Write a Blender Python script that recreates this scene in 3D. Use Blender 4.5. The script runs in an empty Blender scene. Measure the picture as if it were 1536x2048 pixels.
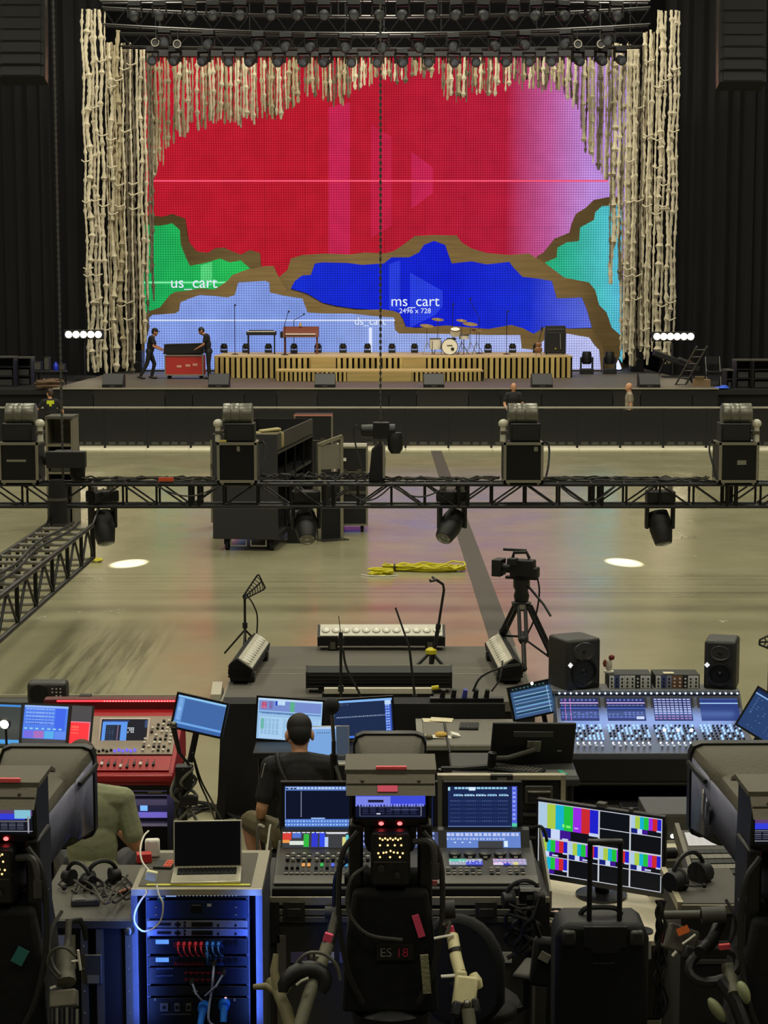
import bpy, math, random
import numpy as np
from mathutils import Vector, Matrix, Euler
RN = random.Random(11)
sc = bpy.context.scene
COL = sc.collection
PI = math.pi
# ------------------------------------------------------------------ camera
F, H = 3600.0, 4.2                     # focal length in pixels of the 1536x2048 frame, eye height
PITCH = math.atan(424 / F)
cd = bpy.data.cameras.new('camera')
cd.sensor_fit = 'VERTICAL'; cd.sensor_height = 36; cd.lens = 36 * F / 2048
cd.clip_start = .1; cd.clip_end = 400
cam = bpy.data.objects.new('camera', cd); COL.objects.link(cam)
cam.location = (0, 0, H); cam.rotation_euler = (PI / 2 - PITCH, 0, 0)
sc.camera = cam
# ------------------------------------------------------------------ world, house lights, exposure
w = bpy.data.worlds.new('arena_air'); sc.world = w; w.use_nodes = True
w.node_tree.nodes['Background'].inputs[0].default_value = (1, .95, .8, 1)
w.node_tree.nodes['Background'].inputs[1].default_value = .035
def area(name, loc, size, energy, col=(.98, .945, .74), tgt=None, spread=PI):
    l = bpy.data.lights.new(name, 'AREA'); l.shape = 'DISK'; l.size = size; l.energy = energy; l.color = col; l.spread = spread
    o = bpy.data.objects.new(name, l); COL.objects.link(o); o.location = loc
    if tgt: o.rotation_euler = (Vector(tgt) - Vector(loc)).to_track_quat('-Z', 'Y').to_euler()
    return o
for yy, e in ((-7, 400), (7, 900), (22, 1180), (38, 1250), (52, 1200)):
    for xx in (-14, 0, 14):
        area('house_light', (xx, yy, 21), 5, e)
for xx in (-9, 0, 9):
    area('stage_wash', (xx, 57.5, 19.5), 2, 720, (1, .94, .78), (xx * .8, 66.5, 7), 2.4)
def spot(name, loc, tgt, energy, deg, blend=.2, col=(1, .97, .9)):
    l = bpy.data.lights.new(name, 'SPOT'); l.energy = energy; l.spot_size = math.radians(deg); l.spot_blend = blend; l.color = col; l.shadow_soft_size = .05
    o = bpy.data.objects.new(name, l); COL.objects.link(o); o.location = loc
    o.rotation_euler = (Vector(tgt) - Vector(loc)).to_track_quat('-Z', 'Y').to_euler()
    return o
vs = sc.view_settings
sc.display_settings.display_device = 'sRGB'
vs.view_transform = 'Standard'; vs.look = 'None'; vs.exposure = 0; vs.gamma = 1; vs.use_curve_mapping = False
sc.cycles.max_bounces = 5; sc.cycles.diffuse_bounces = 3; sc.cycles.glossy_bounces = 3; sc.cycles.use_denoising = True
# ------------------------------------------------------------------ helpers
CP, SP = math.cos(PITCH), math.sin(PITCH)
def ray(u, v):
    a, b = (u - 768) / F, (1024 - v) / F
    return Vector((a, CP + b * SP, -SP + b * CP))
def P(u, v, Y):                         # point at horizontal distance Y
    d = ray(u, v); t = Y / d.y
    return Vector((d.x * t, Y, H + d.z * t))
def G(u, v, z=0):                       # point on the level z
    d = ray(u, v); t = (z - H) / d.z
    return Vector((d.x * t, d.y * t, z))
def lin(c):
    return tuple((x / 255 / 12.92 if x <= 10 else ((x / 255 + .055) / 1.055) ** 2.4) for x in c[:3])
MATS = {}
def M(c, rough=.6, metal=0, bump=0, scale=40, var=.12, spec=.5):
    k = (tuple(c), rough, metal, bump, scale, var, spec)
    if k in MATS: return MATS[k]
    m = bpy.data.materials.new('surface'); m.use_nodes = True; nt = m.node_tree
    b = nt.nodes['Principled BSDF']; b.inputs['Roughness'].default_value = rough; b.inputs['Metallic'].default_value = metal
    b.inputs['Specular IOR Level'].default_value = spec
    tc = nt.nodes.new('ShaderNodeTexCoord'); n = nt.nodes.new('ShaderNodeTexNoise'); n.inputs['Scale'].default_value = scale
    nt.links.new(tc.outputs['Object'], n.inputs['Vector'])
    r = nt.nodes.new('ShaderNodeMix'); r.data_type = 'RGBA'
    L = lin(c)
    r.inputs[6].default_value = (*[x * (1 - var) for x in L], 1); r.inputs[7].default_value = (*[min(1, x * (1 + var)) for x in L], 1)
    nt.links.new(n.outputs[0], r.inputs[0]); nt.links.new(r.outputs[2], b.inputs['Base Color'])
    if bump:
        bp = nt.nodes.new('ShaderNodeBump'); bp.inputs['Strength'].default_value = bump; bp.inputs['Distance'].default_value = .02
        nt.links.new(n.outputs[0], bp.inputs['Height']); nt.links.new(bp.outputs[0], b.inputs['Normal'])
    MATS[k] = m
    return m
def E(c, s=1.0):                        # something that gives off light
    k = ('e', tuple(c), s)
    if k in MATS: return MATS[k]
    m = bpy.data.materials.new('glow'); m.use_nodes = True; nt = m.node_tree
    nt.nodes.remove(nt.nodes['Principled BSDF'])
    e = nt.nodes.new('ShaderNodeEmission'); e.inputs[0].default_value = (*lin(c), 1); e.inputs[1].default_value = s
    nt.links.new(e.outputs[0], nt.nodes['Material Output'].inputs[0]); m.cycles.emission_sampling = 'NONE'
    MATS[k] = m
    return m
def spl(p, k=4):                         # a smooth line through the points
    q = [p[0] * 2 - p[1]] + p + [p[-1] * 2 - p[-2]]; out = []
    for i in range(1, len(q) - 2):
        for j in range(k):
            t = j / k; out.append(.5 * (2 * q[i] + (q[i + 1] - q[i - 1]) * t + (2 * q[i - 1] - 5 * q[i] + 4 * q[i + 1] - q[i + 2]) * t * t + (3 * q[i] - q[i - 1] - 3 * q[i + 1] + q[i + 2]) * t ** 3))
    return out + [p[-1]]
class MB:
    def __init__(s): s.v = []; s.f = []
    def add(s, vs, fs, m=None):
        k = len(s.v)
        s.v += [tuple(m @ Vector(p)) for p in vs] if m else [tuple(p) for p in vs]
        s.f += [tuple(i + k for i in f) for f in fs]; return s
    def box(s, x0, x1, y0, y1, z0, z1, m=None):
        return s.add([(x, y, z) for z in (z0, z1) for y in (y0, y1) for x in (x0, x1)],
                     [(0, 2, 3, 1), (4, 5, 7, 6), (0, 1, 5, 4), (2, 6, 7, 3), (0, 4, 6, 2), (1, 3, 7, 5)], m)
    def bx(s, c, z, rot=None):          # centre, size, euler
        m = Matrix.Translation(c) @ (Euler(rot).to_matrix().to_4x4() if rot else Matrix())
        a, b, d = z[0] / 2, z[1] / 2, z[2] / 2
        return s.box(-a, a, -b, b, -d, d, m)
    def tube(s, pts, r, n=6, caps=True):
        pts = [Vector(p) for p in pts]
        if not isinstance(r, (list, tuple)) and r <= .016 and 4 <= len(pts) <= 14: pts = spl(pts)
        N = len(pts); rs = r if isinstance(r, (list, tuple)) else [r] * N
        k = len(s.v); up = None
        for i in range(N):
            t = (pts[min(i + 1, N - 1)] - pts[max(i - 1, 0)]).normalized()
            if up is None: up = Vector((0, 0, 1)) if abs(t.z) < .9 else Vector((1, 0, 0))
            a = t.cross(up)
            if a.length < 1e-4: a = t.cross(Vector((1, .3, 0)))
            a.normalize(); b = a.cross(t).normalized(); up = b
            for j in range(n):
                q = 2 * PI * j / n
                s.v.append(tuple(pts[i] + (a * math.cos(q) + b * math.sin(q)) * rs[i]))
        for i in range(N - 1):
            for j in range(n):
                j2 = (j + 1) % n
                s.f.append((k + i * n + j, k + (i + 1) * n + j, k + (i + 1) * n + j2, k + i * n + j2))
        if caps:
            s.f.append(tuple(k + j for j in range(n))); s.f.append(tuple(k + (N - 1) * n + j for j in reversed(range(n))))
        return s
    def cyl(s, a, b, r, r2=None, n=12): return s.tube([a, b], [r, r if r2 is None else r2], n)
    def sph(s, c, r, n=12, m=8, rot=None):
        r = r if isinstance(r, (tuple, list)) else (r, r, r); k = len(s.v)
        mt = Matrix.Translation(c) @ (Euler(rot).to_matrix().to_4x4() if rot else Matrix())
        vs = [(0, 0, -r[2])]; fs = []
        for i in range(1, m):
            p = PI * i / m
            for j in range(n):
                q = 2 * PI * j / n; vs.append((r[0] * math.sin(p) * math.cos(q), r[1] * math.sin(p) * math.sin(q), -r[2] * math.cos(p)))
        vs.append((0, 0, r[2])); L = len(vs) - 1
        for j in range(n):
            j2 = (j + 1) % n
            fs.append((0, 1 + j2, 1 + j)); fs.append((L, 1 + (m - 2) * n + j, 1 + (m - 2) * n + j2))
            for i in range(m - 2): fs.append((1 + i * n + j, 1 + i * n + j2, 1 + (i + 1) * n + j2, 1 + (i + 1) * n + j))
        return s.add(vs, fs, mt)
    def prism(s, poly, a, b, ax='y', m=None):   # poly in the plane across the axis
        n = len(poly)
        def pt(p, t): return (p[0], t, p[1]) if ax == 'y' else ((t, p[0], p[1]) if ax == 'x' else (p[0], p[1], t))
        vs = [pt(p, a) for p in poly] + [pt(p, b) for p in poly]
        return s.add(vs, [tuple(range(n)), tuple(range(2 * n - 1, n - 1, -1))] + [(i, i + n, (i + 1) % n + n, (i + 1) % n) for i in range(n)], m)
    def lathe(s, prof, n=16, m=None, caps=True):           # (r, z) round the z axis
        vs = []; fs = []; N = len(prof)
        for r, z in prof:
            for j in range(n): vs.append((r * math.cos(2 * PI * j / n), r * math.sin(2 * PI * j / n), z))
        for i in range(N - 1):
            for j in range(n):
                j2 = (j + 1) % n; fs.append((i * n + j, i * n + j2, (i + 1) * n + j2, (i + 1) * n + j))
        if caps: fs.append(tuple(reversed(range(n)))); fs.append(tuple((N - 1) * n + j for j in range(n)))
        return s.add(vs, fs, m)
    def mesh(s, smooth=True, fix=True):
        me = bpy.data.meshes.new('m'); me.from_pydata(s.v, [], s.f)
        if fix:
            import bmesh
            b = bmesh.new(); b.from_mesh(me); bmesh.ops.recalc_face_normals(b, faces=b.faces); b.to_mesh(me); b.free()
        if smooth:
            me.polygons.foreach_set('use_smooth', [True] * len(me.polygons)); me.set_sharp_from_angle(angle=.7)
        return me
def B(*a, **k): return MB().box(*a, **k)
def tag(o, label=None, cat=None, group=None, kind=None):
    for k, v in (('label', label), ('category', cat), ('group', group), ('kind', kind)):
        if v: o[k] = v
    return o
def T(name, label, cat, loc=(0, 0, 0), rz=0, group=None, kind=None):
    o = bpy.data.objects.new(name, None); COL.objects.link(o); o.location = loc; o.rotation_euler = (0, 0, rz); o.empty_display_size = .1
    return tag(o, label, cat, group, kind)
def A(parent, name, mb, mat, bevel=0, label=None, kind=None, smooth=True):
    me = mb if isinstance(mb, bpy.types.Mesh) else mb.mesh(smooth)
    if not me.materials and mat: me.materials.append(mat)
    o = bpy.data.objects.new(name, me); COL.objects.link(o); o.parent = parent
    if bevel:
        b = o.modifiers.new('edge', 'BEVEL'); b.width = bevel; b.segments = 2; b.limit_method = 'ANGLE'; b.angle_limit = .8
    return tag(o, label, None, None, kind)
def one(name, label, cat, mb, mat, loc=(0, 0, 0), rz=0, bevel=0, group=None):     # a thing that is one mesh
    o = A(None, name, mb, mat, bevel); o.location = loc; o.rotation_euler = (0, 0, rz); return tag(o, label, cat, group)
def struct(name, mb, mat, bevel=0):
    return tag(A(None, name, mb, mat, bevel), kind='structure')
def dup(root, loc=None, rz=None, label=None, group=None, scale=None):
    def cp(o, par):
        c = o.copy(); COL.objects.link(c); c.parent = par
        for ch in KIDS.get(o, list(o.children)): cp(ch, c)
        return c
    r = cp(root, None)
    if loc is not None: r.location = loc
    if rz is not None: r.rotation_euler = (0, 0, rz)
    if scale: r.scale = (scale,) * 3 if isinstance(scale, (int, float)) else scale
    if label: r['label'] = label
    if group: r['group'] = group
    return r
KIDS = {}
UNIT = {}
def bar(parent, name, a, b, r, mat, n=8):         # a rod from a to b that shares one mesh per material
    k = (mat.name, n)
    if k not in UNIT:
        UNIT[k] = MB().cyl((0, 0, 0), (0, 0, 1), 1, n=n).mesh(); UNIT[k].materials.append(mat)
    a, b = Vector(a), Vector(b); d = b - a
    o = bpy.data.objects.new(name, UNIT[k]); COL.objects.link(o); o.parent = parent
    o.location = a; o.rotation_mode = 'XYZ'; o.rotation_euler = d.to_track_quat('Z', 'Y').to_euler(); o.scale = (r, r, d.length)
    return o
def inst(parent, name, me, loc, rot=(0, 0, 0), scale=(1, 1, 1)):
    o = bpy.data.objects.new(name, me); COL.objects.link(o); o.parent = parent; o.location = loc; o.rotation_euler = rot; o.scale = scale
    return o
def meshof(mb, mat, smooth=True):
    me = mb.mesh(smooth); me.materials.append(mat); return me
def text(parent, name, s, size, loc, rot, mat, align='CENTER'):
    c = bpy.data.curves.new('lettering', 'FONT'); c.body = s; c.size = size; c.align_x = align; c.align_y = 'CENTER'; c.extrude = size * .01; c.materials.append(mat)
    t = bpy.data.objects.new('lettering_outline', c); me = bpy.data.meshes.new_from_object(t); bpy.data.objects.remove(t); bpy.data.curves.remove(c)
    if not me.materials: me.materials.append(mat)
    o = bpy.data.objects.new(name, me); COL.objects.link(o); o.parent = parent; o.location = loc; o.rotation_euler = rot
    return o
# --- a lit screen: what it shows is a raster of coloured cells on its face
SCR = None
def screen_mat():
    global SCR
    if SCR: return SCR
    m = bpy.data.materials.new('screen_glow'); m.use_nodes = True; nt = m.node_tree
    b = nt.nodes['Principled BSDF']; b.inputs['Base Color'].default_value = (.005, .005, .006, 1); b.inputs['Roughness'].default_value = .35; b.inputs['Specular IOR Level'].default_value = .15
    a = nt.nodes.new('ShaderNodeAttribute'); a.attribute_name = 'Col'
    nt.links.new(a.outputs['Color'], b.inputs['Emission Color']); b.inputs['Emission Strength'].default_value = 1
    m.cycles.emission_sampling = 'NONE'; SCR = m
    return m
class CV:
    def __init__(s, w, h, bg=(10, 12, 18)):
        s.w, s.h = w, h; s.a = np.zeros((h, w, 3), np.float32); s.a[:] = bg
    def r(s, x0, y0, x1, y1, c):        # fractions of the screen, y down
        s.a[max(0, round(y0 * s.h)):max(round(y0 * s.h) + 1, round(y1 * s.h)), max(0, round(x0 * s.w)):max(round(x0 * s.w) + 1, round(x1 * s.w))] = c; return s
    def dots(s, x0, y0, x1, y1, nx, ny, c, fx=.5, fy=.5, p=1):
        for i in range(nx):
            for j in range(ny):
                if RN.random() <= p:
                    a, b = x0 + (x1 - x0) * i / nx, y0 + (y1 - y0) * j / ny
                    s.r(a, b, a + (x1 - x0) / nx * fx, b + (y1 - y0) / ny * fy, c)
        return s
    def bars(s, x0, y0, x1, y1):
        cs = [(170, 200, 225), (170, 200, 70), (20, 175, 205), (30, 190, 60), (150, 40, 225), (200, 40, 45), (30, 30, 200)]
        for i, c in enumerate(cs): s.r(x0 + (x1 - x0) * i / 7, y0, x0 + (x1 - x0) * (i + 1) / 7, y0 + (y1 - y0) * .72, c)
        yb = y0 + (y1 - y0) * .72; s.r(x0, yb, x1, y1, (12, 14, 22))
        s.r(x0, yb, x0 + (x1 - x0) * .2, y1, (20, 30, 120)); s.r(x0 + (x1 - x0) * .2, yb, x0 + (x1 - x0) * .36, y1, (200, 215, 245)); s.r(x0 + (x1 - x0) * .36, yb, x0 + (x1 - x0) * .54, y1, (60, 20, 140))
        s.r(x0 + (x1 - x0) * .85, y0 + (y1 - y0) * .68, x1, y0 + (y1 - y0) * .76, (190, 205, 235)); return s
    def mesh(s, wd, hg):                # lies in x-z, faces -y, centred on the origin
        me = bpy.data.meshes.new('m'); W, Hh = s.w, s.h
        vs = [((i / W - .5) * wd, 0, (.5 - j / Hh) * hg) for j in range(Hh + 1) for i in range(W + 1)]
        fs = [(j * (W + 1) + i, (j + 1) * (W + 1) + i, (j + 1) * (W + 1) + i + 1, j * (W + 1) + i + 1) for j in range(Hh) for i in range(W)]
        me.from_pydata(vs, [], fs)
        at = me.color_attributes.new('Col', 'FLOAT_COLOR', 'CORNER')
        x = s.a.reshape(-1, 3) / 255; x = np.where(x <= .04045, x / 12.92, ((x + .055) / 1.055) ** 2.4)
        c = np.ones((W * Hh, 4), np.float32); c[:, :3] = x
        at.data.foreach_set('color', np.repeat(c, 4, axis=0).ravel())
        me.materials.append(screen_mat()); return me
def glass(parent, cv, wd, hg, loc, rot, name='screen'):
    o = inst(parent, name, cv.mesh(wd, hg), loc, rot); return o
# --- everyday surfaces
BLK = M((18, 18, 19), .55); BLK2 = M((10, 10, 11), .5); MATT = M((12, 12, 13), .85)
GREY = M((74, 71, 64), .7); DGREY = M((48, 47, 45), .65); LGREY = M((128, 124, 112), .6)
ALU = M((190, 186, 172), .35, .9); STEEL = M((120, 118, 110), .35, .9); WHITE = M((232, 228, 214), .5); RUB = M((20, 20, 20), .8)
CASE = M((20, 20, 22), .5, 0, .15, 120); CASEG = M((62, 60, 55), .6, 0, .15, 120); EDGE = M((165, 160, 145), .4, .75); YEL = M((205, 190, 30), .6); RED = M((190, 40, 36), .5)
CABLE = M((20, 20, 20), .6)
SKIN = M((205, 150, 115), .55, 0, 0, 8, .06); SKIN2 = M((178, 122, 92), .55, 0, 0, 8, .06)
# ================================================================== the setting
def floor_mat():
    m = bpy.data.materials.new('concrete'); m.use_nodes = True; nt = m.node_tree; N = nt.nodes.new; L = nt.links.new
    b = nt.nodes['Principled BSDF']; tc = N('ShaderNodeTexCoord')
    def noise(sx, sy, sc_, det=5):
        mp = N('ShaderNodeMapping'); mp.inputs['Scale'].default_value = (sx, sy, 1); L(tc.outputs['Object'], mp.inputs[0])
        n = N('ShaderNodeTexNoise'); n.inputs['Scale'].default_value = sc_; n.inputs['Detail'].default_value = det; L(mp.outputs[0], n.inputs['Vector']); return n.outputs[0]
    def ramp(x, a, c, lo, hi):
        r = N('ShaderNodeMapRange'); r.inputs[1].default_value = a; r.inputs[2].default_value = c; r.inputs[3].default_value = lo; r.inputs[4].default_value = hi; L(x, r.inputs[0]); return r.outputs[0]
    def math_(op, x, y):
        n = N('ShaderNodeMath'); n.operation = op
        for i, q in enumerate((x, y)):
            if isinstance(q, (int, float)): n.inputs[i].default_value = q
            else: L(q, n.inputs[i])
        return n.outputs[0]
    sep = N('ShaderNodeSeparateXYZ'); L(tc.outputs['Object'], sep.inputs[0])
    X, Y = sep.outputs[0], sep.outputs[1]
    big = ramp(noise(1, .6, .25), .3, .7, .9, 1.08)
    fine = ramp(noise(1, 1, 3), .3, .7, .96, 1.04)
    # tyre marks: a band running across the hall, and one running along it on the left
    d = math_('ABSOLUTE', math_('SUBTRACT', Y, 26.3), 0); band = ramp(d, .5, 1.7, 1, 0)
    st = ramp(noise(.05, 4, 2, 3), .48, .62, 0, .36); t1 = math_('SUBTRACT', 1, math_('MULTIPLY', band, st))
    xs = math_('SUBTRACT', X, math_('MULTIPLY', math_('SUBTRACT', Y, 20), .02))
    d2 = math_('ABSOLUTE', math_('ADD', xs, 3.35), 0); b2 = ramp(d2, .45, .75, 1, 0); b3 = ramp(Y, 21.5, 23.5, 1, 0)
    st2 = ramp(noise(5, .22, 2, 4), .42, .6, 0, .5); t2 = math_('SUBTRACT', 1, math_('MULTIPLY', math_('MULTIPLY', b2, b3), st2))
    scr = ramp(noise(.3, 1.5, 6, 2), .7, .76, 1, 1.12)
    k = math_('MULTIPLY', math_('MULTIPLY', big, fine), math_('MULTIPLY', math_('MULTIPLY', t1, t2), scr))
    mx = N('ShaderNodeMix'); mx.data_type = 'RGBA'; mx.blend_type = 'MULTIPLY'; mx.inputs[0].default_value = 1
    mx.inputs[6].default_value = (*lin((158, 152, 122)), 1)
    cb = N('ShaderNodeCombineColor'); L(k, cb.inputs[0]); L(k, cb.inputs[1]); L(k, cb.inputs[2]); L(cb.outputs[0], mx.inputs[7])
    L(mx.outputs[2], b.inputs['Base Color']); L(ramp(noise(1, 1, .8), .3, .7, .16, .26), b.inputs['Roughness']); b.inputs['Specular IOR Level'].default_value = 1
    return m
struct('floor', B(-32, 32, 1, 82, -.3, 0), floor_mat())
struct('wall_back', B(-32, 32, 81, 81.3, 0, 26), M((9, 9, 10), .9))
struct('wall_left', B(-32.3, -32, 1, 82, 0, 26), M((14, 14, 15), .9)); struct('wall_right', B(32, 32.3, 1, 82, 0, 26), M((14, 14, 15), .9))
one('cable_cover', 'flat dark cable cover strip running along the hall floor', 'cable cover', B(-.15, .15, 0, 30.0, .001, .006), M((74, 68, 62), .7, 0, .1, 8), (1.46, 20.25, 0))
# drapes either side of the stage
def drape(x0, x1, Y, z0, z1, seed):
    r = random.Random(seed); n = 70; vs = []; fs = []
    ph = [r.uniform(-.12, .12) for _ in range(n + 1)]
    for k, z in enumerate((z0, (z0 + z1) / 2, z1)):
        for i in range(n + 1):
            x = x0 + (x1 - x0) * i / n; vs.append((x, Y + .16 * math.sin(i * 1.5) + ph[i] * (1.2 - k * .3), z))
    vs += [(x, y + .3, z) for x, y, z in vs]; K = 3 * (n + 1)
    for k in range(2):
        for i in range(n):
            a = k * (n + 1) + i; fs += [(a, a + 1, a + n + 2, a + n + 1), (K + a, K + a + n + 1, K + a + n + 2, K + a + 1)]
    return MB().add(vs, fs)
DRP = M((11, 11, 13), .95)
one('stage_drape', 'tall black drape hanging left of the stage opening', 'drape', drape(-19, -10.6, 70, .02, 18.5, 1), DRP)
one('stage_drape', 'tall black drape hanging right of the stage opening', 'drape', drape(10.7, 19, 70, .02, 18.5, 2), DRP)
# stage
DZ = 1.5
struct('stage_deck', B(-10.2, 10.3, 55.5, 79, 1.3, DZ), M((84, 78, 70), .55, 0, .05, 3))
st = T('stage_front', None, None, (0, 0, 0), kind='structure')
A(st, 'edge_strip', B(-10.2, 10.3, 55.42, 55.5, DZ - .03, DZ + .012), M((160, 152, 132), .5))
xs = -10.2; i = 0
pm = [M((9, 9, 10), .7), M((32, 31, 29), .7), M((17, 17, 17), .7)]
while xs < 10.2:
    wd = min((1.25, 2.2, .85, 1.6, 1.0)[i % 5], 10.3 - xs)
    A(st, 'fascia_panel', B(xs + .012, xs + wd - .012, 55.47, 55.54, .02, DZ - .04), pm[(0, 1, 0, 2, 0, 1, 0)[i % 7]]); xs += wd; i += 1
struct('stage_understructure', B(-10.1, 10.2, 55.6, 78.9, .01, 1.29), BLK2)
# wing platforms
struct('wing_platform', B(-24, -10.3, 56.5, 68, 1.25, 1.4), BLK); struct('wing_platform', B(10.4, 24, 56.5, 68, 1.25, 1.4), BLK)
struct('wing_skirt', B(-24, -10.3, 56.6, 56.7, .01, 1.24), MATT); struct('wing_skirt', B(10.4, 24, 56.6, 56.7, .01, 1.24), MATT)
# crowd barricade
bc = T('crowd_barricade', 'long black crowd barricade with a metal top rail before the stage', 'barricade', (0, 51, 0))
pan = meshof(B(-.6, .6, -.02, .02, .1, 1.1), M((16, 16, 18), .5)); foot = meshof(B(-.6, .6, -.62, .5, 0, .03), M((240, 234, 210), .5))
slot = meshof(MB().box(-.5, -.3, -.035, -.02, .12, .2).box(-.2, 0, -.035, -.02, .12, .2).box(.08, .25, -.035, -.02, .12, .2).box(.33, .5, -.035, -.02, .12, .2), M((70, 68, 62), .5))
for k in range(-11, 12):
    x = k * 1.22
    inst(bc, 'panel', pan, (x, 0, 0)); q = inst(bc, 'step_plate', foot, (x, 0, 0)); tag(inst(q, 'kick_slots', slot, (0, 0, 0)), kind='stuff')
    inst(bc, 'post', meshof(B(-.03, .03, -.03, .03, 0, 1.18), BLK) if k == -11 else bpy.data.meshes[PM], (x - .61, .02, 0)) if k > -11 else None
    if k == -11: PM = meshof(B(-.03, .03, -.03, .03, 0, 1.16), BLK).name
A(bc, 'top_rail', MB().cyl((-13.6, 0, 1.17), (13.6, 0, 1.17), .03, n=8), M((150, 146, 134), .5))
# ================================================================== screens at the back of the stage
def led_mat(stops, axis=0, pitch=.095, dark=.55, s=1.0, s2=None):
    m = bpy.data.materials.new('led_face'); m.use_nodes = True; nt = m.node_tree; N = nt.nodes.new; L = nt.links.new
    nt.nodes.remove(nt.nodes['Principled BSDF']); e = N('ShaderNodeEmission'); e.inputs[1].default_value = s
    L(e.outputs[0], nt.nodes['Material Output'].inputs[0])
    tc = N('ShaderNodeTexCoord'); sep = N('ShaderNodeSeparateXYZ'); L(tc.outputs['Object'], sep.inputs[0])
    x0, x1 = stops[0][0], stops[-1][0]
    mr = N('ShaderNodeMapRange'); mr.inputs[1].default_value = x0; mr.inputs[2].default_value = x1; L(sep.outputs[axis], mr.inputs[0])
    cr = N('ShaderNodeValToRGB'); L(mr.outputs[0], cr.inputs[0]); el = cr.color_ramp.elements
    while len(el) < len(stops): el.new(.5)
    for q, (x, c) in zip(el, stops): q.position = (x - x0) / (x1 - x0)
    for q, (x, c) in zip(el, stops): q.color = (*lin(c), 1)
    def lines(out, pt, wd):
        a = N('ShaderNodeMath'); a.operation = 'DIVIDE'; a.inputs[1].default_value = pt; L(out, a.inputs[0])
        f = N('ShaderNodeMath'); f.operation = 'FRACT'; L(a.outputs[0], f.inputs[0])
        g = N('ShaderNodeMath'); g.operation = 'LESS_THAN'; g.inputs[1].default_value = wd; L(f.outputs[0], g.inputs[0]); return g.outputs[0]
    mxm = N('ShaderNodeMath'); mxm.operation = 'MAXIMUM'; L(lines(sep.outputs[0], pitch, .24), mxm.inputs[0]); L(lines(sep.outputs[2], pitch, .24), mxm.inputs[1])
    nz = N('ShaderNodeTexNoise'); nz.inputs['Scale'].default_value = 1.3; L(tc.outputs['Object'], nz.inputs['Vector'])
    kk = N('ShaderNodeMapRange'); kk.inputs[3].default_value = 1.1; kk.inputs[4].default_value = dark; L(mxm.outputs[0], kk.inputs[0])
    k2 = N('ShaderNodeMapRange'); k2.inputs[1].default_value = .35; k2.inputs[2].default_value = .65; k2.inputs[3].default_value = .93; k2.inputs[4].default_value = 1.06; L(nz.outputs[0], k2.inputs[0])
    mu = N('ShaderNodeMath'); mu.operation = 'MULTIPLY'; L(kk.outputs[0], mu.inputs[0]); L(k2.outputs[0], mu.inputs[1])
    vm = N('ShaderNodeVectorMath'); vm.operation = 'SCALE'; L(cr.outputs[0], vm.inputs[0]); L(mu.outputs[0], vm.inputs['Scale']); L(vm.outputs[0], e.inputs[0])
    return m
def wood_mat(c, sx=.3, sz=6):
    m = bpy.data.materials.new('wood'); m.use_nodes = True; nt = m.node_tree; N = nt.nodes.new; L = nt.links.new
    b = nt.nodes['Principled BSDF']; b.inputs['Roughness'].default_value = .6
    tc = N('ShaderNodeTexCoord'); mp = N('ShaderNodeMapping'); mp.inputs['Scale'].default_value = (sx, 1, sz); L(tc.outputs['Object'], mp.inputs[0])
    n = N('ShaderNodeTexNoise'); n.inputs['Scale'].default_value = 1.6; n.inputs['Detail'].default_value = 4; L(mp.outputs[0], n.inputs['Vector'])
    cr = N('ShaderNodeValToRGB'); cr.color_ramp.elements[0].position = .3; cr.color_ramp.elements[1].position = .7
    cr.color_ramp.elements[0].color = (*[x * .78 for x in lin(c)], 1); cr.color_ramp.elements[1].color = (*[x * 1.15 for x in lin(c)], 1)
    L(n.outputs[0], cr.inputs[0]); L(cr.outputs[0], b.inputs['Base Color']); return m
def outline(px, Y): return [(P(u, v, Y).x, P(u, v, Y).z) for u, v in px]
def pxx(u, Y): return P(u, 500, Y).x
WOODB = wood_mat((128, 104, 60))
bot = 741
YR, YU, YM, YD = 72.4, 71.2, 70, 68.8
wall = T('led_wall', 'huge red LED wall fading to lavender behind the stage', 'LED screen', (0, YR, DZ))
def loc_(poly, Y): return [(x, z - DZ) for x, z in outline(poly, Y)]
def led(parent, name, poly, Y, mat, y0=-.06, y1=0): return A(parent, name, MB().prism([(x, z) for x, z in loc_(poly, Y)], y0, y1), mat, smooth=False)
redm = led_mat([(pxx(285, YR), (194, 30, 48)), (pxx(640, YR), (192, 30, 48)), (pxx(1010, YR), (186, 32, 60)), (pxx(1095, YR), (198, 92, 158)), (pxx(1180, YR), (198, 146, 228)), (pxx(1245, YR), (188, 150, 234))])
cab = loc_([(285, 100), (1245, 742)], YR)
A(wall, 'support_frame', B(cab[0][0], cab[1][0], .02, .35, 0.01, cab[0][1] - .02), BLK2)
x0, x1, z0, z1 = cab[0][0], cab[1][0], 0.05, cab[0][1]
nx, nz = 12, 9
for i in range(nx):
    for j in range(nz):
        # every LED tile is a piece of its own; the picture runs over them in the wall's own coordinates
        ax, bx_ = x0 + (x1 - x0) * i / nx, x0 + (x1 - x0) * (i + 1) / nx; az, bz = z0 + (z1 - z0) * j / nz, z0 + (z1 - z0) * (j + 1) / nz
        A(wall, 'led_tile', B(ax + .004, bx_ - .004, -.06, .015, az + .004, bz - .004), redm, smooth=False)
pk = led_mat([(-9, (205, 40, 84)), (9, (205, 40, 84))]); pk2 = led_mat([(-9, (202, 36, 72)), (9, (202, 36, 72))])
led(wall, 'test_pattern_bar', [(657, 215), (700, 205), (700, 515), (657, 515)], YR, pk, -.075, -.061)
led(wall, 'test_pattern_panel', [(742, 248), (783, 274), (783, 452), (742, 476)], YR, pk2, -.075, -.061)
led(wall, 'test_pattern_arrow', [(823, 304), (866, 335), (866, 386), (823, 418)], YR, pk, -.075, -.061)
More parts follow.
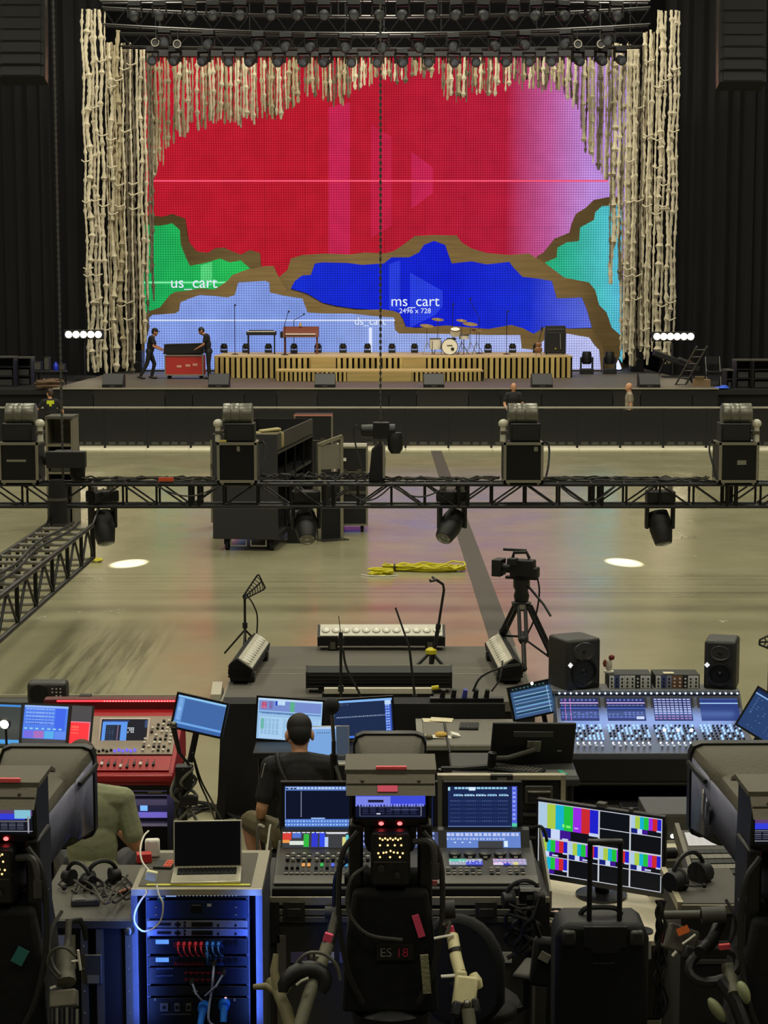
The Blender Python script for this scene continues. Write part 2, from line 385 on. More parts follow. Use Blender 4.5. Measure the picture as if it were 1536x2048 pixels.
A(wall, 'test_pattern_line', B(*(lambda a: (a[0][0], a[1][0], -.08, -.062, a[1][1], a[0][1]))(loc_([(300, 360.5), (1215, 363.5)], YR))), E((255, 90, 120)))
U1 = [(285, 436), (300, 430), (325, 434), (345, 428), (370, 437), (374, 465), (378, 485), (392, 502), (415, 506), (430, 497), (447, 495), (465, 503), (482, 509), (500, 500), (520, 506), (522, 532), (545, 560), (560, bot), (285, bot)]
U1i = [(287, 450), (320, 452), (345, 447), (360, 460), (362, 490), (372, 515), (380, 532), (415, 525), (440, 517), (460, 525), (482, 521), (500, 537), (490, 547), (470, 575), (430, 640), (287, 640)]
U2 = [(1075, 512), (1088, 505), (1110, 477), (1140, 465), (1145, 445), (1153, 427), (1173, 415), (1188, 400), (1213, 395), (1246, 393), (1246, bot), (1060, bot)]
U2i = [(1090, 525), (1113, 515), (1115, 495), (1133, 485), (1158, 482), (1160, 455), (1188, 440), (1190, 425), (1203, 413), (1244, 410), (1244, 725), (1180, 640)]
MS = [(557, 555), (575, 540), (582, 517), (605, 510), (650, 507), (700, 509), (730, 505), (768, 507), (788, 502), (810, 487), (830, 472), (868, 470), (913, 471), (923, 485), (943, 497), (973, 506), (1018, 510), (1058, 507), (1095, 530), (1128, 555), (1178, 565), (1190, 580), (1198, 610), (1213, 625), (1223, 655), (1240, 670), (1240, 712), (1233, 722), (1233, bot), (540, bot), (545, 600)]
MSi = [(582, 577), (590, 562), (605, 551), (622, 550), (630, 527), (645, 525), (695, 526), (725, 530), (768, 527), (783, 515), (818, 515), (838, 505), (848, 490), (868, 482), (890, 490), (897, 510), (903, 527), (943, 523), (973, 529), (1018, 524), (1028, 537), (1045, 554), (1073, 557), (1103, 562), (1113, 597), (1163, 595), (1173, 620), (1183, 655), (1138, 657), (1113, 651), (1088, 655), (1068, 668), (1048, 660), (1023, 650), (978, 658), (933, 656), (893, 652), (813, 655), (805, 635), (788, 622), (710, 617), (675, 612), (645, 605), (615, 587)]
DS = [(283, 660), (287, 630), (300, 622), (320, 615), (340, 590), (350, 584), (372, 582), (400, 577), (430, 579), (455, 562), (465, 550), (495, 539), (530, 532), (547, 532), (555, 550), (565, 565), (575, 582), (610, 590), (630, 602), (660, 612), (710, 620), (768, 619), (788, 622), (800, 627), (808, 653), (833, 656), (893, 651), (978, 658), (1023, 650), (1045, 656), (1068, 668), (1090, 655), (1113, 652), (1140, 658), (1184, 657), (1205, 690), (1212, bot), (283, bot)]
DSi = [(290, 657), (295, 640), (305, 630), (350, 627), (359, 622), (361, 605), (380, 597), (400, 590), (430, 592), (455, 595), (470, 590), (477, 565), (530, 562), (539, 565), (540, 585), (570, 592), (605, 597), (615, 625), (650, 627), (700, 627), (768, 634), (788, 635), (790, 660), (798, 667), (833, 667), (893, 668), (978, 670), (1040, 670), (1043, 697), (1068, 700), (1088, 680), (1133, 667), (1178, 675), (1188, 690), (1198, 700), (1201, bot - 2), (290, bot - 2)]
def cart(name, label, Y, out, inn, mat):
    t = T(name, label, 'LED screen', (0, Y, DZ))
    led(t, 'wooden_surround', out, Y, WOODB, -.05, .3); led(t, 'led_face', inn, Y, mat, -.09, -.051); return t
gr = cart('led_cart', 'green LED cart with a wavy wooden rim, lettered us_cart, left', YU, U1, U1i, led_mat([(-9.8, (30, 172, 92)), (-5, (46, 200, 92))]))
cart('led_cart', 'teal to cyan LED cart with a wavy wooden rim at the right', YU, U2, U2i, led_mat([(pxx(1090, YU), (40, 176, 118)), (pxx(1150, YU), (56, 184, 158)), (pxx(1205, YU), (84, 200, 206)), (pxx(1246, YU), (92, 190, 220))]))
bl = cart('led_cart', 'deep blue LED cart with a wavy wooden rim, lettered ms_cart', YM, MS, MSi, led_mat([(pxx(580, YM), (26, 48, 216)), (pxx(900, YM), (22, 34, 212)), (pxx(1060, YM), (30, 50, 214)), (pxx(1180, YM), (96, 112, 226))]))
lv = cart('led_cart', 'pale lavender LED cart with a wavy wooden rim, nearest the band risers', YD, DS, DSi, led_mat([(pxx(290, YD), (140, 166, 240)), (pxx(600, YD), (132, 158, 232)), (pxx(900, YD), (165, 182, 240)), (pxx(1200, YD), (196, 200, 250))]))
WTXT = E((225, 235, 250)); FR = (PI / 2, 0, 0)
def led_text(par, s, size, u, v, Y): q = P(u, v, Y); return text(par, 'lettering', s, size, (q.x, -.1, q.z - DZ), FR, WTXT)
led_text(gr, 'us_cart', .62, 388, 566, YU); led_text(bl, 'ms_cart', .58, 830, 603, YM); led_text(bl, '2496 x 728', .27, 830, 622, YM); led_text(lv, 'ds_cart', .4, 740, 643, YD)
q = loc_([(300, 640), (790, 643)], YD); A(lv, 'test_pattern_line', B(q[0][0], q[1][0], -.1, -.092, q[0][1] - .03, q[0][1] + .01), E((235, 240, 255)))
q = loc_([(738, 655), (744, 720)], YD); A(lv, 'test_pattern_stroke', B(q[0][0], q[1][0], -.1, -.092, q[1][1], q[0][1]), E((225, 232, 255)))
b1 = led_mat([(-9, (44, 66, 232)), (9, (44, 66, 232))])
led(bl, 'test_pattern_bar', [(778, 528), (800, 521), (800, 622), (790, 620), (778, 619)], YM, b1, -.097, -.091); led(bl, 'test_pattern_arrow', [(820, 545), (885, 582), (885, 612), (870, 630), (820, 655)], YM, b1, -.097, -.091)
g1 = led_mat([(-12, (90, 220, 130)), (0, (90, 220, 130))]); led(gr, 'test_pattern_bar', [(402, 531), (425, 524), (425, 570), (402, 575)], YU, g1, -.097, -.091)
q = loc_([(288, 563), (470, 567)], YU); A(gr, 'test_pattern_line', B(q[0][0], q[1][0], -.096, -.092, q[1][1], q[0][1]), E((120, 235, 160)))
# ================================================================== macrame rope curtains
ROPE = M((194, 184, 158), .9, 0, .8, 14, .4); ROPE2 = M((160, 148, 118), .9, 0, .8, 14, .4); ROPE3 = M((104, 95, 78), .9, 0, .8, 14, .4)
def strand(parent, x, y, z0, z1, r, seed, mat):
    q = random.Random(seed); n = max(8, int((z1 - z0) / .11)); pts = []; rs = []; knot = 0; nxt = q.uniform(.3, 1.0)
    ph = q.uniform(0, 6); am = q.uniform(.3, .8) * r; w = q.uniform(2.5, 5)
    for i in range(n + 1):
        z = z1 - (z1 - z0) * i / n; d = z1 - z
        k = 1 + .22 * math.sin(d * w * 5 + ph)
        if d > nxt: k = 2.0; nxt = d + q.uniform(.5, 1.5)
        if i == n: k = .7
        pts.append((x + am * math.sin(d * w * .5 + ph) + q.uniform(-.12, .12) * r, y + .4 * am * math.cos(d * w + ph), z)); rs.append(r * k)
    return A(parent, 'rope_strand', MB().tube(pts, rs, 6), mat)
def knots(parent, x, y, z0, z1, wd, seed):           # loops that tie neighbouring strands together
    q = random.Random(seed); mb = MB()
    for _ in range(int((z1 - z0) / 2.2)):
        z = q.uniform(z0, z1); mb.tube([(x - wd / 2, y - .07, z + .04), (x - wd * .15, y - .14, z - .05), (x + wd * .2, y - .13, z), (x + wd / 2, y - .07, z + .05)], .03, 5)
    A(parent, 'knot_loops', mb, ROPE, kind='stuff')
YC = 66.4
def curtain(label, cols, name='macrame_curtain', seed=0, Y=YC):
    c = T(name, label, 'rope curtain', (0, Y, DZ))
    for i, (u, vt, vb, wpx, m) in enumerate(cols):
        a, b = P(u, vt, Y), P(u, vb, Y); s = wpx / 54
        strand(c, a.x, (i % 3) * .12, max(.012, b.z - DZ), a.z - DZ, s * (.26, .46, .36, .5)[(i * 7 + i // 3) % 4], seed + i, m)
    return c
q = random.Random(5)
cl = []
for u in (164, 172, 181, 190, 199, 207): cl.append((u, 18, q.uniform(735, 748), q.uniform(5.5, 9), ROPE))
for u in range(214, 300, 5):
    t = (u - 214) / 86; vt = 60 if u == 234 else 85 + 12 * t + q.uniform(-6, 6)
    vb = (q.uniform(715, 748) if u < 262 else q.uniform(640, 690)) if q.random() < .8 else q.uniform(520, 640)
    if u > 285: vb = q.uniform(540, 650)
    cl.append((u + q.uniform(-1, 1), vt, vb, q.uniform(5, 9.5), q.choice((ROPE, ROPE2, ROPE, ROPE3))))
lc = curtain('long cream knotted rope curtain hanging down the left of the stage', cl, seed=100)
cl = []
for u in (1316, 1325, 1334, 1343, 1352, 1361): cl.append((u, 20, q.uniform(700, 728), q.uniform(5.5, 9), ROPE))
for u in range(1226, 1314, 5):
    vt = 90 if u < 1290 else 60; vb = q.uniform(690, 735) if u > 1248 else q.uniform(470, 590)
    cl.append((u + q.uniform(-1, 1), vt + q.uniform(-6, 6), vb, q.uniform(5, 9.5), q.choice((ROPE, ROPE2, ROPE, ROPE3))))
rc = curtain('long cream knotted rope curtain hanging down the right of the stage', cl, seed=300)
for par, us in ((lc, (170, 188, 204, 222, 236, 250, 264)), (rc, (1262, 1280, 1298, 1318, 1332, 1350))):
    for k, u in enumerate(us):
        a, b = P(u, 110, YC), P(u, 690, YC); knots(par, a.x, -.05, b.z - DZ, a.z - DZ, .36, k + 50)
prof = [(296, 400), (305, 365), (325, 330), (345, 290), (380, 268), (392, 262), (440, 260), (505, 252), (560, 240), (598, 210), (620, 190), (655, 215), (690, 212), (705, 185), (760, 172), (815, 168), (865, 158), (876, 150), (890, 215), (910, 210), (925, 218), (945, 190), (990, 195), (1030, 178), (1060, 185), (1100, 185), (1125, 192), (1145, 215), (1160, 240), (1170, 300), (1190, 330), (1208, 355), (1224, 372)]
def pv(u):
    for (a, b), (c, d) in zip(prof, prof[1:]):
        if a <= u <= c: return b + (d - b) * (u - a) / (c - a)
    return prof[-1][1]
cl = []; u = 296
while u < 1224:
    gap = any(abs(u - g) < 3 for g in (342, 388, 516, 606, 640, 872, 820, 1003))
    if not gap:
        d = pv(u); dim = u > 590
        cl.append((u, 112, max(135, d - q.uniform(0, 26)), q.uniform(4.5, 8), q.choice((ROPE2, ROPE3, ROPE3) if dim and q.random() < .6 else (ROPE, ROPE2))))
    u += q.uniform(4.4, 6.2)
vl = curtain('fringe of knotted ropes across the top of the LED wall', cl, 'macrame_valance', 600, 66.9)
a, b = P(292, 112, 66.9), P(1228, 112, 66.9)
A(vl, 'batten', B(a.x, b.x, -.1, .3, a.z - DZ - .02, a.z - DZ + .25), BLK2)
for x in (a.x + .5, 0, b.x - .5): bar(vl, 'hanger', (x, .1, a.z - DZ + .2), (x, .1, 20), .03, BLK2)
# ================================================================== people
def limb(mb, pts, rs, n=10):
    pts = [Vector(p) for p in pts]
    for (a, b), (r, s) in zip(zip(pts, pts[1:]), zip(rs, rs[1:])): mb.cyl(a, b, r, s, n)
    for p, r in zip(pts, rs): mb.sph(p, r, n, 8)
def fuse(o, vox, it=6):
    m = o.modifiers.new('skin', 'REMESH'); m.mode = 'VOXEL'; m.voxel_size = vox; m.use_smooth_shade = True
    k = o.modifiers.new('smooth', 'SMOOTH'); k.iterations = it; k.factor = .5
def joints(**k):
    J = dict(pel=(0, 0, .95), wai=(0, 0, 1.1), che=(0, .01, 1.3), nec=(0, .02, 1.49), hed=(0, -.01, 1.64), hrot=(0, 0, 0))
    for s, g in (('l', 1), ('r', -1)):
        J['sh' + s] = (.185 * g, .01, 1.42); J['el' + s] = (.23 * g, .03, 1.13); J['wr' + s] = (.24 * g, -.04, .89)
        J['hi' + s] = (.09 * g, 0, .92); J['kn' + s] = (.1 * g, -.01, .5); J['an' + s] = (.1 * g, .02, .09); J['to' + s] = (.11 * g, -.14, .04)
    J.update(k); return {a: (b if a == 'hrot' or isinstance(b, str) else Vector(b)) for a, b in J.items()}
def person(label, loc, rz, J, shirt, pants, hair, skin, vox=.014, sleeve=.62, shorts=False, shoes=None, cap=None, bald=False, longhair=False):
    t = T('person', label, 'person', loc, rz)
    b = MB(); up = (J['che'] - J['pel']).normalized()
    def torso(m, g):
        tl = up.to_track_quat('Z', 'Y').to_euler()
        sx = (J['shl'] - J['shr']).normalized(); fr = sx.cross(up)
        mt = Matrix((sx, fr, up)).transposed().to_euler()
        m.sph(J['pel'], (.165 + g, .125 + g, .13 + g), 14, 10, mt); m.sph((J['pel'] + J['che']) / 2, (.148 + g, .112 + g, .2 + g), 14, 10, mt)
        m.sph(J['che'], (.172 + g, .118 + g, .2 + g), 14, 10, mt)
        mid = (J['shl'] + J['shr']) / 2
        limb(m, [J['shr'], mid + Vector((0, 0, .015)), J['shl']], [.064 + g, .085 + g, .064 + g])
    torso(b, 0)
    limb(b, [J['nec'] - (J['hed'] - J['nec']) * .35, J['nec'], J['hed'] - Vector((0, 0, .03))], [.07, .058, .056])
    hm = Matrix.Translation(J['hed']) @ Euler(J['hrot']).to_matrix().to_4x4() @ Matrix.Scale(1.1, 4)
    def hp(x, y, z): return tuple(hm @ Vector((x, y, z)))
    hb = MB()
    hb.sph((0, .008, .03), (.074, .094, .092)); hb.sph((0, -.02, -.045), (.058, .068, .07)); hb.sph((0, -.055, -.09), (.03, .025, .022))
    hb.sph((0, -.096, -.02), (.013, .02, .024)); hb.sph((0, -.088, .006), (.011, .014, .03)); hb.sph((0, -.083, .03), (.045, .014, .012)); hb.sph((0, -.084, -.06), (.024, .01, .007)); hb.sph((0, -.082, -.072), (.02, .01, .007))
    for g in (1, -1): hb.sph((.08 * g, .012, -.012), (.014, .022, .036)); hb.sph((.045 * g, -.06, -.03), (.025, .025, .025))
    b.add(hb.v, hb.f, hm)
    for s, g in (('l', 1), ('r', -1)):
        sh, el, wr = J['sh' + s], J['el' + s], J['wr' + s]
        limb(b, [sh, sh.lerp(el, .5), el, el.lerp(wr, .35), wr], [.056, .05, .042, .042, .03])
        d = (J.get('hd' + s, wr - el)); d = Vector(d).normalized(); sd = d.cross(Vector((0, 0, 1)))
        if sd.length < .2: sd = Vector((0, 1, 0))
        sd.normalize(); cu = d.cross(sd) * (1 if d.cross(sd).z < 0 else -1)
        if abs(cu.z) < .3: cu = Vector((-g, 0, 0)); sd = d.cross(cu).normalized()
        for k in (-1.1, -.35, .35, 1.1): limb(b, [wr + sd * .016 * k, wr + d * .085 + sd * .021 * k], [.017, .014], 8)
        for k, ln in ((-1.5, .062), (-.5, .078), (.5, .074), (1.5, .066)):
            p0 = wr + d * .085 + sd * .0165 * k; p1 = p0 + (d * .8 + cu * .4 + sd * .08 * k) * ln * .5; p2 = p1 + (d * .45 + cu * .8) * ln * .5
            limb(b, [p0, p1, p2], [.0105, .0095, .0085], 6)
        p0 = wr + d * .03 - sd * .03; limb(b, [p0, p0 - sd * .03 + d * .025 + cu * .01, p0 - sd * .035 + d * .055 + cu * .025], [.014, .012, .0095], 6)
        hi, kn, an, to = J['hi' + s], J['kn' + s], J['an' + s], J['to' + s]
        limb(b, [hi, hi.lerp(kn, .5), kn, kn.lerp(an, .3), an], [.088, .072, .055, .055, .038])
        limb(b, [an - (to - an) * .35 - Vector((0, 0, .03)), to], [.038, .032])
    o = A(t, 'body', b, skin); fuse(o, vox, 4)
    m = MB(); torso(m, .012)
    for s in 'lr':
        sh, el = J['sh' + s], J['el' + s]; limb(m, [sh, sh.lerp(el, sleeve * .5), sh.lerp(el, sleeve)], [.07, .068, .066])
    o = A(t, 'shirt', m, shirt); fuse(o, vox, 4)
    m = MB(); m.sph(J['pel'], (.18, .142, .13), 14, 10)
    for s in 'lr':
        hi, kn, an = J['hi' + s], J['kn' + s], J['an' + s]
        if shorts: limb(m, [hi, hi.lerp(kn, .5), hi.lerp(kn, .9)], [.104, .095, .082])
        else: limb(m, [hi, hi.lerp(kn, .5), kn, kn.lerp(an, .95)], [.104, .088, .07, .058])
    o = A(t, 'shorts' if shorts else 'trousers', m, pants); fuse(o, vox, 4)
    for s in 'lr':
        an, to = J['an' + s], J['to' + s]; m = MB(); limb(m, [an - (to - an) * .4 - Vector((0, 0, .045)), an.lerp(to, .5) - Vector((0, 0, .02)), to], [.042, .044, .038]); A(t, 'shoe', m, shoes or BLK)
    if not bald:
        m = MB(); h2 = MB()
        h2.sph((0, .014, .048), (.081, .098, .086), 20, 14); h2.sph((0, .044, .005), (.074, .07, .078), 20, 14)
        if longhair: h2.sph((0, .06, -.06), (.075, .05, .12), 16, 12)
        m.add([p if p[1] > -.066 + max(0, -p[2]) * .9 else (p[0] * .93, -.06 + max(0, -p[2]) * .9, p[2]) for p in h2.v], h2.f, hm)
        o = A(t, 'hair', m, hair); fuse(o, max(.007, vox * .7), 14)
    if cap:
        m = MB(); h2 = MB(); h2.sph((0, .008, .06), (.083, .1, .082), 18, 10); h2.sph((0, -.11, .05), (.06, .06, .012)); m.add(h2.v, h2.f, hm); A(t, 'cap', m, cap)
    for g in (1, -1): A(t, 'eye', MB().sph(hp(.03 * g, -.078, .012), .011, 8, 6), M((60, 45, 38), .2))
    return t
# ================================================================== things on the stage
def wedge(u, lab):
    p = G(u, 772, DZ); k = T('stage_wedge', lab, 'monitor speaker', (p.x, 56.2, DZ), 0, 'wedge monitors along the stage edge')
    A(k, 'cabinet', MB().prism([(-.3, 0), (.35, 0), (.35, .36), (.22, .42), (-.02, .42), (-.3, .1)], -.32, .32, 'x'), BLK2, .01)
    A(k, 'grille', MB().prism([(.362, .03), (.367, .03), (.367, .34), (.362, .34)], -.28, .28, 'x'), MATT)
    A(k, 'handle', B(-.08, .08, -.302, -.297, .03, .07), GREY)
for u, l in ((235, 'black wedge monitor at far left of the stage edge, below the rope curtain'), (443, 'black wedge monitor on the stage edge beside the red case'), (652, 'black wedge monitor on the stage edge left of the centre steps'), (866, 'black wedge monitor on the stage edge right of the centre steps'), (1079, 'black wedge monitor on the stage edge before the right end of the slatted riser'), (1290, 'black wedge monitor on the stage edge under the right rope curtain')): wedge(u, l)
# slatted wooden risers
SL = [M((176, 150, 88), .6, 0, .1, 6), M((160, 136, 78), .6, 0, .1, 6), M((188, 163, 100), .6, 0, .1, 6)]
PLY = wood_mat((176, 150, 92)); PLYT = M((190, 165, 110), .5)
def riser(label, u0, u1, Yf, Yb, h, pitch, solid, curve=.0):
    a, b = P(u0, 740, Yf).x, P(u1, 740, Yf).x; r = T('slatted_riser', label, 'stage riser', ((a + b) / 2, Yf, DZ)); w2 = (b - a) / 2
    def yc(x): return curve * (x / w2) ** 4 * 3
    n = 24; fr = [(-w2 + 2 * w2 * i / n, yc(-w2 + 2 * w2 * i / n) + .16) for i in range(n + 1)]
    poly = fr + [(w2, Yb - Yf), (-w2, Yb - Yf)]
    A(r, 'core', MB().prism(poly, 0.005, h - .05, 'z'), MATT, smooth=False)
    A(r, 'deck', MB().prism([(x, y - .12) for x, y in fr] + [(w2, Yb - Yf), (-w2, Yb - Yf)], h - .05, h, 'z'), PLYT, smooth=False)
    sm = [meshof(B(-pitch * .3, pitch * .3, -.08, .1, .01, h - .055), s) for s in SL]; k = 0
    x = -w2 + pitch / 2
    while x < w2:
        if not any(P(p0, 740, Yf).x < x + r.location.x < P(p1, 740, Yf).x for p0, p1 in solid): inst(r, 'slat', sm[(k * 7 + k // 3) % 3], (x, yc(x) + .04, 0))
        x += pitch; k += 1
    for p0, p1 in solid: A(r, 'wood_panel', B(P(p0, 740, Yf).x - r.location.x, P(p1, 740, Yf).x - r.location.x, -.06, .15, .005, h - .055), PLY)
    return r
riser('upper slatted wooden band riser running the width of the stage', 424, 1150, 62.3, 67.9, .76, .195, [(622, 672), (806, 852)], .25)
riser('lower slatted wooden step with a plain centre before the band riser', 550, 968, 60.1, 62.05, .36, .15, [(694, 822)], .12)
RT = DZ + .76                                   # top of the riser
def on_riser(u, Y=65.): return Vector((P(u, 700, Y).x, Y, RT + .006))
# small uplights along the back of the riser
up = T('floor_light', 'squat black moving light on the band riser', 'stage light', on_riser(448, 66.8), 0, 'floor lights in a row on the band riser')
A(up, 'base', B(-.13, .13, -.1, .1, .0, .1), BLK2, .01); A(up, 'yoke', MB().box(-.13, -.1, -.04, .04, .1, .27).box(.1, .13, -.04, .04, .1, .27), BLK2); A(up, 'head', MB().lathe([(.07, .13), (.095, .16), (.1, .3), (.09, .34)], 12), BLK)
NU = 'floor lights in a row on the band riser'
LU = ['first floor light from the left on the band riser', 'floor light under the small keyboard, left end', 'floor light right of the small keyboard legs', 'floor light under the organ', 'floor light at the right end of the organ', 'floor light alone just left of the stage centre', 'floor light at the middle of the band riser', 'floor light just right of the stage centre', 'floor light just left of the drum kit', 'floor light right of the drum kit', 'floor light between the drum kit and the amplifier', 'floor light right before the black amplifier']
up['label'] = 'squat black ' + LU[0]
for i, u in enumerate((492, 537, 588, 636, 686, 735, 784, 829, 976, 1025, 1073)): dup(up, on_riser(u, 66.8), label='squat black ' + LU[i + 1])
def mic_stand(label, loc, h, boom=None):
    k = T('microphone_stand', label, 'microphone stand', loc)
    A(k, 'base', MB().lathe([(.13, 0), (.13, .015), (.02, .035)], 12), BLK2); bar(k, 'pole', (0, 0, .03), (0, 0, h), .012, BLK2)
    if boom: bar(k, 'boom', (0, 0, h), boom, .01, BLK2)
    e = Vector(boom) if boom else Vector((0, 0, h)); A(k, 'microphone', MB().cyl(e, e + Vector((.03, -.12, .03)), .02, .028, 8).sph(e + Vector((.03, -.13, .035)), .035, 8, 6), BLK); return k
mic_stand('tall thin microphone stand left of the small keyboard', on_riser(470, 64.6), 1.72); mic_stand('boom microphone stand leaning over the gap between keyboards', on_riser(570, 64), 1.1, (.12, 0, 1.5))
mic_stand('boom microphone stand behind the organ', on_riser(588, 65.75), 1.2, (.35, 0, 1.4)); mic_stand('thin microphone stand between drum kit and amplifier', on_riser(1013, 64.8), 1.5); mic_stand('tall boom stand rising behind the drum kit', on_riser(958, 65.8), 1.3, (-.35, 0, 1.95)); mic_stand('overhead microphone stand above the drum cymbals', on_riser(905, 66), 1.75)
# keyboards
p = on_riser(523, 65); k = T('keyboard', 'small black stage keyboard on thin legs, left of the organ', 'keyboard', p)
A(k, 'body', B(-.53, .53, -.2, .2, .68, .82), BLK2, .01); A(k, 'keys', B(-.5, .5, -.205, -.15, .8, .825), WHITE); A(k, 'control_panel', B(-.45, .45, -.02, .18, .82, .86), BLK)
for x in (-.47, .47):
    for y in (-.15, .15): bar(k, 'leg', (x, y, 0), (x, y, .68), .018, BLK2)
p = on_riser(601, 65.3); k = T('organ', 'reddish brown wooden stage organ on four legs', 'keyboard', p); OW = M((112, 62, 50), .5)
A(k, 'body', MB().prism([(-.3, .6), (.3, .6), (.3, .98), (.05, .98), (-.28, .72)], -.62, .66, 'x'), OW, .01); A(k, 'keys', B(-.52, .56, -.33, -.1, .7, .735), WHITE); A(k, 'end_block', B(-.72, -.62, -.24, .24, .58, .8), BLK2)
for x in (-.56, .6):
    for y in (-.22, .22): bar(k, 'leg', (x, y, 0), (x, y, .6), .03, OW)
A(k, 'toy_figure', MB().lathe([(.04, .98), (.05, 1.06), (.02, 1.13)], 8), M((190, 160, 90), .5))
# drum kit
p = on_riser(899, 64.2); D = p; PEARL = M((205, 200, 188), .35); HEAD = M((222, 218, 205), .6); CYM = M((170, 150, 95), .5, .6)
def drum(name, label, c, r, h, ax='z', tilt=0):
    k = T(name, label, 'drum', c); m = MB(); m.lathe([(r, -h / 2), (r, h / 2)], 20); hd = MB().lathe([(r * .95, h / 2), (r * .95, h / 2 + .008)], 20)
    rt = Euler((PI / 2, 0, 0)) if ax == 'y' else Euler((tilt, 0, 0))
    for nm, mm, mt in (('shell', m, PEARL), ('drum_head', hd, HEAD), ('hoop', MB().lathe([(r * 1.0, h / 2 - .02), (r * 1.05, h / 2 - .02), (r * 1.05, h / 2 + .014), (r * .97, h / 2 + .014)], 20, None, False), STEEL)): o = A(k, nm, mm, mt); o.rotation_euler = rt
    return k
kd = drum('kick_drum', 'pearl bass drum facing front at the centre of the drum kit', D + Vector((0, 0, .29)), .285, .4, 'y')
A(kd, 'port_hole', MB().cyl((.1, -.215, -.08), (.1, -.222, -.08), .06), BLK2); A(kd, 'emblem', B(-.1, .1, -.214, -.21, .02, .06), GREY)
ft = drum('floor_tom', 'pearl floor tom on legs left of the bass drum', D + Vector((-.5, .25, .38)), .2, .38)
for q in range(3): a = 2 * PI * q / 3; bar(ft, 'leg', (.21 * math.cos(a), .21 * math.sin(a), -.38), (.21 * math.cos(a), .21 * math.sin(a), .1), .01, STEEL)
tm = drum('rack_tom', 'pearl rack tom mounted above the bass drum', D + Vector((.2, .05, .8)), .17, .22, 'z', .4); bar(tm, 'tom_arm', (0, .05, -.15), (-.12, .08, -.26), .015, STEEL)
sn = drum('snare_drum', 'pearl snare drum on a stand right of the bass drum', D + Vector((.52, .35, .62)), .18, .15); bar(sn, 'stand', (0, 0, -.62), (0, 0, -.08), .015, STEEL)
for q in range(3): a = 2 * PI * q / 3 + .4; bar(sn, 'leg', (.22 * math.cos(a), .22 * math.sin(a), -.62), (0, 0, -.35), .01, STEEL)
for x, y, h, r, l in ((-.8, .22, 1.02, .25, 'crash cymbal on a stand at the left of the drum kit'), (-.4, .72, 1.24, .22, 'smaller high cymbal behind the left floor tom'), (.75, .35, 1.08, .27, 'ride cymbal on a stand at the right of the drum kit'), (.45, .6, 1.2, .2, 'high cymbal behind the snare drum'), (.98, .55, .86, .18, 'hi-hat pair far right of the drum kit')):
    k = T('cymbal', l, 'cymbal', D + Vector((x, y, 0))); o = A(k, 'cymbal_plate', MB().lathe([(r, 0), (r * .3, .02), (.04, .045), (.01, .05)], 18), CYM); o.location = (0, 0, h); o.rotation_euler = (.25, .1, 0)
    bar(k, 'pole', (0, 0, .2), (0, 0, h + .05), .011, STEEL)
    for q in range(3): a = 2 * PI * q / 3; bar(k, 'leg', (.26 * math.cos(a), .26 * math.sin(a), 0), (0, 0, .45), .009, STEEL)
k = T('drum_stool', 'round black drum stool behind the bass drum', 'stool', D + Vector((.1, .85, 0))); A(k, 'seat', MB().lathe([(.15, .5), (.17, .53), (.16, .58)], 16), BLK); bar(k, 'post', (0, 0, .1), (0, 0, .5), .02, STEEL)
for q in range(3): a = 2 * PI * q / 3; bar(k, 'leg', (.22 * math.cos(a), .22 * math.sin(a), 0), (0, 0, .25), .012, STEEL)
# amplifier
p = on_riser(1110, 64.5); k = T('bass_amplifier', 'tall black bass amplifier cabinet with a head on top', 'amplifier', p)
A(k, 'cabinet', B(-.37, .37, -.2, .2, .03, .8), BLK2, .015); A(k, 'grille', B(-.33, .33, -.215, -.2, .08, .76), MATT); A(k, 'amp_head', B(-.35, .35, -.18, .18, .8, 1.02), BLK, .015); A(k, 'control_strip', B(-.3, .3, -.19, -.18, .86, .94), DGREY)
for x in (-.3, .3): A(k, 'caster', MB().cyl((x - .02, 0, .02), (x + .02, 0, .02), .02), RUB)
bar(k, 'power_lead', (.16, -.23, .75), (.18, -.23, .2), .012, LGREY); A(k, 'badge', B(-.02, .02, -.222, -.215, .2, .24), YEL)
for u, l in ((1077, 'small guitar on a stand left of the black amplifier'),):
    p = on_riser(u, 63.4); k = T('guitar', l, 'guitar', p); GW = M((120, 80, 52), .4)
    A(k, 'body', MB().sph((0, 0, .2), (.14, .04, .12)).sph((0, .0, .37), (.11, .038, .1)), GW); bar(k, 'neck', (0, .0, .42), (.1, .05, .86), .022, M((70, 45, 30))); A(k, 'headstock', MB().bx((.12, .06, .93), (.07, .02, .15), (0, .2, 0)), BLK)
    bar(k, 'stand_leg', (-.1, -.1, 0), (0, .05, .3), .01, BLK2); bar(k, 'stand_leg', (.1, -.1, 0), (0, .05, .3), .01, BLK2)
# big floor movers at the right
for u, l in ((1165, 'tall black moving light on the deck right of the risers'), (1210, 'tall black moving light on the deck nearer the right rope curtain')):
    p = G(u, 745, DZ); k = T('moving_light', l, 'stage light', (p.x, 66.3, DZ), 0, 'moving lights standing at the right of the deck')
    A(k, 'base', B(-.24, .24, -.2, .2, .0, .2), BLK2, .02); A(k, 'yoke', MB().box(-.24, -.18, -.07, .07, .2, .62).box(.18, .24, -.07, .07, .2, .62), BLK2, .01); A(k, 'head', MB().lathe([(.14, .36), (.175, .42), (.175, .7), (.15, .82)], 14), BLK)
k = T('lit_floor_can', 'small bright lit lamp on the deck under the right curtain', 'stage light', G(1236, 742, DZ)); A(k, 'housing', MB().lathe([(.13, 0), (.14, .03), (.1, .06)], 12), BLK); A(k, 'lens', MB().lathe([(.1, .06), (.14, .1), (.01, .42)], 12), E((215, 220, 255), 1.2))
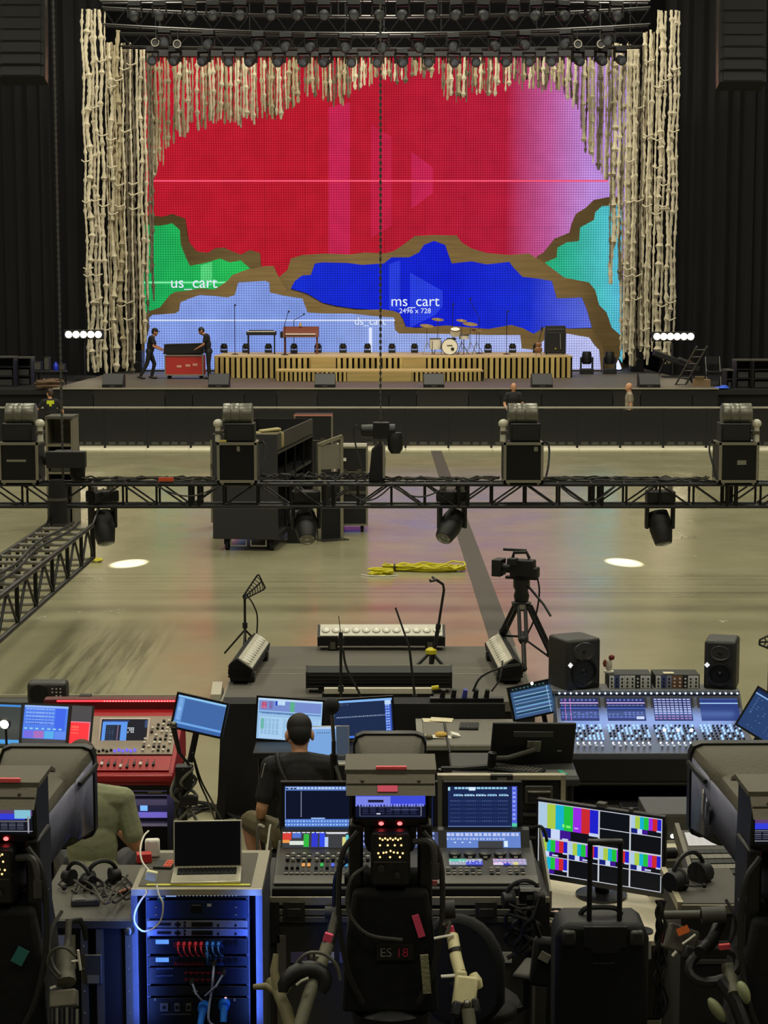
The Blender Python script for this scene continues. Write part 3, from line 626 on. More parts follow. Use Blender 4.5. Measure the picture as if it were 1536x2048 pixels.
# roadies with the red case
p = G(371, 757, DZ); k = T('road_case', 'red flight case with silver edges pushed by two stagehands', 'flight case', p); 
A(k, 'case_body', B(-.66, .66, -.4, .4, .13, .82), M((176, 44, 36), .5), .012)
for z in (.13, .8): A(k, 'edge_trim', B(-.68, .68, -.42, -.4, z - .015, z + .03), EDGE)
for x in (-.67, .63): A(k, 'edge_trim', B(x, x + .04, -.421, -.4, .14, .8), EDGE)
for x in (-.25, .05, .3): A(k, 'case_label', B(x, x + .16, -.406, -.4, .42 + x * .1, .5 + x * .1), M((205, 150, 130)))
for x in (-.55, .55):
    for y in (-.3, .3): A(k, 'caster', MB().cyl((x - .03, y, .065), (x + .03, y, .065), .065, n=10).box(x - .04, x + .04, y - .04, y + .04, .06, .13), RUB)
cs = k
k = T('equipment_box', 'black open equipment box riding on top of the red case', 'equipment case', p + Vector((-.02, 0, .825))); A(k, 'tray', MB().prism([(-.7, .02), (.7, .05), (.68, .4), (-.66, .36)], -.35, .35), BLK2, .01); A(k, 'front_lip', MB().prism([(-.7, .345), (.7, .385), (.7, .405), (-.7, .365)], -.37, -.35), GREY); A(k, 'foot', B(-.6, .6, -.3, .3, 0, .03), BLK)
BK = M((20, 20, 22), .8); 
person('stagehand in black with a cap pushing the left end of the red case', (P(299, 700, 62).x, 62, DZ), PI / 2 + .1,
       joints(che=(0, -.08, 1.28), nec=(0, -.14, 1.46), hed=(0, -.19, 1.6), hrot=(.25, 0, 0), shl=(.18, -.1, 1.4), shr=(-.18, -.1, 1.4), ell=(.2, -.22, 1.12), wrl=(.14, -.45, 1.02), elr=(-.22, -.14, 1.12), wrr=(-.18, -.4, 1.0), knl=(.1, -.16, .52), anl=(.1, -.06, .09), tol=(.1, -.22, .04), knr=(-.1, .1, .5), anr=(-.1, .33, .1), tor=(-.1, .18, .03)),
       BK, BK, M((30, 24, 20)), SKIN2, .02, cap=BK)
person('stagehand in black looking down at the right end of the red case', (P(417, 700, 62).x, 62.05, DZ), -PI / 2 + .05,
       joints(che=(0, -.07, 1.34), nec=(0, -.15, 1.53), hed=(0, -.24, 1.64), hrot=(.55, 0, 0), shl=(.19, -.09, 1.46), shr=(-.19, -.09, 1.46), ell=(.22, -.16, 1.18), wrl=(.16, -.4, 1.05), elr=(-.22, -.12, 1.18), wrr=(-.18, -.36, 1.02)),
       BK, BK, M((30, 24, 20)), SKIN2, .02)
# blinder bars
def blinder(label, u0, u1, v, Y, cells):
    a, b = P(u0, v, Y), P(u1, v, Y); k = T('blinder_light', label, 'stage light', ((a.x + b.x) / 2, Y, DZ)); w2 = (b.x - a.x) / 2; z = a.z - DZ
    A(k, 'housing', B(-w2 - .05, w2 + .05, -.02, .18, z - .17, z + .17), BLK2, .02)
    for i in range(cells):
        x = -w2 + (i + .5) * 2 * w2 / cells; A(k, 'lamp', MB().cyl((x, -.021, z), (x, -.05, z), .12, .1), E((255, 236, 200), 14))
    bar(k, 'pole', (0, .1, .05), (0, .1, z), .04, BLK2); A(k, 'base', B(-.35, .35, -.2, .4, 0, .05), BLK)
blinder('glaring blinder lamp bar at the left edge of the stage', 130, 204, 669, 63.2, 5); blinder('glaring blinder lamp bar at the right edge of the stage', 1307, 1388, 673, 63.2, 6)
# ---- line arrays
def pa(label, u_in, s, Y, vb):
    k = T('line_array', label, 'loudspeaker', (P(u_in, 60, Y).x, Y, 0)); zb = P(u_in, vb, Y).z; x0 = 0
    mc = meshof(MB().prism([(0, -.45), (1.35, -.45), (1.35, .28), (0, .28)], -.175, .175, 'z').box(.1, 1.25, -.47, -.45, -.14, .14), MATT); fl = meshof(B(-.012, .0, -.3, .1, -.19, .19), STEEL)
    for i in range(9):
        z = zb + .2 + i * .36; y = -.03 * max(0, 6 - i) ** 1.6 * .3
        q = inst(k, 'cabinet', mc, (x0 if s > 0 else x0 - 1.35, y + .3, z), (-.05 * max(0, 5 - i), 0, 0)); inst(q, 'rigging_plate', fl, (0, 0, 0) if s > 0 else (1.362, 0, 0))
    A(k, 'fly_frame', B(-.1 if s > 0 else -1.3, 1.3 if s > 0 else .1, -.3, .5, zb + 3.46, zb + 3.6), STEEL); bar(k, 'chain', (s * .6, .1, zb + 3.6), (s * .6, .1, zb + 9), .03, STEEL)
pa('black line array of loudspeakers hanging at the top left', 90, -1, 54, 165); pa('black line array of loudspeakers hanging at the top right', 1438, 1, 54, 176)
# ================================================================== rig above the stage
RIGM = M((26, 26, 27), .35, .6); RIGL = M((58, 57, 56), .35, .7)
def arc_truss(label, v_mid, v_end, Y, u0, u1, h, n=44):
    k = T('rig_truss', label, 'truss', (0, Y, 0)); pts = []
    for i in range(n + 1):
        t = -1 + 2 * i / n; u = u0 + (u1 - u0) * i / n; p = P(u, v_mid + (v_end - v_mid) * t * t, Y); pts.append(Vector((p.x, -.9 * (1 - t * t), p.z)))
    for dy in (0, .5):
        for dz in (0, h): A(k, 'chord', MB().tube([p + Vector((0, dy, dz)) for p in pts], .035, 6), RIGL if dy == 0 else RIGM)
    for i in range(n):
        a, b = pts[i], pts[i + 1]
        bar(k, 'brace', a + Vector((0, 0, 0 if i % 2 else h)), b + Vector((0, 0, h if i % 2 else 0)), .022, RIGM, 6)
        if i % 2: bar(k, 'rung', a, a + Vector((0, .5, 0)), .022, RIGM, 6)
    for i in range(3, n, 8): bar(k, 'hanger', pts[i] + Vector((0, .25, h)), pts[i] + Vector((0, .25, 9)), .025, RIGM, 6)
    return k, pts
_, r1 = arc_truss('upper black lighting truss cut by the top edge, nearest', 8, 2, 59, 200, 1300, .5)
_, r2 = arc_truss('middle curved lighting truss with pale tubes above the stage', 74, 48, 62, 205, 1300, .55)
_, r3 = arc_truss('lower lighting truss just above the rope fringe', 104, 92, 65, 240, 1285, .45)
mv = T('hanging_moving_light', 'x', 'stage light', (0, 0, -5)); LENS = M((95, 98, 108), .08, .6)
A(mv, 'base', B(-.2, .2, -.14, .14, -.16, 0), BLK2, .01); A(mv, 'yoke', MB().box(-.24, -.19, -.06, .06, -.5, -.13).box(.19, .24, -.06, .06, -.5, -.13).box(-.24, .24, -.06, .06, -.2, -.15), RIGM)
hd = A(mv, 'head', MB().lathe([(.1, -.1), (.16, -.05), (.17, .18), (.145, .26)], 14, Matrix.Translation((0, 0, -.44)) @ Euler((1.9, 0, 0)).to_matrix().to_4x4()), BLK)
A(hd, 'lens', MB().lathe([(.13, .262), (.1, .275), (.02, .285)], 14, Matrix.Translation((0, 0, -.44)) @ Euler((1.9, 0, 0)).to_matrix().to_4x4()), LENS)
ORD = 'first second third fourth fifth sixth seventh eighth ninth tenth eleventh twelfth thirteenth fourteenth fifteenth sixteenth seventeenth eighteenth nineteenth twentieth'.split()
def row(us, pts, dz, label, group, Y):
    for i, u in enumerate(us):
        x = P(u, 60, Y).x; z = min(pts, key=lambda p: abs(p.x - x)); dup(mv, (x, Y + z.y, z.z + dz), RN.uniform(-.4, .4), label.replace('#', ORD[i] + ' from the left'), group)
mv_l = ['black moving light in the upper rig row, #', 'black moving light in the lower rig row, #', 'black moving light in the middle rig row, #']
row([272, 322, 382, 430, 484, 545, 600, 650, 708, 757, 806, 862, 912, 962, 1022, 1070, 1122, 1180, 1230], r1, -.02, mv_l[0], 'moving lights in the upper rig row', 59)
row([305, 352, 410, 460, 504, 560, 610, 652, 704, 755, 802, 856, 906, 950, 1008, 1056, 1102, 1154, 1200, 1240], r3, -.02, mv_l[1], 'moving lights in the lower rig row', 65)
row([330, 420, 520, 575, 625, 690, 765, 835, 905, 985, 1045, 1130, 1215], r2, -.02, mv_l[2], 'moving lights in the middle rig row', 62)
for o in [mv] + list(mv.children_recursive): bpy.data.objects.remove(o)
for u, v in ((310, 85), (354, 88), (1156, 88), (1202, 88)):
    p = P(u, v, 64.3); k = T('ring_lamp', 'pale ringed lamp in the lower rig row' + {310: ', outermost left', 354: ', second from the left', 1156: ', second from the right', 1202: ', outermost right'}[u], 'stage light', p)
    A(k, 'ring', MB().tube([(.13 * math.cos(q * PI / 8), 0, .13 * math.sin(q * PI / 8)) for q in range(17)], .022, 6, False), LGREY); A(k, 'can', MB().cyl((0, .02, 0), (0, .3, 0), .12, .1), BLK2); bar(k, 'clamp', (0, .2, 0), (0, .25, .5), .02, RIGM)
# ================================================================== people in the pit
JN = lambda **k: joints(**k)
person('bald stagehand in a black shirt facing forward behind the barricade', (P(1027, 800, 53.2).x, 53.2, 0), 0, JN(hrot=(.3, 0, 0), elr=(-.27, -.02, 1.15), wrr=(-.2, -.2, 1.0), ell=(.27, -.02, 1.15), wrl=(.2, -.2, 1.0)), M((30, 28, 28), .8), BK, M((60, 40, 30)), SKIN, .02, bald=True)
person('bald person in a pale shirt seen side on behind the barricade', (P(1258, 800, 53.2).x, 53.2, 0), -PI / 2, JN(hrot=(.1, 0, 0)), M((150, 138, 118), .8), M((66, 62, 58), .8), M((90, 70, 50)), SKIN, .02, bald=True)
pl = person('stagehand in a black shirt with a yellow back print leaning by the left barricade', (P(100, 800, 49.6).x, 49.6, 0), PI + .25, JN(elr=(-.34, -.05, 1.15), wrr=(-.36, -.25, 1.0), ell=(.36, -.02, 1.2), wrl=(.5, -.2, 1.05), hrot=(0, 0, .4)), M((26, 26, 28), .8), BK, M((60, 45, 32)), SKIN, .02)
A(pl, 'back_print', MB().bx((0, .139, 1.41), (.2, .012, .1)).bx((0, .139, 1.33), (.06, .012, .06)), M((205, 215, 30), .6))
# ================================================================== clutter in the stage wings
def rack(label, u0, u1, vt, vb, Y, z0, mat=BLK2, lip=True, shelves=2):
    a, b = P(u0, vt, Y), P(u1, vt, Y); k = T('equipment_rack', label, 'equipment rack', ((a.x + b.x) / 2, Y, z0)); w2 = (b.x - a.x) / 2; h = a.z - z0
    A(k, 'side_panel', B(-w2, -w2 + .04, 0, .7, 0, h), mat); A(k, 'side_panel', B(w2 - .04, w2, 0, .7, 0, h), mat); A(k, 'back_panel', B(-w2, w2, .66, .7, 0, h), mat)
    for i in range(shelves + 1): A(k, 'shelf', B(-w2 + .04, w2 - .04, 0, .66, h * i / (shelves + 1) + .0, h * i / (shelves + 1) + .04), mat)
    A(k, 'top', B(-w2, w2, -.02, .72, h, h + .05), GREY if lip else mat)
    for i in range(shelves): A(k, 'unit', B(-w2 + .08, w2 - .08, .03, .5, h * (i + .0) / (shelves + 1) + .05, h * (i + .62) / (shelves + 1) + .05), DGREY)
    return k
rack('black shelf rack at the far left edge of the stage', -30, 28, 716, 760, 58.5, 1.4); rack('black shelf rack with a pale top, second from the left edge', 32, 62, 717, 758, 59.5, 1.4)
rack('black equipment rack at the far right edge of the stage', 1506, 1560, 722, 775, 57.2, 1.4); rack('black equipment rack second from the right edge of the stage', 1472, 1503, 722, 775, 57.6, 1.4); rack('black rack beside the blue cloth at the right wing', 1452, 1468, 742, 776, 57.0, 1.4, BLK, True, 1)
def table(label, u0, u1, v, Y, z0, mat, name='folding_table'):
    a, b = P(u0, v, Y), P(u1, v, Y); k = T(name, label, 'table', ((a.x + b.x) / 2, Y, z0)); w2 = (b.x - a.x) / 2; h = a.z - z0
    A(k, 'tabletop', B(-w2, w2, 0, .7, h - .05, h), mat, .01)
    for x in (-w2 + .06, w2 - .06):
        for y in (.06, .64): bar(k, 'leg', (x, y, 0), (x, y, h - .05), .025, BLK2)
    return k, Vector((k.location.x, Y, a.z)), w2
k, tp, w2 = table('black work table at the left wing beneath scattered gear', 66, 128, 742, 58.2, 1.4, BLK)
one('blue_bottle', 'small blue jug on the left wing work table', 'bottle', MB().lathe([(.07, 0), (.08, .05), (.08, .2), (.03, .26), (.03, .3)], 10), M((30, 50, 190), .4), tp + Vector((.2, .2, 0)))
for i, (x, wd, h) in enumerate(((-.4, .25, .3), (-.1, .18, .45), (.38, .2, .22))):
    k = T('gear_box', ['squat dark gear box on the left wing table, left end', 'tall dark gear box mid left wing table', 'small dark gear box at the right end of the left wing table'][i], 'equipment', tp + Vector((x, .35, 0))); A(k, 'case_body', B(-wd / 2, wd / 2, -.12, .12, 0, h), BLK, .01); A(k, 'front_panel', B(-wd * .4, wd * .4, -.128, -.12, .04, h - .04), GREY)
def cable_heap(label, c, rad, turns, mat, seed, rz=0, flat=1.0, r=.012, name='cable_coil'):
    q = random.Random(seed); pts = []
    n = turns * 14
    for i in range(n + 1):
        a = 2 * PI * i / 14; rr = rad * (.72 + .28 * math.sin(a * .37 + seed)) * q.uniform(.92, 1.06); pts.append((rr * math.cos(a), rr * flat * math.sin(a), r + r * 1.4 * (i / n) * turns * .35 + q.uniform(0, r)))
    return one(name, label, 'cable', MB().tube(pts, r, 5), mat, c, rz)
cable_heap('heap of brown rope coiled at the left edge of the stage', Vector((P(98, 765, 56.8).x, 56.8, 1.4)), .42, 9, M((96, 74, 56), .9), 4, r=.05, name='rope_coil')
def stack(label, u0, u1, vt, vb, Y):
    a, b = P(u0, vt, Y), P(u1, vb, Y); k = T('speaker_stack', label, 'loudspeaker', ((a.x + b.x) / 2, Y, DZ)); w_ = (b.x - a.x) / 2; h = a.z - DZ
    for i in range(2): A(k, 'cabinet', B(-w_, w_, 0, .6, h * i / 2 + .006 * i, h * (i + 1) / 2), BLK2, .015); A(k, 'grille', B(-w_ + .04, w_ - .04, -.015, 0, h * i / 2 + .05, h * (i + 1) / 2 - .05), MATT)
    A(k, 'handle', B(-.06, .06, -.02, -.015, h * .5 - .03, h * .5 + .03), GREY)
stack('tall black speaker stack behind the foot of the left rope curtain', 226, 246, 640, 745, 68.3); stack('low black speaker stack at the inner foot of the left rope curtain', 262, 284, 702, 745, 67.6); stack('black speaker stack behind the foot of the right rope curtain', 1262, 1288, 690, 742, 68.3)
k = T('keyboard_boom', 'long black boom stand tilted over the deck at the right wing', 'stand', Vector((P(1340, 740, 59).x, 59, DZ)))
bar(k, 'post', (-.5, 0, 0), (-.1, 0, .9), .04, BLK2); bar(k, 'post', (.75, 0, 0), (.3, 0, .75), .04, BLK2); A(k, 'arm', MB().bx((.2, 0, .72), (1.6, .3, .18), (0, .35, 0)), BLK, .02); A(k, 'pad', MB().bx((.5, -.02, .72), (.5, .34, .1), (0, .35, 0)), DGREY, .02)
k = T('red_beacon', 'small red round lamp on a stand at the right wing', 'lamp', Vector((P(1377, 725, 59.5).x, 59.5, DZ))); bar(k, 'pole', (0, 0, 0), (0, 0, .55), .02, BLK2); A(k, 'globe', MB().sph((0, 0, .62), .12), M((190, 40, 44), .4))
k = T('stepladder', 'leaning metal ladder at the right wing of the stage', 'ladder', Vector((P(1405, 760, 56.4).x, 57.2, 1.4)))
for s in (-.16, .16): bar(k, 'rail', (s - .5, .6, .02), (s + .05, -.3, 1.35), .03, GREY)
for i in range(6): t = (i + .5) / 6; bar(k, 'rung', (-.66 + .55 * t, .6 - .9 * t, 1.35 * t), (-.34 + .55 * t, .6 - .9 * t, 1.35 * t), .02, GREY)
k, tp, w2 = table('small table under a blue cloth at the right wing', 1400, 1450, 780, 56.55, .02, BLK, 'side_table')
one('blue_cloth', 'crumpled bright blue cloth lying on the right wing table', 'cloth', MB().sph((0, 0, .05), (.3, .2, .045), 10, 6).sph((.12, .02, .09), (.13, .12, .05), 8, 6), M((50, 90, 215), .8), tp + Vector((.28, .2, .005)))
k = T('gear_box', 'brown cardboard box on the right wing table', 'box', tp + Vector((-.3, .3, .005))); A(k, 'carton', B(-.25, .25, -.2, .2, 0, .32), M((132, 108, 78), .8), .01); A(k, 'flap', MB().bx((-.1, -.22, .36), (.3, .02, .12), (.5, 0, 0)), M((140, 116, 84), .8))
k = T('director_chair', 'folding metal chair at the right wing behind the table', 'chair', Vector((P(1430, 750, 59).x, 59.3, 1.4)))
A(k, 'seat', B(-.25, .25, -.22, .22, .44, .48), BLK); A(k, 'backrest', B(-.25, .25, .2, .24, .7, .95), BLK)
for x in (-.23, .23): bar(k, 'leg', (x, -.2, 0), (x, .22, .95), .018, STEEL); bar(k, 'leg', (x, .2, 0), (x, -.2, .5), .018, STEEL)
# ================================================================== front truss and everything on it
TR = M((26, 26, 27), .4, .5); TRL = M((52, 51, 49), .4, .5)
ZT, ZB, YF_, YK = P(768, 969, 24).z, P(768, 1013, 24).z, 24.0, 24.34
ft = T('front_truss', 'long black box truss slung low right across the hall', 'truss', (0, 0, 0))
for y in (YF_, YK):
    for z in (ZT, ZB): bar(ft, 'chord', (-6.2, y, z), (6.2, y, z), .026, TR)
x = -6.2; i = 0
while x < 6.1:
    big = i % 4 == 0
    for y in (YF_, YK):
        bar(ft, 'upright', (x, y, ZB), (x, y, ZT), .028 if big else .016, TR)
        if i % 4 in (0, 1): bar(ft, 'brace', (x, y, ZB), (x + .42, y, ZT), .013, TR)
        if i % 4 in (2, 3): bar(ft, 'brace', (x, y, ZT), (x + .42, y, ZB), .013, TR)
    bar(ft, 'rung', (x, YF_, ZT), (x, YK, ZT), .014, TRL); bar(ft, 'rung', (x, YF_, ZB), (x, YK, ZB), .014, TR)
    if big: bar(ft, 'upright', (x + .12, YF_, ZB), (x + .12, YF_, ZT), .028, TR); bar(ft, 'upright', (x + .12, YK, ZB), (x + .12, YK, ZT), .028, TR)
    x += .45; i += 1
for u0, u1, sd in ((160, 430, 1), (520, 740, 2), (770, 1000, 3), (1090, 1420, 4)):       # cables lying along the truss
    q = random.Random(sd); k = T('cable_run', ['bundle of black cables on the truss left of the left-centre case', 'tangle of cables on the truss below the black road cart', 'thin cables on the truss left of the right-centre case', 'loose cables on the truss between the two right cases'][sd - 1], 'cable', (0, 24.15, ZT + .03))
    a, b = P(u0, 960, 24).x, P(u1, 960, 24).x
    for j in range(5):
        A(k, 'cable', MB().tube([(a + (b - a) * t / 16, q.uniform(-.12, .12), .012 + q.uniform(0, .05) + (.06 * math.sin(t * 1.1 + j) ** 2 if sd == 2 else 0)) for t in range(17)], .012, 5), q.choice((CABLE, M((58, 52, 44), .7), M((34, 33, 32), .6))))
    if sd == 1: A(k, 'orange_tape', B(a + 1.05, a + 1.25, -.14, -.1, .01, .06), M((210, 80, 40), .6))
sag = T('hanging_cable', 'black cable sagging in loops below the truss top chord', 'cable', (0, 23.98, ZT))
for a, b, dpt in ((-3.05, -2.2, .14), (-.55, .1, .2), (.1, .85, .15), (2.35, 3.1, .22)): A(sag, 'loop', MB().tube([(a + (b - a) * t / 10, -.03, -.01 - dpt * math.sin(PI * t / 10)) for t in range(11)], .011, 5), CABLE)
def followspot(u, label, var):
    p = P(u, 966, 24.17); k = T('followspot_case', label, 'flight case', (p.x, 24.17, ZT + .03)); w2, h = .265, .54
    for i, z in enumerate((0, h - .035)): A(k, 'edge_trim', MB().box(-w2, w2, -.25, -.22, z, z + .035).box(-w2, -w2 + .03, -.25, .25, z, z + .035).box(w2 - .03, w2, -.25, .25, z, z + .035), EDGE)
    for x in (-w2, w2 - .035): A(k, 'edge_trim', B(x, x + .035, -.252, -.22, .034, h - .034), EDGE)
    for x in (-w2, w2 - .015): A(k, 'side_panel', B(x, x + .015, -.22, .25, .036, h - .036), CASE)
    A(k, 'top_panel', B(-w2 + .03, w2 - .03, -.22, .25, h - .02, h), CASE); A(k, 'back_panel', B(-w2, w2, .23, .25, .03, h), CASE)
    A(k, 'front_panel', B(-w2 + .035, w2 - .035, -.225, -.21, .035, h - .035), M((10, 11, 15), .35)); A(k, 'tape_mark', B(*((.0, .04, -.228, -.224, h - .12, h - .05) if var == 1 else (-.02, .1, -.228, -.224, .24, .3) if var == 3 else (.14, .19, -.228, -.224, h - .12, h - .06) if var == 2 else (-.16, .1, -.228, -.224, .28, .31))), LGREY)
    for x in (-.2, .2): A(k, 'corner_ball', MB().sph((x, -.22, -.0), .03, 8, 6), STEEL)
    f = T('followspot', label.replace('black-fronted flight case', 'lamp with a ribbed grey drum'), 'stage light', (p.x, 24.17, ZT + .03 + h)); s = -1 if var in (0, 3) else 1
    A(f, 'ballast', B(-.2 + .03 * s, .2 + .03 * s, -.16, .2, 0, .25), BLK2, .015)
    A(f, 'front_plate', B(-.17 + .03 * s, .17 + .03 * s, -.166, -.16, .02, .22), BLK); dr = A(f, 'drum', MB().lathe([(.13, -.2), (.15, -.19), (.15, -.1), (.142, -.09), (.15, -.08), (.15, .02), (.142, .03), (.15, .04), (.15, .19), (.13, .2)], 18, Matrix.Translation((.0, .02, .36)) @ Euler((0, PI / 2, 0)).to_matrix().to_4x4()), M((112, 110, 100), .35, .4))
    A(f, 'side_lever', MB().cyl((-.26 * s, -.05, 0.0), (-.26 * s, -.05, .22), .045, .04).sph((-.26 * s, -.05, .24), (.07, .07, .06)), M((205, 200, 182), .4)); A(f, 'bracket', B(-.3, -.2, -.1, .1, .1, .14) if s > 0 else B(.2, .3, -.1, .1, .1, .14), STEEL)
    A(f, 'yellow_tag', B(-.24, -.14, -.21, -.19, .005, .03), M((200, 180, 80), .6)) if var == 1 else None
    A(k, 'cable', MB().tube([(.27 * s, .05, h - .03), (.34 * s, .02, h - .02), (.36 * s, -.04, h - .14), (.33 * s, -.2, .2), (.29 * s, -.26, .04)], .014, 6), CABLE)
followspot(45, 'black-fronted flight case on the truss at far left', 0); followspot(477, 'black-fronted flight case on the truss before the road cart', 1)
followspot(1044, 'black-fronted flight case on the truss right of centre', 2); followspot(1470, 'black-fronted flight case on the truss at far right', 3)
def mover(u, v, label, tilt, pan):
    p = P(u, 1012, 24.17); k = T('truss_moving_light', label, 'stage light', (p.x, 24.17, ZB), 0, 'moving lights hung under the low truss')
    A(k, 'base', B(-.19, .19, -.13, .13, .04, .2), BLK2, .02); 
    for x in (-.13, .13): A(k, 'clamp', MB().box(x - .03, x + .03, -.05, .05, .2, .26), LGREY)
    y = A(k, 'yoke', MB().box(-.2, -.15, -.06, .06, -.32, .04).box(.15, .2, -.06, .06, -.32, .04).box(-.2, .2, -.07, .07, .0, .05), BLK2, .015)
    m = Matrix.Translation((0, 0, -.24)) @ Euler(tilt).to_matrix().to_4x4()
    h = A(k, 'head', MB().lathe([(.06, -.17), (.13, -.15), (.15, -.05), (.155, .1), (.12, .28), (.11, .3)], 18, m), BLK); A(h, 'lens', MB().lathe([(.1, .301), (.07, .315), (.02, .32)], 18, m), M((96, 96, 92), .15, .3))
    A(k, 'safety_cable', MB().tube([(-.1, .1, .2), (0, .16, .12), (.1, .12, .21)], .01, 5), CABLE); k.rotation_euler.z = pan
mover(904, 0, 'moving light under the low truss before the dark floor strip, head tipped right', (2.6, .75, 0), .3); mover(1320, 0, 'moving light under the low truss at the right, head aimed down', (2.75, -.15, 0), 0)
mover(205, 0, 'moving light under the low truss at the left corner', (2.7, .1, 0), .7); mover(612, 0, 'moving light under the low truss before the road cart', (2.3, 0, 0), .1)
# chain hoists
def hoist(u, label, zc, left):
    p = P(u, 900, 24.17); k = T('chain_hoist', label, 'chain hoist', (p.x, 24.17, zc))
    A(k, 'motor', MB().cyl((-.26, 0, 0), (.2, 0, 0), .085, .095, 12).box(-.1, .12, -.09, .09, -.1, .12), BLK2, .01); A(k, 'chain_bag', MB().lathe([(.06, -.3), (.1, -.24), (.11, -.1), (.09, -.02)], 10, Matrix.Translation((.2, -.02, 0))), BLK)
    bar(k, 'hook', (0, 0, -.1), (0, 0, ZT - zc), .016, STEEL); A(k, 'control_cable', MB().tube([(-.24, -.05, 0), (-.33, -.09, .08), (-.35, -.1, -.1), (-.2, -.2, ZT - zc + .04)], .012, 5), CABLE)
    m = MB(); z = .12; i = 0
    while z < 18:
        m.box(-.016, .016, -.006, .006, z, z + .05) if i % 2 else m.box(-.006, .006, -.016, .016, z, z + .05); z += .042; i += 1
    A(k, 'chain', m, M((104, 104, 100), .4, .7), kind='stuff', smooth=False)
    return k
hoist(761, 'chain hoist on a long chain above the truss at centre', P(760, 862, 24.17).z, 0)
k = hoist(125, 'chain hoist with a long chain at the left end of the truss', P(125, 918, 24.17).z, 1)
A(k, 'control_box', B(-.18, .34, -.26, -.1, -.1, .12), BLK, .01)
k = T('black_cover', 'black cloth cover standing on the truss under the centre hoist', 'cover', (P(752, 930, 24.17).x, 24.2, ZT + .03)); A(k, 'cloth', MB().prism([(-.1, 0), (.12, 0), (.13, .3), (.1, .48), (.04, .52), (-.06, .42)], -.12, .12), MATT, .02); A(k, 'pale_strap', B(.09, .125, -.13, -.12, .05, .5), LGREY)
# corner sleeve and the truss running toward the camera
k = T('corner_sleeve', 'black cloth sleeve over the truss corner at left', 'cover', (P(119, 1000, 23.9).x, 23.75, P(119, 1046, 23.75).z)); A(k, 'cloth', MB().lathe([(.13, 0), (.125, .2), (.12, .45), (.1, .58)], 14), MATT); A(k, 'strap', MB().lathe([(.127, .3), (.13, .32), (.127, .34)], 14, None, False), GREY)
XL0, XL1, ZL0, ZL1 = -4.42, -3.82, .84, 1.27
lt = T('side_truss', 'black box truss running toward the camera at the left', 'truss', (0, 0, 0))
for xx in (XL0, XL1):
    for z in (ZL0, ZL1): bar(lt, 'chord', (xx, 15, z), (xx, 23.4, z), .03, TRL)
y = 15.0; i = 0
while y < 23.3:
    for xx in (XL0, XL1):
        bar(lt, 'brace', (xx, y, ZL0 if i % 2 else ZL1), (xx, min(23.4, y + .5), ZL1 if i % 2 else ZL0), .016, TR)
        if i % 2: bar(lt, 'upright', (xx, y, ZL0), (xx, y, ZL1), .024, TR)
    bar(lt, 'rung', (XL0, y, ZL1), (XL1, y, ZL1), .022, M((112, 108, 98), .5)); bar(lt, 'rung', (XL0, y + .25, ZL0), (XL1, y + .25, ZL0), .02, LGREY)
    y += .5; i += 1
bar(lt, 'upright', (XL1, 23.4, ZL0), (XL1, 23.4, ZL1), .035, TR); bar(lt, 'upright', (XL0, 23.4, ZL0), (XL0, 23.4, ZL1), .035, TR)
for xx in (XL0, XL1): bar(lt, 'corner_link', (xx, 23.4, ZL1), (xx, 24.0, ZB), .02, TR)
for xx in (XL0 + .15, XL1 - .15): bar(lt, 'hanging_leg', (xx, 15.2, 0), (xx, 15.2, ZL0), .03, TR)
k = T('cable_run', 'pair of cables lying along the top of the side truss', 'cable', (-4.1, 0, ZL1 + .035)); 
for j in range(2): A(k, 'cable', MB().tube([(.1 * j + .05 * math.sin(t * .9 + j), 15 + t * .52, .012) for t in range(17)], .018, 6), BLK)
# ================================================================== road cart and cases on the hall floor
a = G(424, 1104, 0); Yc = a.y + .1; xl, xr = P(424, 1000, Yc).x, P(556, 1000, Yc).x
ct = T('road_cart', 'large black road cart with an open shelf side behind the truss', 'equipment cart', ((xl + xr) / 2, Yc, 0), -.11); w2 = (xr - xl) / 2; HT = P(490, 868, Yc).z; LN = 4.0
A(ct, 'end_panel', B(-w2, w2, 0, .05, .2, HT), M((40, 40, 43), .5), .01); A(ct, 'end_panel', B(-w2, w2, LN - .05, LN, .2, HT), CASE); A(ct, 'deck', B(-w2, w2, .05, LN - .05, .2, .3), CASE); A(ct, 'top_panel', B(-w2, w2, .05, LN - .05, HT - .3, HT - .27), CASE)
A(ct, 'side_board', B(w2 - .03, w2, .05, LN - .05, HT - .34, HT), M((62, 58, 52), .6)); A(ct, 'side_board', B(-w2, -w2 + .03, .05, LN - .05, HT - .34, HT), CASE); A(ct, 'shelf', B(-w2, w2 - .02, .05, LN - .05, 1.15, 1.2), CASE)
A(ct, 'partition', B(-.02, .02, .05, LN - .05, .3, HT - .3), MATT)
for y in (1.0, 2.0, 3.0): bar(ct, 'post', (w2 - .03, y, .3), (w2 - .03, y, HT - .34), .02, TR)
A(ct, 'round_badge', MB().cyl((w2 * .35, -.003, HT - .12), (w2 * .35, .002, HT - .12), .05), LGREY)
for x in (-w2 + .22, w2 - .12):
    for y in (.15, LN - .2): A(ct, 'caster', MB().cyl((x - .03, y, .09), (x + .03, y, .09), .09).box(x - .05, x + .05, y - .06, y + .06, .1, .2), RUB)
for x in (-.12, .22): A(ct, 'pull_frame', MB().box(x - .14, x + .14, .01, .03, .08, .1).box(x - .14, x - .12, .01, .03, .1, .2).box(x + .12, x + .14, .01, .03, .1, .2), LGREY)
lamp = T('work_lamp', 'small dark lamp box standing on the cart deck under the truss', 'lamp', ct.location + Vector((w2 - .1, 1.7, .3))); lamp.location = (ct.location.x + w2 + .32, Yc + 1.2, .0)
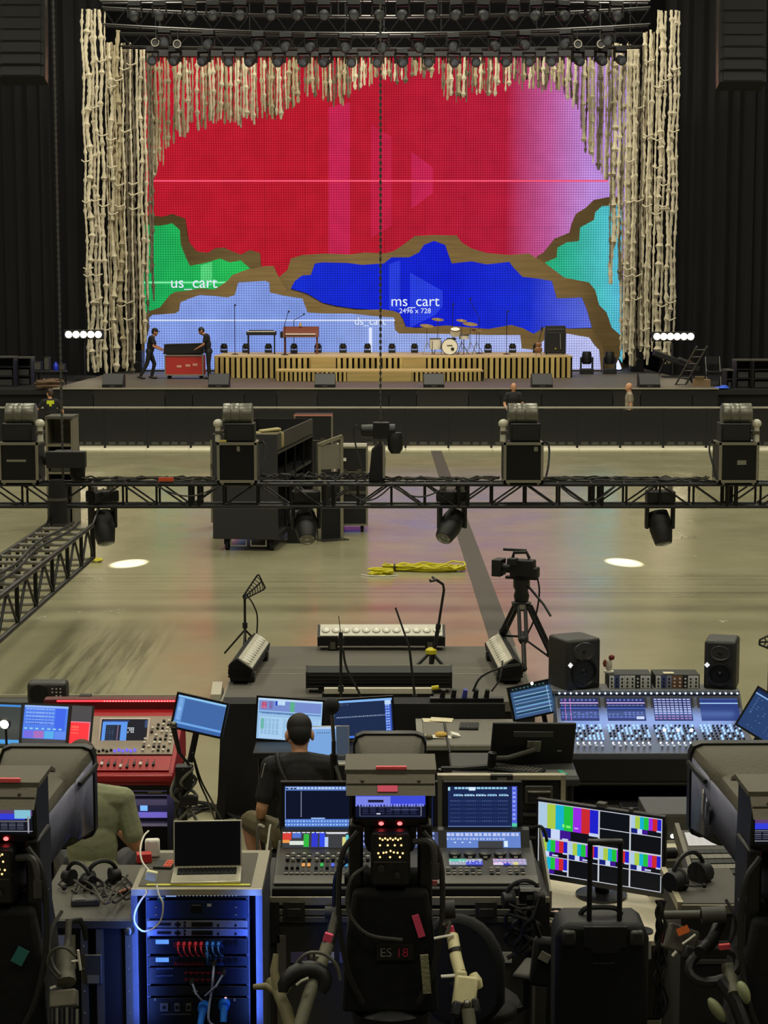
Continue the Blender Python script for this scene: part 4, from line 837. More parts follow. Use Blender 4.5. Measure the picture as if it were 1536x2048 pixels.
A(lamp, 'housing', B(-.2, .2, -.12, .12, .3, .55), CASEG, .03); A(lamp, 'visor', B(-.19, .19, -.16, -.12, .32, .4), BLK2); A(lamp, 'foot', B(-.22, .22, -.2, .2, .0, .3), BLK2)
def flight_case(label, u0, u1, vt, Y, z0, d=.6, trim=EDGE, top=None, lidopen=False):
    a, b = P(u0, vt, Y), P(u1, vt, Y); k = T('flight_case', label, 'flight case', ((a.x + b.x) / 2, Y, z0)); w2, h = (b.x - a.x) / 2, a.z - z0
    A(k, 'case_body', B(-w2, w2, 0, d, .12, h), CASE, .01); e = .035
    for z in (.12, h - e): A(k, 'edge_trim', B(-w2 - .006, w2 + .006, -.012, 0, z, z + e), trim if z < h / 2 or not top else top)
    for x in (-w2 - .006, w2 - e + .006): A(k, 'edge_trim', B(x, x + e, -.012, 0, .12 + e, h - e), trim)
    A(k, 'lid_seam', B(-w2, w2, -.005, 0, h * .7, h * .7 + .015), trim)
    for x in (-w2 * .5, w2 * .5): A(k, 'latch', B(x - .05, x + .05, -.015, 0, h * .7 - .05, h * .7 + .06), STEEL)
    for x in (-w2 + .1, w2 - .1):
        for y in (.1, d - .1): A(k, 'caster', MB().cyl((x - .025, y, .06), (x + .025, y, .06), .06).box(x - .03, x + .03, y - .03, y + .03, .06, .12), RUB)
    return k
k = flight_case('tall flight case with a reddish top edge behind the road cart', 588, 665, 829, 37.5, 0, top=M((200, 130, 110), .5)); A(k, 'pale_label', B(-.34, -.1, -.014, -.01, 1.55, 1.68), M((170, 160, 90), .6))
k = T('folding_case', 'silver edged open case panel right of the road cart', 'flight case', Vector((P(660, 950, 31.5).x, 31.5, 0)), .5)
for x in (-.22, .22): A(k, 'upright', B(x - .03, x + .03, -.03, .03, 0, 1.75 + x * .3), EDGE)
A(k, 'top_rail', MB().bx((0, 0, 1.75), (.5, .06, .06), (0, -.28, 0)), EDGE); A(k, 'panel', B(-.19, .19, -.012, .012, 1.25, 1.68), M((120, 116, 106), .5)); A(k, 'lower_panel', B(-.19, .19, -.012, .012, 0.02, 1.2), MATT); A(k, 'foot', B(-.25, .25, -.25, .25, 0, .02), STEEL)
k = flight_case('low black case with a white strip on top near the centre of the truss', 672, 735, 893, 32.5, 0, .9); A(k, 'white_strip', B(-.27, .27, -.02, .1, P(700, 893, 32.5).z + .0, P(700, 893, 32.5).z + .05), WHITE); A(k, 'front_label', B(-.22, -.1, -.016, -.011, 1.3, 1.36), WHITE); A(k, 'drawer', B(-.26, .26, -.02, -.008, .7, .76), GREY)
k = flight_case('slim black case behind the left-centre case on the truss', 421, 440, 880, 33, 0, .5); A(k, 'front_label', B(-.04, .04, -.02, -.012, 1.2, 1.45), LGREY)
k = T('paper_scrap', 'beige cable ties and gloves heaped on top of the road cart', 'tool', ct.location + Vector((.38, .4, HT - .265))); k['label'] = 'beige folded cloth left on top of the road cart'; k.name = 'folded_cloth'; k['category'] = 'cloth'
A(k, 'fold', MB().bx((0, 0, .14), (.5, .22, .28), (0, 0, .3)), M((150, 138, 98), .8), .04); A(k, 'upper_fold', MB().bx((.02, 0, .3), (.36, .2, .05), (0, -.1, .3)), M((170, 158, 110), .8), .02)
k = rack('grey slatted equipment cage behind the left hoist', 90, 145, 838, 990, 33, 0, M((110, 104, 88), .6), True, 3)
# floor spots, cables and scraps
for u, v in ((258, 1127), (1248, 1125)):
    g = G(u, v, 0); spot('roof_spot', (g.x + (-5 if u > 700 else 5), g.y + 25, 17), g, 420000, .72, .15)
YC_ = M((206, 196, 20), .55)
g = G(835, 1142, 0); q = random.Random(3); m = MB()
for j in range(11):
    L_ = q.uniform(.45, .68); wd = q.uniform(.03, .16); pts = []
    for t in range(25):
        a = 2 * PI * t / 24; pts.append((.1 + L_ * math.cos(a) * 1.0 + q.uniform(-.015, .015), wd * math.sin(a) * (1 + .9 * math.cos(a)) + q.uniform(-.02, .02), .014 + .012 * j * q.uniform(.3, 1)))
    m.tube(pts, .014, 5)
k = T('yellow_cable_bundle', 'long yellow cable bundle lying on the hall floor at centre', 'cable', g); A(k, 'cable_loops', m, YC_, kind='stuff'); A(k, 'tie', MB().tube([(-.36, .08 * math.cos(a * PI / 6), .05 + .05 * math.sin(a * PI / 6)) for a in range(13)], .016, 5), BLK)
g = G(762, 1150, 0); k = T('yellow_cable_knot', 'knotted yellow cable end left of the long yellow bundle', 'cable', g); m = MB()
for j in range(7): m.tube([(.2 * math.cos(a * .5 + j) * q.uniform(.5, 1), .14 * math.sin(a * .5 + j * 2) * q.uniform(.4, 1), .015 + .012 * j) for a in range(14)], .014, 5)
A(k, 'cable_loops', m, YC_, kind='stuff'); A(k, 'white_tail', MB().tube([(-.3, -.05, .01), (-.15, -.16, .012), (.1, -.17, .01), (.26, -.1, .012)], .01, 5), WHITE)
cable_heap('small coil of yellow tape near the side truss', G(192, 1124, 0), .11, 4, YC_, 8, r=.014, name='yellow_tape_coil')
m = MB(); q = random.Random(9)
for u, v, n_, s in ((235, 1225, 16, 14), (85, 1236, 5, 8), (205, 1160, 6, 16), (158, 1224, 3, 3), (1445, 1245, 6, 8), (1390, 1112, 3, 3)):
    for j in range(n_):
        g = G(u + q.uniform(-s, s), v + q.uniform(-s * .35, s * .35), 0); a = q.uniform(0, 3); m.bx((g.x, g.y, .003), (q.uniform(.02, .07), q.uniform(.008, .02), .004), (0, 0, a))
o = A(None, 'floor_scraps', m, M((205, 200, 180), .7), kind='stuff'); tag(o, 'pale scraps of tape scattered over the hall floor', 'litter')
# ================================================================== the mix position: low deck with light battens
fd = T('mix_deck', 'low grey carpeted deck at the middle of the hall floor', 'platform', (0, 0, 0)); DK = M((92, 88, 80), .85, 0, .1, 60)
for y0, y1 in ((17.26, 18.55), (18.58, 18.85), (18.88, 20.1)): A(fd, 'deck_panel', B(-1.6, 1.5, y0, y1, .2, .3), DK, .004)
A(fd, 'deck_frame', B(-1.58, 1.48, 17.3, 20.06, .0, .199), MATT)
for y in (18.565, 18.865): A(fd, 'edge_strip', B(-1.6, 1.5, y - .012, y + .012, .29, .302), LGREY)
for x in (-1.59, 1.49): A(fd, 'edge_strip', B(x - .01, x + .01, 17.26, 20.1, .29, .304), LGREY)
LEDF = M((196, 190, 172), .35)
def batten(label, loc, rz, ln=1.43):
    k = T('light_batten', label, 'stage light', loc, rz)
    A(k, 'housing', MB().prism([(-.1, .05), (.1, .05), (.125, .12), (.11, .21), (.04, .265), (-.12, .155)], -ln / 2, ln / 2, 'x'), BLK2)
    for i in range(4): A(k, 'cooling_fin', B(-ln / 2 + .02, ln / 2 - .02, .112 + .004 * (i % 2), .132, .07 + .035 * i, .085 + .035 * i), BLK)
    n = Vector((-.11, 0, .16)).normalized()
    A(k, 'lens_strip', MB().prism([(.025, .262), (.022, .275), (-.118, .172), (-.112, .16)], -ln / 2 + .03, ln / 2 - .03, 'x'), LEDF)
    lm = meshof(MB().lathe([(.048, 0), (.044, .008), (.02, .012)], 12), M((220, 215, 200), .25))
    for i in range(12): inst(k, 'lens', lm, (-ln / 2 + .09 + i * (ln - .18) / 11, -.05, .226), (.63, 0, 0))
    for x in (-ln / 2, ln / 2 - .015): A(k, 'end_cap', MB().prism([(-.105, .045), (.105, .045), (.13, .12), (.115, .215), (.04, .272), (-.127, .158)], x, x + .015, 'x'), BLK)
    for x in (-ln * .38, ln * .38): A(k, 'foot', B(x - .05, x + .05, -.12, .12, 0, .05), BLK2); A(k, 'clamp', B(x - .03, x + .03, -.13, -.1, .02, .1), STEEL)
    return k
batten('long light batten with a pale lens strip at the far edge of the mix deck', (-.03, 19.95, .3), 0)
batten('light batten along the left edge of the mix deck, end cap toward the camera', (-1.42, 18.75, .3), PI / 2 - .06)
batten('light batten along the right edge of the mix deck, beneath the tripod', (1.26, 18.75, .3), -PI / 2 + .04)
batten('black ribbed light batten at the near edge of the mix deck', (-.05, 17.75, .3), PI, 1.46)
k = T('light_strip', 'thin pale light strip in front of the ribbed black batten', 'stage light', (-.06, 17.42, .3)); A(k, 'lens_strip', B(-.53, .53, -.03, .05, .05, .1), LEDF); A(k, 'housing', B(-.55, .55, -.02, .06, 0, .05), BLK2); A(k, 'plug', MB().cyl((.53, 0, .1), (.6, 0, .11), .022), YEL)
k = T('light_strip', 'pale light strip leaning on the left front corner of the mix deck', 'stage light', (-1.68, 17.75, 0), .06); A(k, 'lens_strip', B(-.05, .05, -.3, .3, .26, .33), LEDF); A(k, 'housing', B(-.06, .06, -.31, .31, 0, .26), BLK2)
# stands on and round the deck
def pole_stand(name, label, cat, loc, h, base=.28, r=.014, lean=(0, 0)):
    k = T(name, label, cat, loc); top = Vector((lean[0], lean[1], h)); bar(k, 'pole', (0, 0, .05), top, r, BLK2)
    for i in range(3): a = 2 * PI * i / 3 + .5; bar(k, 'leg', (base * math.cos(a), base * math.sin(a), .01), (0, 0, .3), r * .8, BLK2)
    A(k, 'collar', MB().cyl((lean[0] * .5, lean[1] * .5, h * .5 - .03), (lean[0] * .5, lean[1] * .5, h * .5 + .03), r * 2), BLK); return k, top
def fin(k, c, rot, s=1.0):                # log periodic paddle antenna
    m = Matrix.Translation(c) @ Euler(rot).to_matrix().to_4x4() @ Matrix.Scale(s, 4); fr = MB()
    out = [(-.17, 0, -.03), (-.17, 0, .03), (.14, 0, .16), (.17, 0, .15), (.17, 0, -.15), (.14, 0, -.16)]
    for a, b in zip(out, out[1:] + out[:1]): fr.tube([m @ Vector(a), m @ Vector(b)], .012 * s, 5)
    fr.tube([m @ Vector((-.17, 0, 0)), m @ Vector((.17, 0, 0))], .012 * s, 5); A(k, 'antenna_frame', fr, BLK)
    for i in range(7):
        x = -.12 + i * .042; w_ = .04 + (x + .17) * .34; A(k, 'antenna_rib', MB().tube([m @ Vector((x, 0, -w_)), m @ Vector((x + .03, 0, 0)), m @ Vector((x, 0, w_))], .008 * s, 4), M((92, 90, 82), .5))
p = P(494, 1300, 19.5); k, t = pole_stand('antenna_stand', 'paddle antenna on a thin stand behind the left light batten', 'antenna', (p.x - .02, 19.5, .3), P(490, 1188, 19.5).z - .3); fin(k, t + Vector((.09, 0, .05)), (.5, -.65, .5), .82)
A(k, 'cable', MB().tube([t + Vector((.02, -.02, 0)), t + Vector((.1, -.03, -.12)), t + Vector((.14, -.02, -.3)), t + Vector((.1, -.1, -.75))], .009, 5), CABLE)
p = G(683, 1398, .3); k, t = pole_stand('microphone_stand', 'thin stand with a clip and wire aerial before the ribbed batten', 'microphone stand', (p.x, 17.15, 0), P(683, 1285, 17.15).z, .25); A(k, 'clip', MB().box(-.03, .03, -.03, .03, t.z - .02, t.z + .05).box(-.02, .02, -.02, .02, t.z + .05, t.z + .1), BLK); bar(k, 'aerial', (0, 0, t.z + .08), (-.02, 0, t.z + .26), .004, DGREY)
A(k, 'cable', MB().tube([(.02, -.03, t.z - .05), (.06, -.05, t.z - .25), (.2, -.05, t.z - .55), (.22, -.06, t.z - .9)], .012, 5), CABLE)
p = G(862, 1346, .3); k = T('guitar_stand', 'tall black hanging stand with a bright yellow collar on the mix deck', 'stand', p); tp = P(888, 1180, p.y) - p; tp.y = 0
bar(k, 'lower_tube', (0, 0, .05), tp * .55, .022, BLK2); bar(k, 'upper_tube', tp * .5, tp, .014, BLK2); A(k, 'neck_hook', MB().tube([tp, tp + Vector((-.01, 0, .06)), tp + Vector((-.08, -.02, .11))], .015, 6).tube([tp + Vector((-.08, -.02, .11)), tp + Vector((-.14, -.06, .1)), tp + Vector((-.15, -.1, .12))], .014, 5).tube([tp + Vector((-.08, -.02, .11)), tp + Vector((-.12, .05, .13))], .014, 5), BLK)
A(k, 'collar', MB().lathe([(.03, .2), (.06, .21), (.06, .25), (.03, .27)], 12), YEL)
for e in ((-.25, -.15, .01), (.2, -.1, .01), (0, .25, .01)): bar(k, 'leg', e, (0, 0, .23), .018, BLK2); A(k, 'foot', MB().sph(e, .022, 8, 6), YEL if e[1] > 0 else RUB)
A(k, 'clutch', MB().cyl(tp * .53, tp * .59, .028), BLK)
k, t = pole_stand('whip_antenna', 'short black whip aerial slanting up over the ribbed batten', 'antenna', (P(840, 1420, 16.6).x, 16.6, 0), .95, .2, .012, (-.1, .1)); bar(k, 'whip', t, t + Vector((-.13, .1, .36)), .009, BLK)
# tripod with broadcast camera
tb = Vector((P(1042, 1300, 19.2).x, 19.2, .3)); k = T('camera_tripod', 'two stage camera tripod standing on the right of the mix deck', 'tripod', tb); zt = P(1042, 1210, 19.2).z - .3
for e, z in (((-.28, .34), 0), ((.5, -.3), -.3), ((.0, -.5), 0)):
    E0 = Vector((e[0], e[1], z + .03)); T0 = Vector((e[0] * .16, e[1] * .16, zt)); mid = T0.lerp(E0, .55); sd = Vector((-e[1], e[0], 0)).normalized() * .035
    bar(k, 'upper_leg', T0 + sd, mid + sd, .021, BLK2); bar(k, 'upper_leg', T0 - sd, mid - sd, .021, BLK2); bar(k, 'lower_leg', mid - (E0 - mid) * .3, E0, .025, M((48, 47, 44), .4, .5)); A(k, 'leg_lock', MB().sph(mid, (.05, .04, .05), 8, 6), BLK); A(k, 'foot', MB().sph(E0 - Vector((0, 0, .0)), .03, 8, 6), RUB)
    bar(k, 'spreader', mid.lerp(E0, .2), (0, 0, zt * .45), .012, BLK2)
A(k, 'bowl', MB().lathe([(.05, zt - .06), (.1, zt), (.11, zt + .03), (.06, zt + .05)], 14), BLK); A(k, 'plate_tag', B(-.03, .03, -.115, -.1, zt - .03, zt + .02), LGREY)
A(k, 'fluid_head', MB().lathe([(.075, zt + .05), (.085, zt + .1), (.07, zt + .16), (.09, zt + .2), (.09, zt + .28)], 14), BLK2); A(k, 'pan_bar', MB().tube([(.08, -.05, zt + .2), (.22, -.3, zt + .05), (.28, -.4, zt - .05)], .014, 6), BLK2)
c = T('video_camera', 'shoulder video camera pointing left, on the tripod at the mix deck', 'camera', tb + Vector((0, 0, zt + .285)), -.35); c.scale = (.86, .86, .86)
A(c, 'plate', B(-.2, .2, -.05, .05, 0, .03), BLK); A(c, 'body', B(-.14, .17, -.075, .075, .03, .25), BLK2, .02); A(c, 'rear_block', B(.12, .22, -.07, .07, .02, .16), BLK, .02); A(c, 'top_handle', MB().tube([(-.12, 0, .25), (-.1, 0, .33), (.06, 0, .34), (.1, 0, .26)], .022, 8), BLK); A(c, 'viewfinder', MB().box(-.14, -.02, -.2, -.09, .2, .28).box(-.08, -.05, -.1, -.05, .22, .26), BLK, .01)
A(c, 'lens', MB().lathe([(.05, .12), (.06, .14), (.062, .24), (.075, .25), (.085, .3)], 16, Matrix.Translation((0, 0, .13)) @ Euler((0, -PI / 2, 0)).to_matrix().to_4x4()), BLK2)
A(c, 'matte_box', MB().box(-.36, -.24, -.12, -.105, .03, .24).box(-.36, -.24, .105, .12, .03, .24).box(-.36, -.24, -.12, .12, .03, .042).box(-.36, -.24, -.12, .12, .228, .24), BLK, .006); A(c, 'glass', MB().lathe([(.08, .3), (.05, .31), (.01, .312)], 16, Matrix.Translation((0, 0, .13)) @ Euler((0, -PI / 2, 0)).to_matrix().to_4x4()), LENS)
A(c, 'microphone', MB().cyl((-.25, .03, .36), (.05, .03, .36), .018), BLK); A(c, 'cable', MB().tube([(.2, 0, .05), (.24, -.03, -.15), (.2, -.05, -.45), (.1, -.1, -.7)], .012, 5), CABLE)
# ================================================================== monitors, desks
def monitor(label, u, v, Y, wd, hg, yaw, cv, tilt=0, roll=0, back=BLK2, z0=None, name='monitor', bez=.015, cat='monitor', arm=None):
    p = P(u, v, Y); k = T(name, label, cat, p); k.rotation_euler = (tilt, roll, yaw); b = bez
    A(k, 'casing', MB().box(-wd / 2 - b, wd / 2 + b, .004, .035, -hg / 2 - b, hg / 2 + b), back, .006)
    A(k, 'bezel', MB().box(-wd / 2 - b, -wd / 2, -.006, .005, -hg / 2 - b, hg / 2 + b).box(wd / 2, wd / 2 + b, -.006, .005, -hg / 2 - b, hg / 2 + b).box(-wd / 2, wd / 2, -.006, .005, hg / 2, hg / 2 + b).box(-wd / 2, wd / 2, -.006, .005, -hg / 2 - b, -hg / 2), back)
    if cv: glass(k, cv, wd, hg, (0, -.001, 0), (0, 0, 0))
    A(k, 'rear_housing', B(-wd * .28, wd * .28, .035, .06, -hg * .3, hg * .3), BLK, .01)
    if arm is not None: A(k, 'arm', MB().tube([(0, .06, 0), (0, .12, -.02), Vector((arm[0], .12 + arm[1], arm[2] * .4)), Vector(arm) + Vector((0, .12, 0))], .022, 8), BLK2); A(k, 'mount_plate', B(-.05, .05, .06, .07, -.05, .05), STEEL)
    return k
dk, tp, w2 = table('black desk carrying the pair of monitors at the centre', 505, 830, 1505, 13.0, .01, BLK, 'monitor_desk')
DESKZ = tp.z
# black draped desk front
k = T('draped_table', 'tall table covered to the floor by black cloth at the centre', 'table', (0, 0, 0)); x0, x1 = P(442, 1410, 14.3).x, P(1010, 1410, 14.3).x; zt = P(600, 1408, 14.3).z
vs = []; fs = []; n = 46
for j, z in enumerate((zt, zt * .6, .2, .012)):
    for i in range(n + 1):
        x = x0 + (x1 - x0) * i / n; f = (j / 3) ** 1.2; vs.append((x - .05 * f * (1 - i / n) + .03 * f * math.sin(i * 2.1), 14.3 - .05 * f * (1 + math.sin(i * .9 + j * .3)), z))
for j in range(3):
    for i in range(n): a = j * (n + 1) + i; fs.append((a, a + 1, a + n + 2, a + n + 1))
A(k, 'cloth', MB().add(vs, fs), MATT); A(k, 'tabletop', B(x0, x1, 14.3, 14.56, zt - .03, zt), MATT, .01)
for x in (x0 + .1, x1 - .1): bar(k, 'leg', (x, 14.5, 0), (x, 14.5, zt - .03), .025, BLK2)
ZDR = zt
SKY = (120, 170, 225)
c = CV(110, 66, (150, 190, 228)); c.r(0, 0, 1, .04, (190, 215, 240)).r(.02, .06, .98, .3, (118, 140, 205)).r(.05, .09, .14, .26, (170, 70, 110)).dots(.05, .09, .14, .26, 4, 4, (220, 150, 180)).r(.17, .08, .23, .26, (120, 110, 170)).r(.27, .06, .3, .16, (30, 50, 190)).r(.3, .05, .42, .15, (190, 220, 245)).r(.5, .06, .56, .3, (90, 170, 140)).dots(.48, .08, .6, .28, 6, 8, (90, 185, 130), p=.5).r(.02, .33, .98, .36, (90, 130, 190)).dots(.06, .37, .8, .4, 30, 1, (60, 80, 120), .7).r(.04, .46, .98, .98, (168, 205, 238)).dots(.06, .5, .35, .9, 5, 12, (120, 165, 200), .7, .4).r(.05, .5, .11, .75, (110, 180, 170)).dots(.4, .5, .62, .95, 3, 10, (130, 170, 205), .8, .3).dots(.66, .42, .96, .9, 5, 9, (150, 190, 235), .85, .5)
monitor('bright pale blue monitor left of the pair, showing rows of a cue list', 579, 1440, 13.35, .49, .31, -.06, c, -.08, .055)
A(bpy.data.objects['monitor'], 'stand', MB().box(-.04, .04, .05, .09, -.33, 0).box(-.12, .12, -.06, .14, -.345, -.33), BLK2)
c = CV(110, 66, (30, 44, 76)); c.r(0, 0, 1, .06, (130, 180, 240)).r(.88, .06, .98, .98, (60, 90, 190)).dots(.89, .1, .97, .95, 2, 12, (150, 185, 245), .7, .5).r(.88, .06, .98, .16, (190, 215, 245)).r(.08, .44, .88, .455, (110, 130, 160)).dots(.08, .42, .9, .47, 26, 1, (170, 180, 200), .4).r(0, .94, .9, 1, (70, 120, 215)).r(0, .06, .02, .98, (120, 170, 230)).r(.03, .08, .06, .4, (60, 80, 120)).dots(.1, .1, .3, .13, 8, 1, (100, 120, 150))
k = monitor('dark navy monitor right of the pair, behind the black foam microphone', 724, 1437, 13.35, .465, .29, .07, c, -.06, -.05); A(k, 'stand', MB().box(-.04, .04, .05, .09, -.32, 0).box(-.12, .12, -.06, .14, -.335, -.32), BLK2)
def laptop(label, loc, rz, wd, dp, hg, open_, cv, mat, name='laptop', keys=True):
    k = T(name, label, 'laptop', loc, rz); A(k, 'base', B(-wd / 2, wd / 2, 0, dp, 0, .014), mat, .004)
    if keys:
        A(k, 'key_bed', B(-wd * .43, wd * .43, dp * .46, dp * .9, .014, .0155), BLK2); km = meshof(B(-.0078, .0078, -.0078, .0078, 0, .004), BLK)
        for r in range(5):
            for i in range(14): inst(k, 'key', km, (-wd * .4 + i * wd * .8 / 13, dp * (.51 + r * .085), .0156), (0, 0, 0), (wd / .36, dp / .245, 1))
        A(k, 'trackpad', B(-wd * .19, wd * .19, dp * .06, dp * .4, .014, .0148), M((170, 165, 150), .35))
    l = A(k, 'lid', B(-wd / 2, wd / 2, 0, .008, 0, hg), mat, .003); l.location = (0, dp, .012); l.rotation_euler = (-open_, 0, 0)
    g = inst(l, 'screen', (cv or CV(4, 4, (3, 3, 4))).mesh(wd - .014, hg - .014), (0, -.0012, hg / 2)); return k
c = CV(40, 26, (120, 165, 220)); c.r(0, 0, 1, .08, (180, 205, 235)).dots(.3, .2, .6, .3, 6, 1, (70, 90, 130)).r(.72, 0, 1, 1, (60, 70, 84))
laptop('silver laptop with a pale blue screen in front of the seated man in black', Vector((P(656, 1530, 12.75).x, 12.6, DESKZ + .003)), .06, .34, .24, .22, .35, c, ALU)
# man in black
c = T('folding_chair', 'dark stool under the seated man in black', 'stool', (-.6, 12.0, 0)); A(c, 'seat', MB().lathe([(.17, .4), (.19, .42), (.18, .44)], 16), BLK); bar(c, 'post', (0, 0, .05), (0, 0, .42), .03, BLK2); A(c, 'base', MB().lathe([(.22, 0), (.22, .02), (.05, .06)], 16), BLK2); c.name = 'stool'
SH = M((31, 30, 31), .85, 0, .2, 30); KH = M((98, 88, 58), .85, 0, .2, 30)
ps = person('seated man in a black t-shirt and khaki shorts, back to the camera', (-.575, 12.0, .0), PI + .06,
    dict(joints(pel=(0, .02, .57), wai=(0, 0, .7), che=(0, -.03, .9), nec=(0, -.05, 1.1), hed=(0, -.11, 1.235), hrot=(.38, 0, .06), shl=(.195, -.03, 1.03), shr=(-.195, -.03, 1.03), ell=(.26, .02, .76), wrl=(.27, -.2, .63), elr=(-.26, -.08, .78), wrr=(-.14, -.34, .8), hil=(.1, -.02, .53), hir=(-.1, -.02, .53), knl=(.36, -.3, .58), anl=(.27, -.32, .1), tol=(.3, -.5, .04), knr=(-.26, -.42, .55), anr=(-.22, -.36, .1), tor=(-.24, -.54, .04))),
    SH, KH, M((26, 21, 18), .7), SKIN, .009, shorts=True, sleeve=.72)
A(ps, 'shoulder_strap', MB().tube([(.16, -.12, 1.08), (.155, .0, 1.125), (.13, .1, 1.04), (.03, .16, .86), (-.1, .15, .68)], .014, 6), M((20, 20, 20), .7)); A(ps, 'lanyard', MB().tube([(.2, -.06, 1.1), (.24, .03, 1.06), (.26, .06, .98)], .004, 5), LGREY)
# microphone on a pole before the man
k = T('talkback_microphone', 'black foam microphone on an upright pole before the monitors', 'microphone', (P(668, 1640, 10.9).x, 10.9, 0)); zt = P(662, 1412, 10.9).z; zl = P(668, 1640, 10.9).z
A(k, 'base', MB().lathe([(.14, 0), (.14, .02), (.03, .05)], 14), BLK2); bar(k, 'pole', (0, 0, .03), (0, 0, zl + .5), .014, M((60, 58, 54), .4, .5)); bar(k, 'sleeve', (0, 0, zl - .1), (0, 0, zl + .42), .024, BLK2); A(k, 'windscreen', MB().sph((-.012, 0, zt), (.05, .05, .055), 14, 10), RUB); bar(k, 'gooseneck', (0, 0, zl + .5), (-.01, 0, zt - .04), .012, STEEL)
A(k, 'cable', MB().tube([(.01, -.02, zl + .35), (.1, -.06, zl + .1), (.16, -.08, zl + .2)], .01, 5), M((90, 88, 80), .5))
# ---- red mixing console at the left
YR0, ZR0 = 12.16, .95
k = T('mixing_console', 'red mixing console with one lit screen at the left', 'mixing console', (0, YR0, 0)); RD = M((168, 28, 34), .4, 0, 0, 30); xr0, xr1 = -2.5, -1.46; TA = math.atan2(.27, .79); sl = Matrix.Translation((0, 0, ZR0)) @ Euler((TA, 0, 0)).to_matrix().to_4x4()
A(k, 'chassis', MB().prism([(0, .86), (.82, .86), (.82, 1.2), (.79, 1.215), (0, ZR0 - .005)], xr0, xr1, 'x'), RD, .008)
A(k, 'armrest', MB().box(xr0, xr1, -.05, .0, .9, .945), RD, .01); A(k, 'meter_bridge', MB().box(xr0, xr1, .8, .9, 1.14, 1.29), M((96, 14, 18), .5), .01); 
A(k, 'led_strip', B(xr0 + .1, xr1 - .02, .79, .8, 1.272, 1.284), E((255, 60, 70), 1.6))
q = random.Random(4); lm = meshof(MB().sph((0, 0, 0), .005, 6, 4), E((255, 150, 150), 2.0))
for i in range(28): inst(k, 'strip_lamp', lm, (xr0 + .45 + i * .021, .786, 1.278))
GS = M((148, 132, 114), .45)
A(k, 'control_panel', MB().box(xr0 + .36, xr1 - .03, .22, .72, .002, .01, sl), GS); A(k, 'fader_panel', MB().box(xr0 + .36, xr1 - .03, .02, .2, .002, .008, sl), RD)
fk = meshof(B(-.009, .009, -.016, .016, 0, .014), M((210, 205, 195), .5)); fb = meshof(B(-.009, .009, -.016, .016, 0, .014), BLK)
def on(m, x, y, z=0): return m @ Vector((x, y, z))
for i in range(12): x = xr0 + .4 + i * .045; inst(k, 'fader', fb if i % 3 else fk, on(sl, x, .09 - (.03 if i in (6, 7) else 0), .008), (TA, 0, 0)); A(k, 'fader_slot', MB().box(x - .003, x + .003, .04, .16, .008, .009, sl), BLK2)
kn = meshof(MB().lathe([(.011, 0), (.01, .014), (.004, .016)], 8), M((225, 220, 205), .4)); kb = meshof(MB().lathe([(.011, 0), (.01, .014), (.004, .016)], 8), BLK2); kv = meshof(MB().lathe([(.011, 0), (.01, .014), (.004, .016)], 8), E((120, 110, 255), 1))
for i in range(14): inst(k, 'button', (kb, kv)[i > 7], on(sl, xr0 + .38 + i * .028, .25 + .012 * (i % 2), .01), (TA, 0, 0))
for i in range(6):
    for j in range(9):
        if q.random() < .75: inst(k, 'knob', q.choice((kn, kb, kn)), on(sl, xr1 - .24 + i * .036, .26 + j * .048, .01), (TA, 0, 0))
sc_ = T('x', None, None); bpy.data.objects.remove(sc_)
c = CV(80, 54, (12, 14, 28)); c.r(.04, .04, .6, .1, (40, 60, 110)).r(.03, .1, .56, .95, (90, 150, 235)).r(.1, .2, .42, .9, (20, 32, 52)).dots(.12, .25, .3, .88, 3, 8, (60, 80, 120), .6, .4).r(.35, .2, .37, .9, (120, 90, 120)).dots(.58, .3, .72, .5, 4, 4, (220, 225, 230), .7, .6, .8).r(.94, .04, 1, .3, (50, 70, 110))
s_ = glass(k, c, .33, .23, on(sl, P(247, 1460, 12.5).x, .5, .05), (-PI / 2 + TA + .25 + PI / 2 - .9, 0, 0)); s_.location = Vector((P(247, 1463, YR0 + .4).x, .41, 1.13)); s_.rotation_euler = (-.75, 0, 0)
A(k, 'screen_frame', MB().box(-.18, .18, .003, .03, -.13, .13, Matrix.Translation(s_.location) @ Euler((-.75, 0, 0)).to_matrix().to_4x4()), M((226, 205, 195), .4), .006)
k2 = T('console_stand', 'black rack frame with grey shelves beneath the red console', 'equipment rack', (0, YR0 + .02, 0)); A(k2, 'upper_panel', B(xr0, xr1, 0, .04, P(300, 1583, YR0).z, .855), M((12, 13, 18), .5)); zz = P(300, 1583, YR0).z
for x in (xr0, xr1 - .05): A(k2, 'side_post', B(x, x + .05, .02, .7, 0, .85), BLK2)
A(k2, 'back_panel', B(xr0 + .05, xr1 - .05, .66, .7, 0, .85), BLK2)
A(k2, 'plate_label', B(xr1 - .18, xr1 - .08, -.004, 0, .8, .815), LGREY)
for v0, v1, mt in ((1588, 1595, GREY), (1602, 1614, GREY), (1628, 1639, M((150, 140, 205), .4)), (1652, 1656, LGREY)): a, b = P(300, v0, YR0).z, P(300, v1, YR0).z; A(k2, 'shelf_rail', B(xr0 + .05, xr1 - .05, .02, .3, b, a), mt)
A(k2, 'rack_unit', B(xr0 + .05, xr1 - .05, .03, .4, P(300, 1627, YR0).z, P(300, 1615, YR0).z), M((24, 26, 40), .4)); A(k2, 'lit_button', B(P(286, 1620, YR0).x - .025, P(286, 1620, YR0).x + .025, .02, .03, P(300, 1625, YR0).z, P(300, 1615, YR0).z), E((120, 180, 255), 1.1)); 
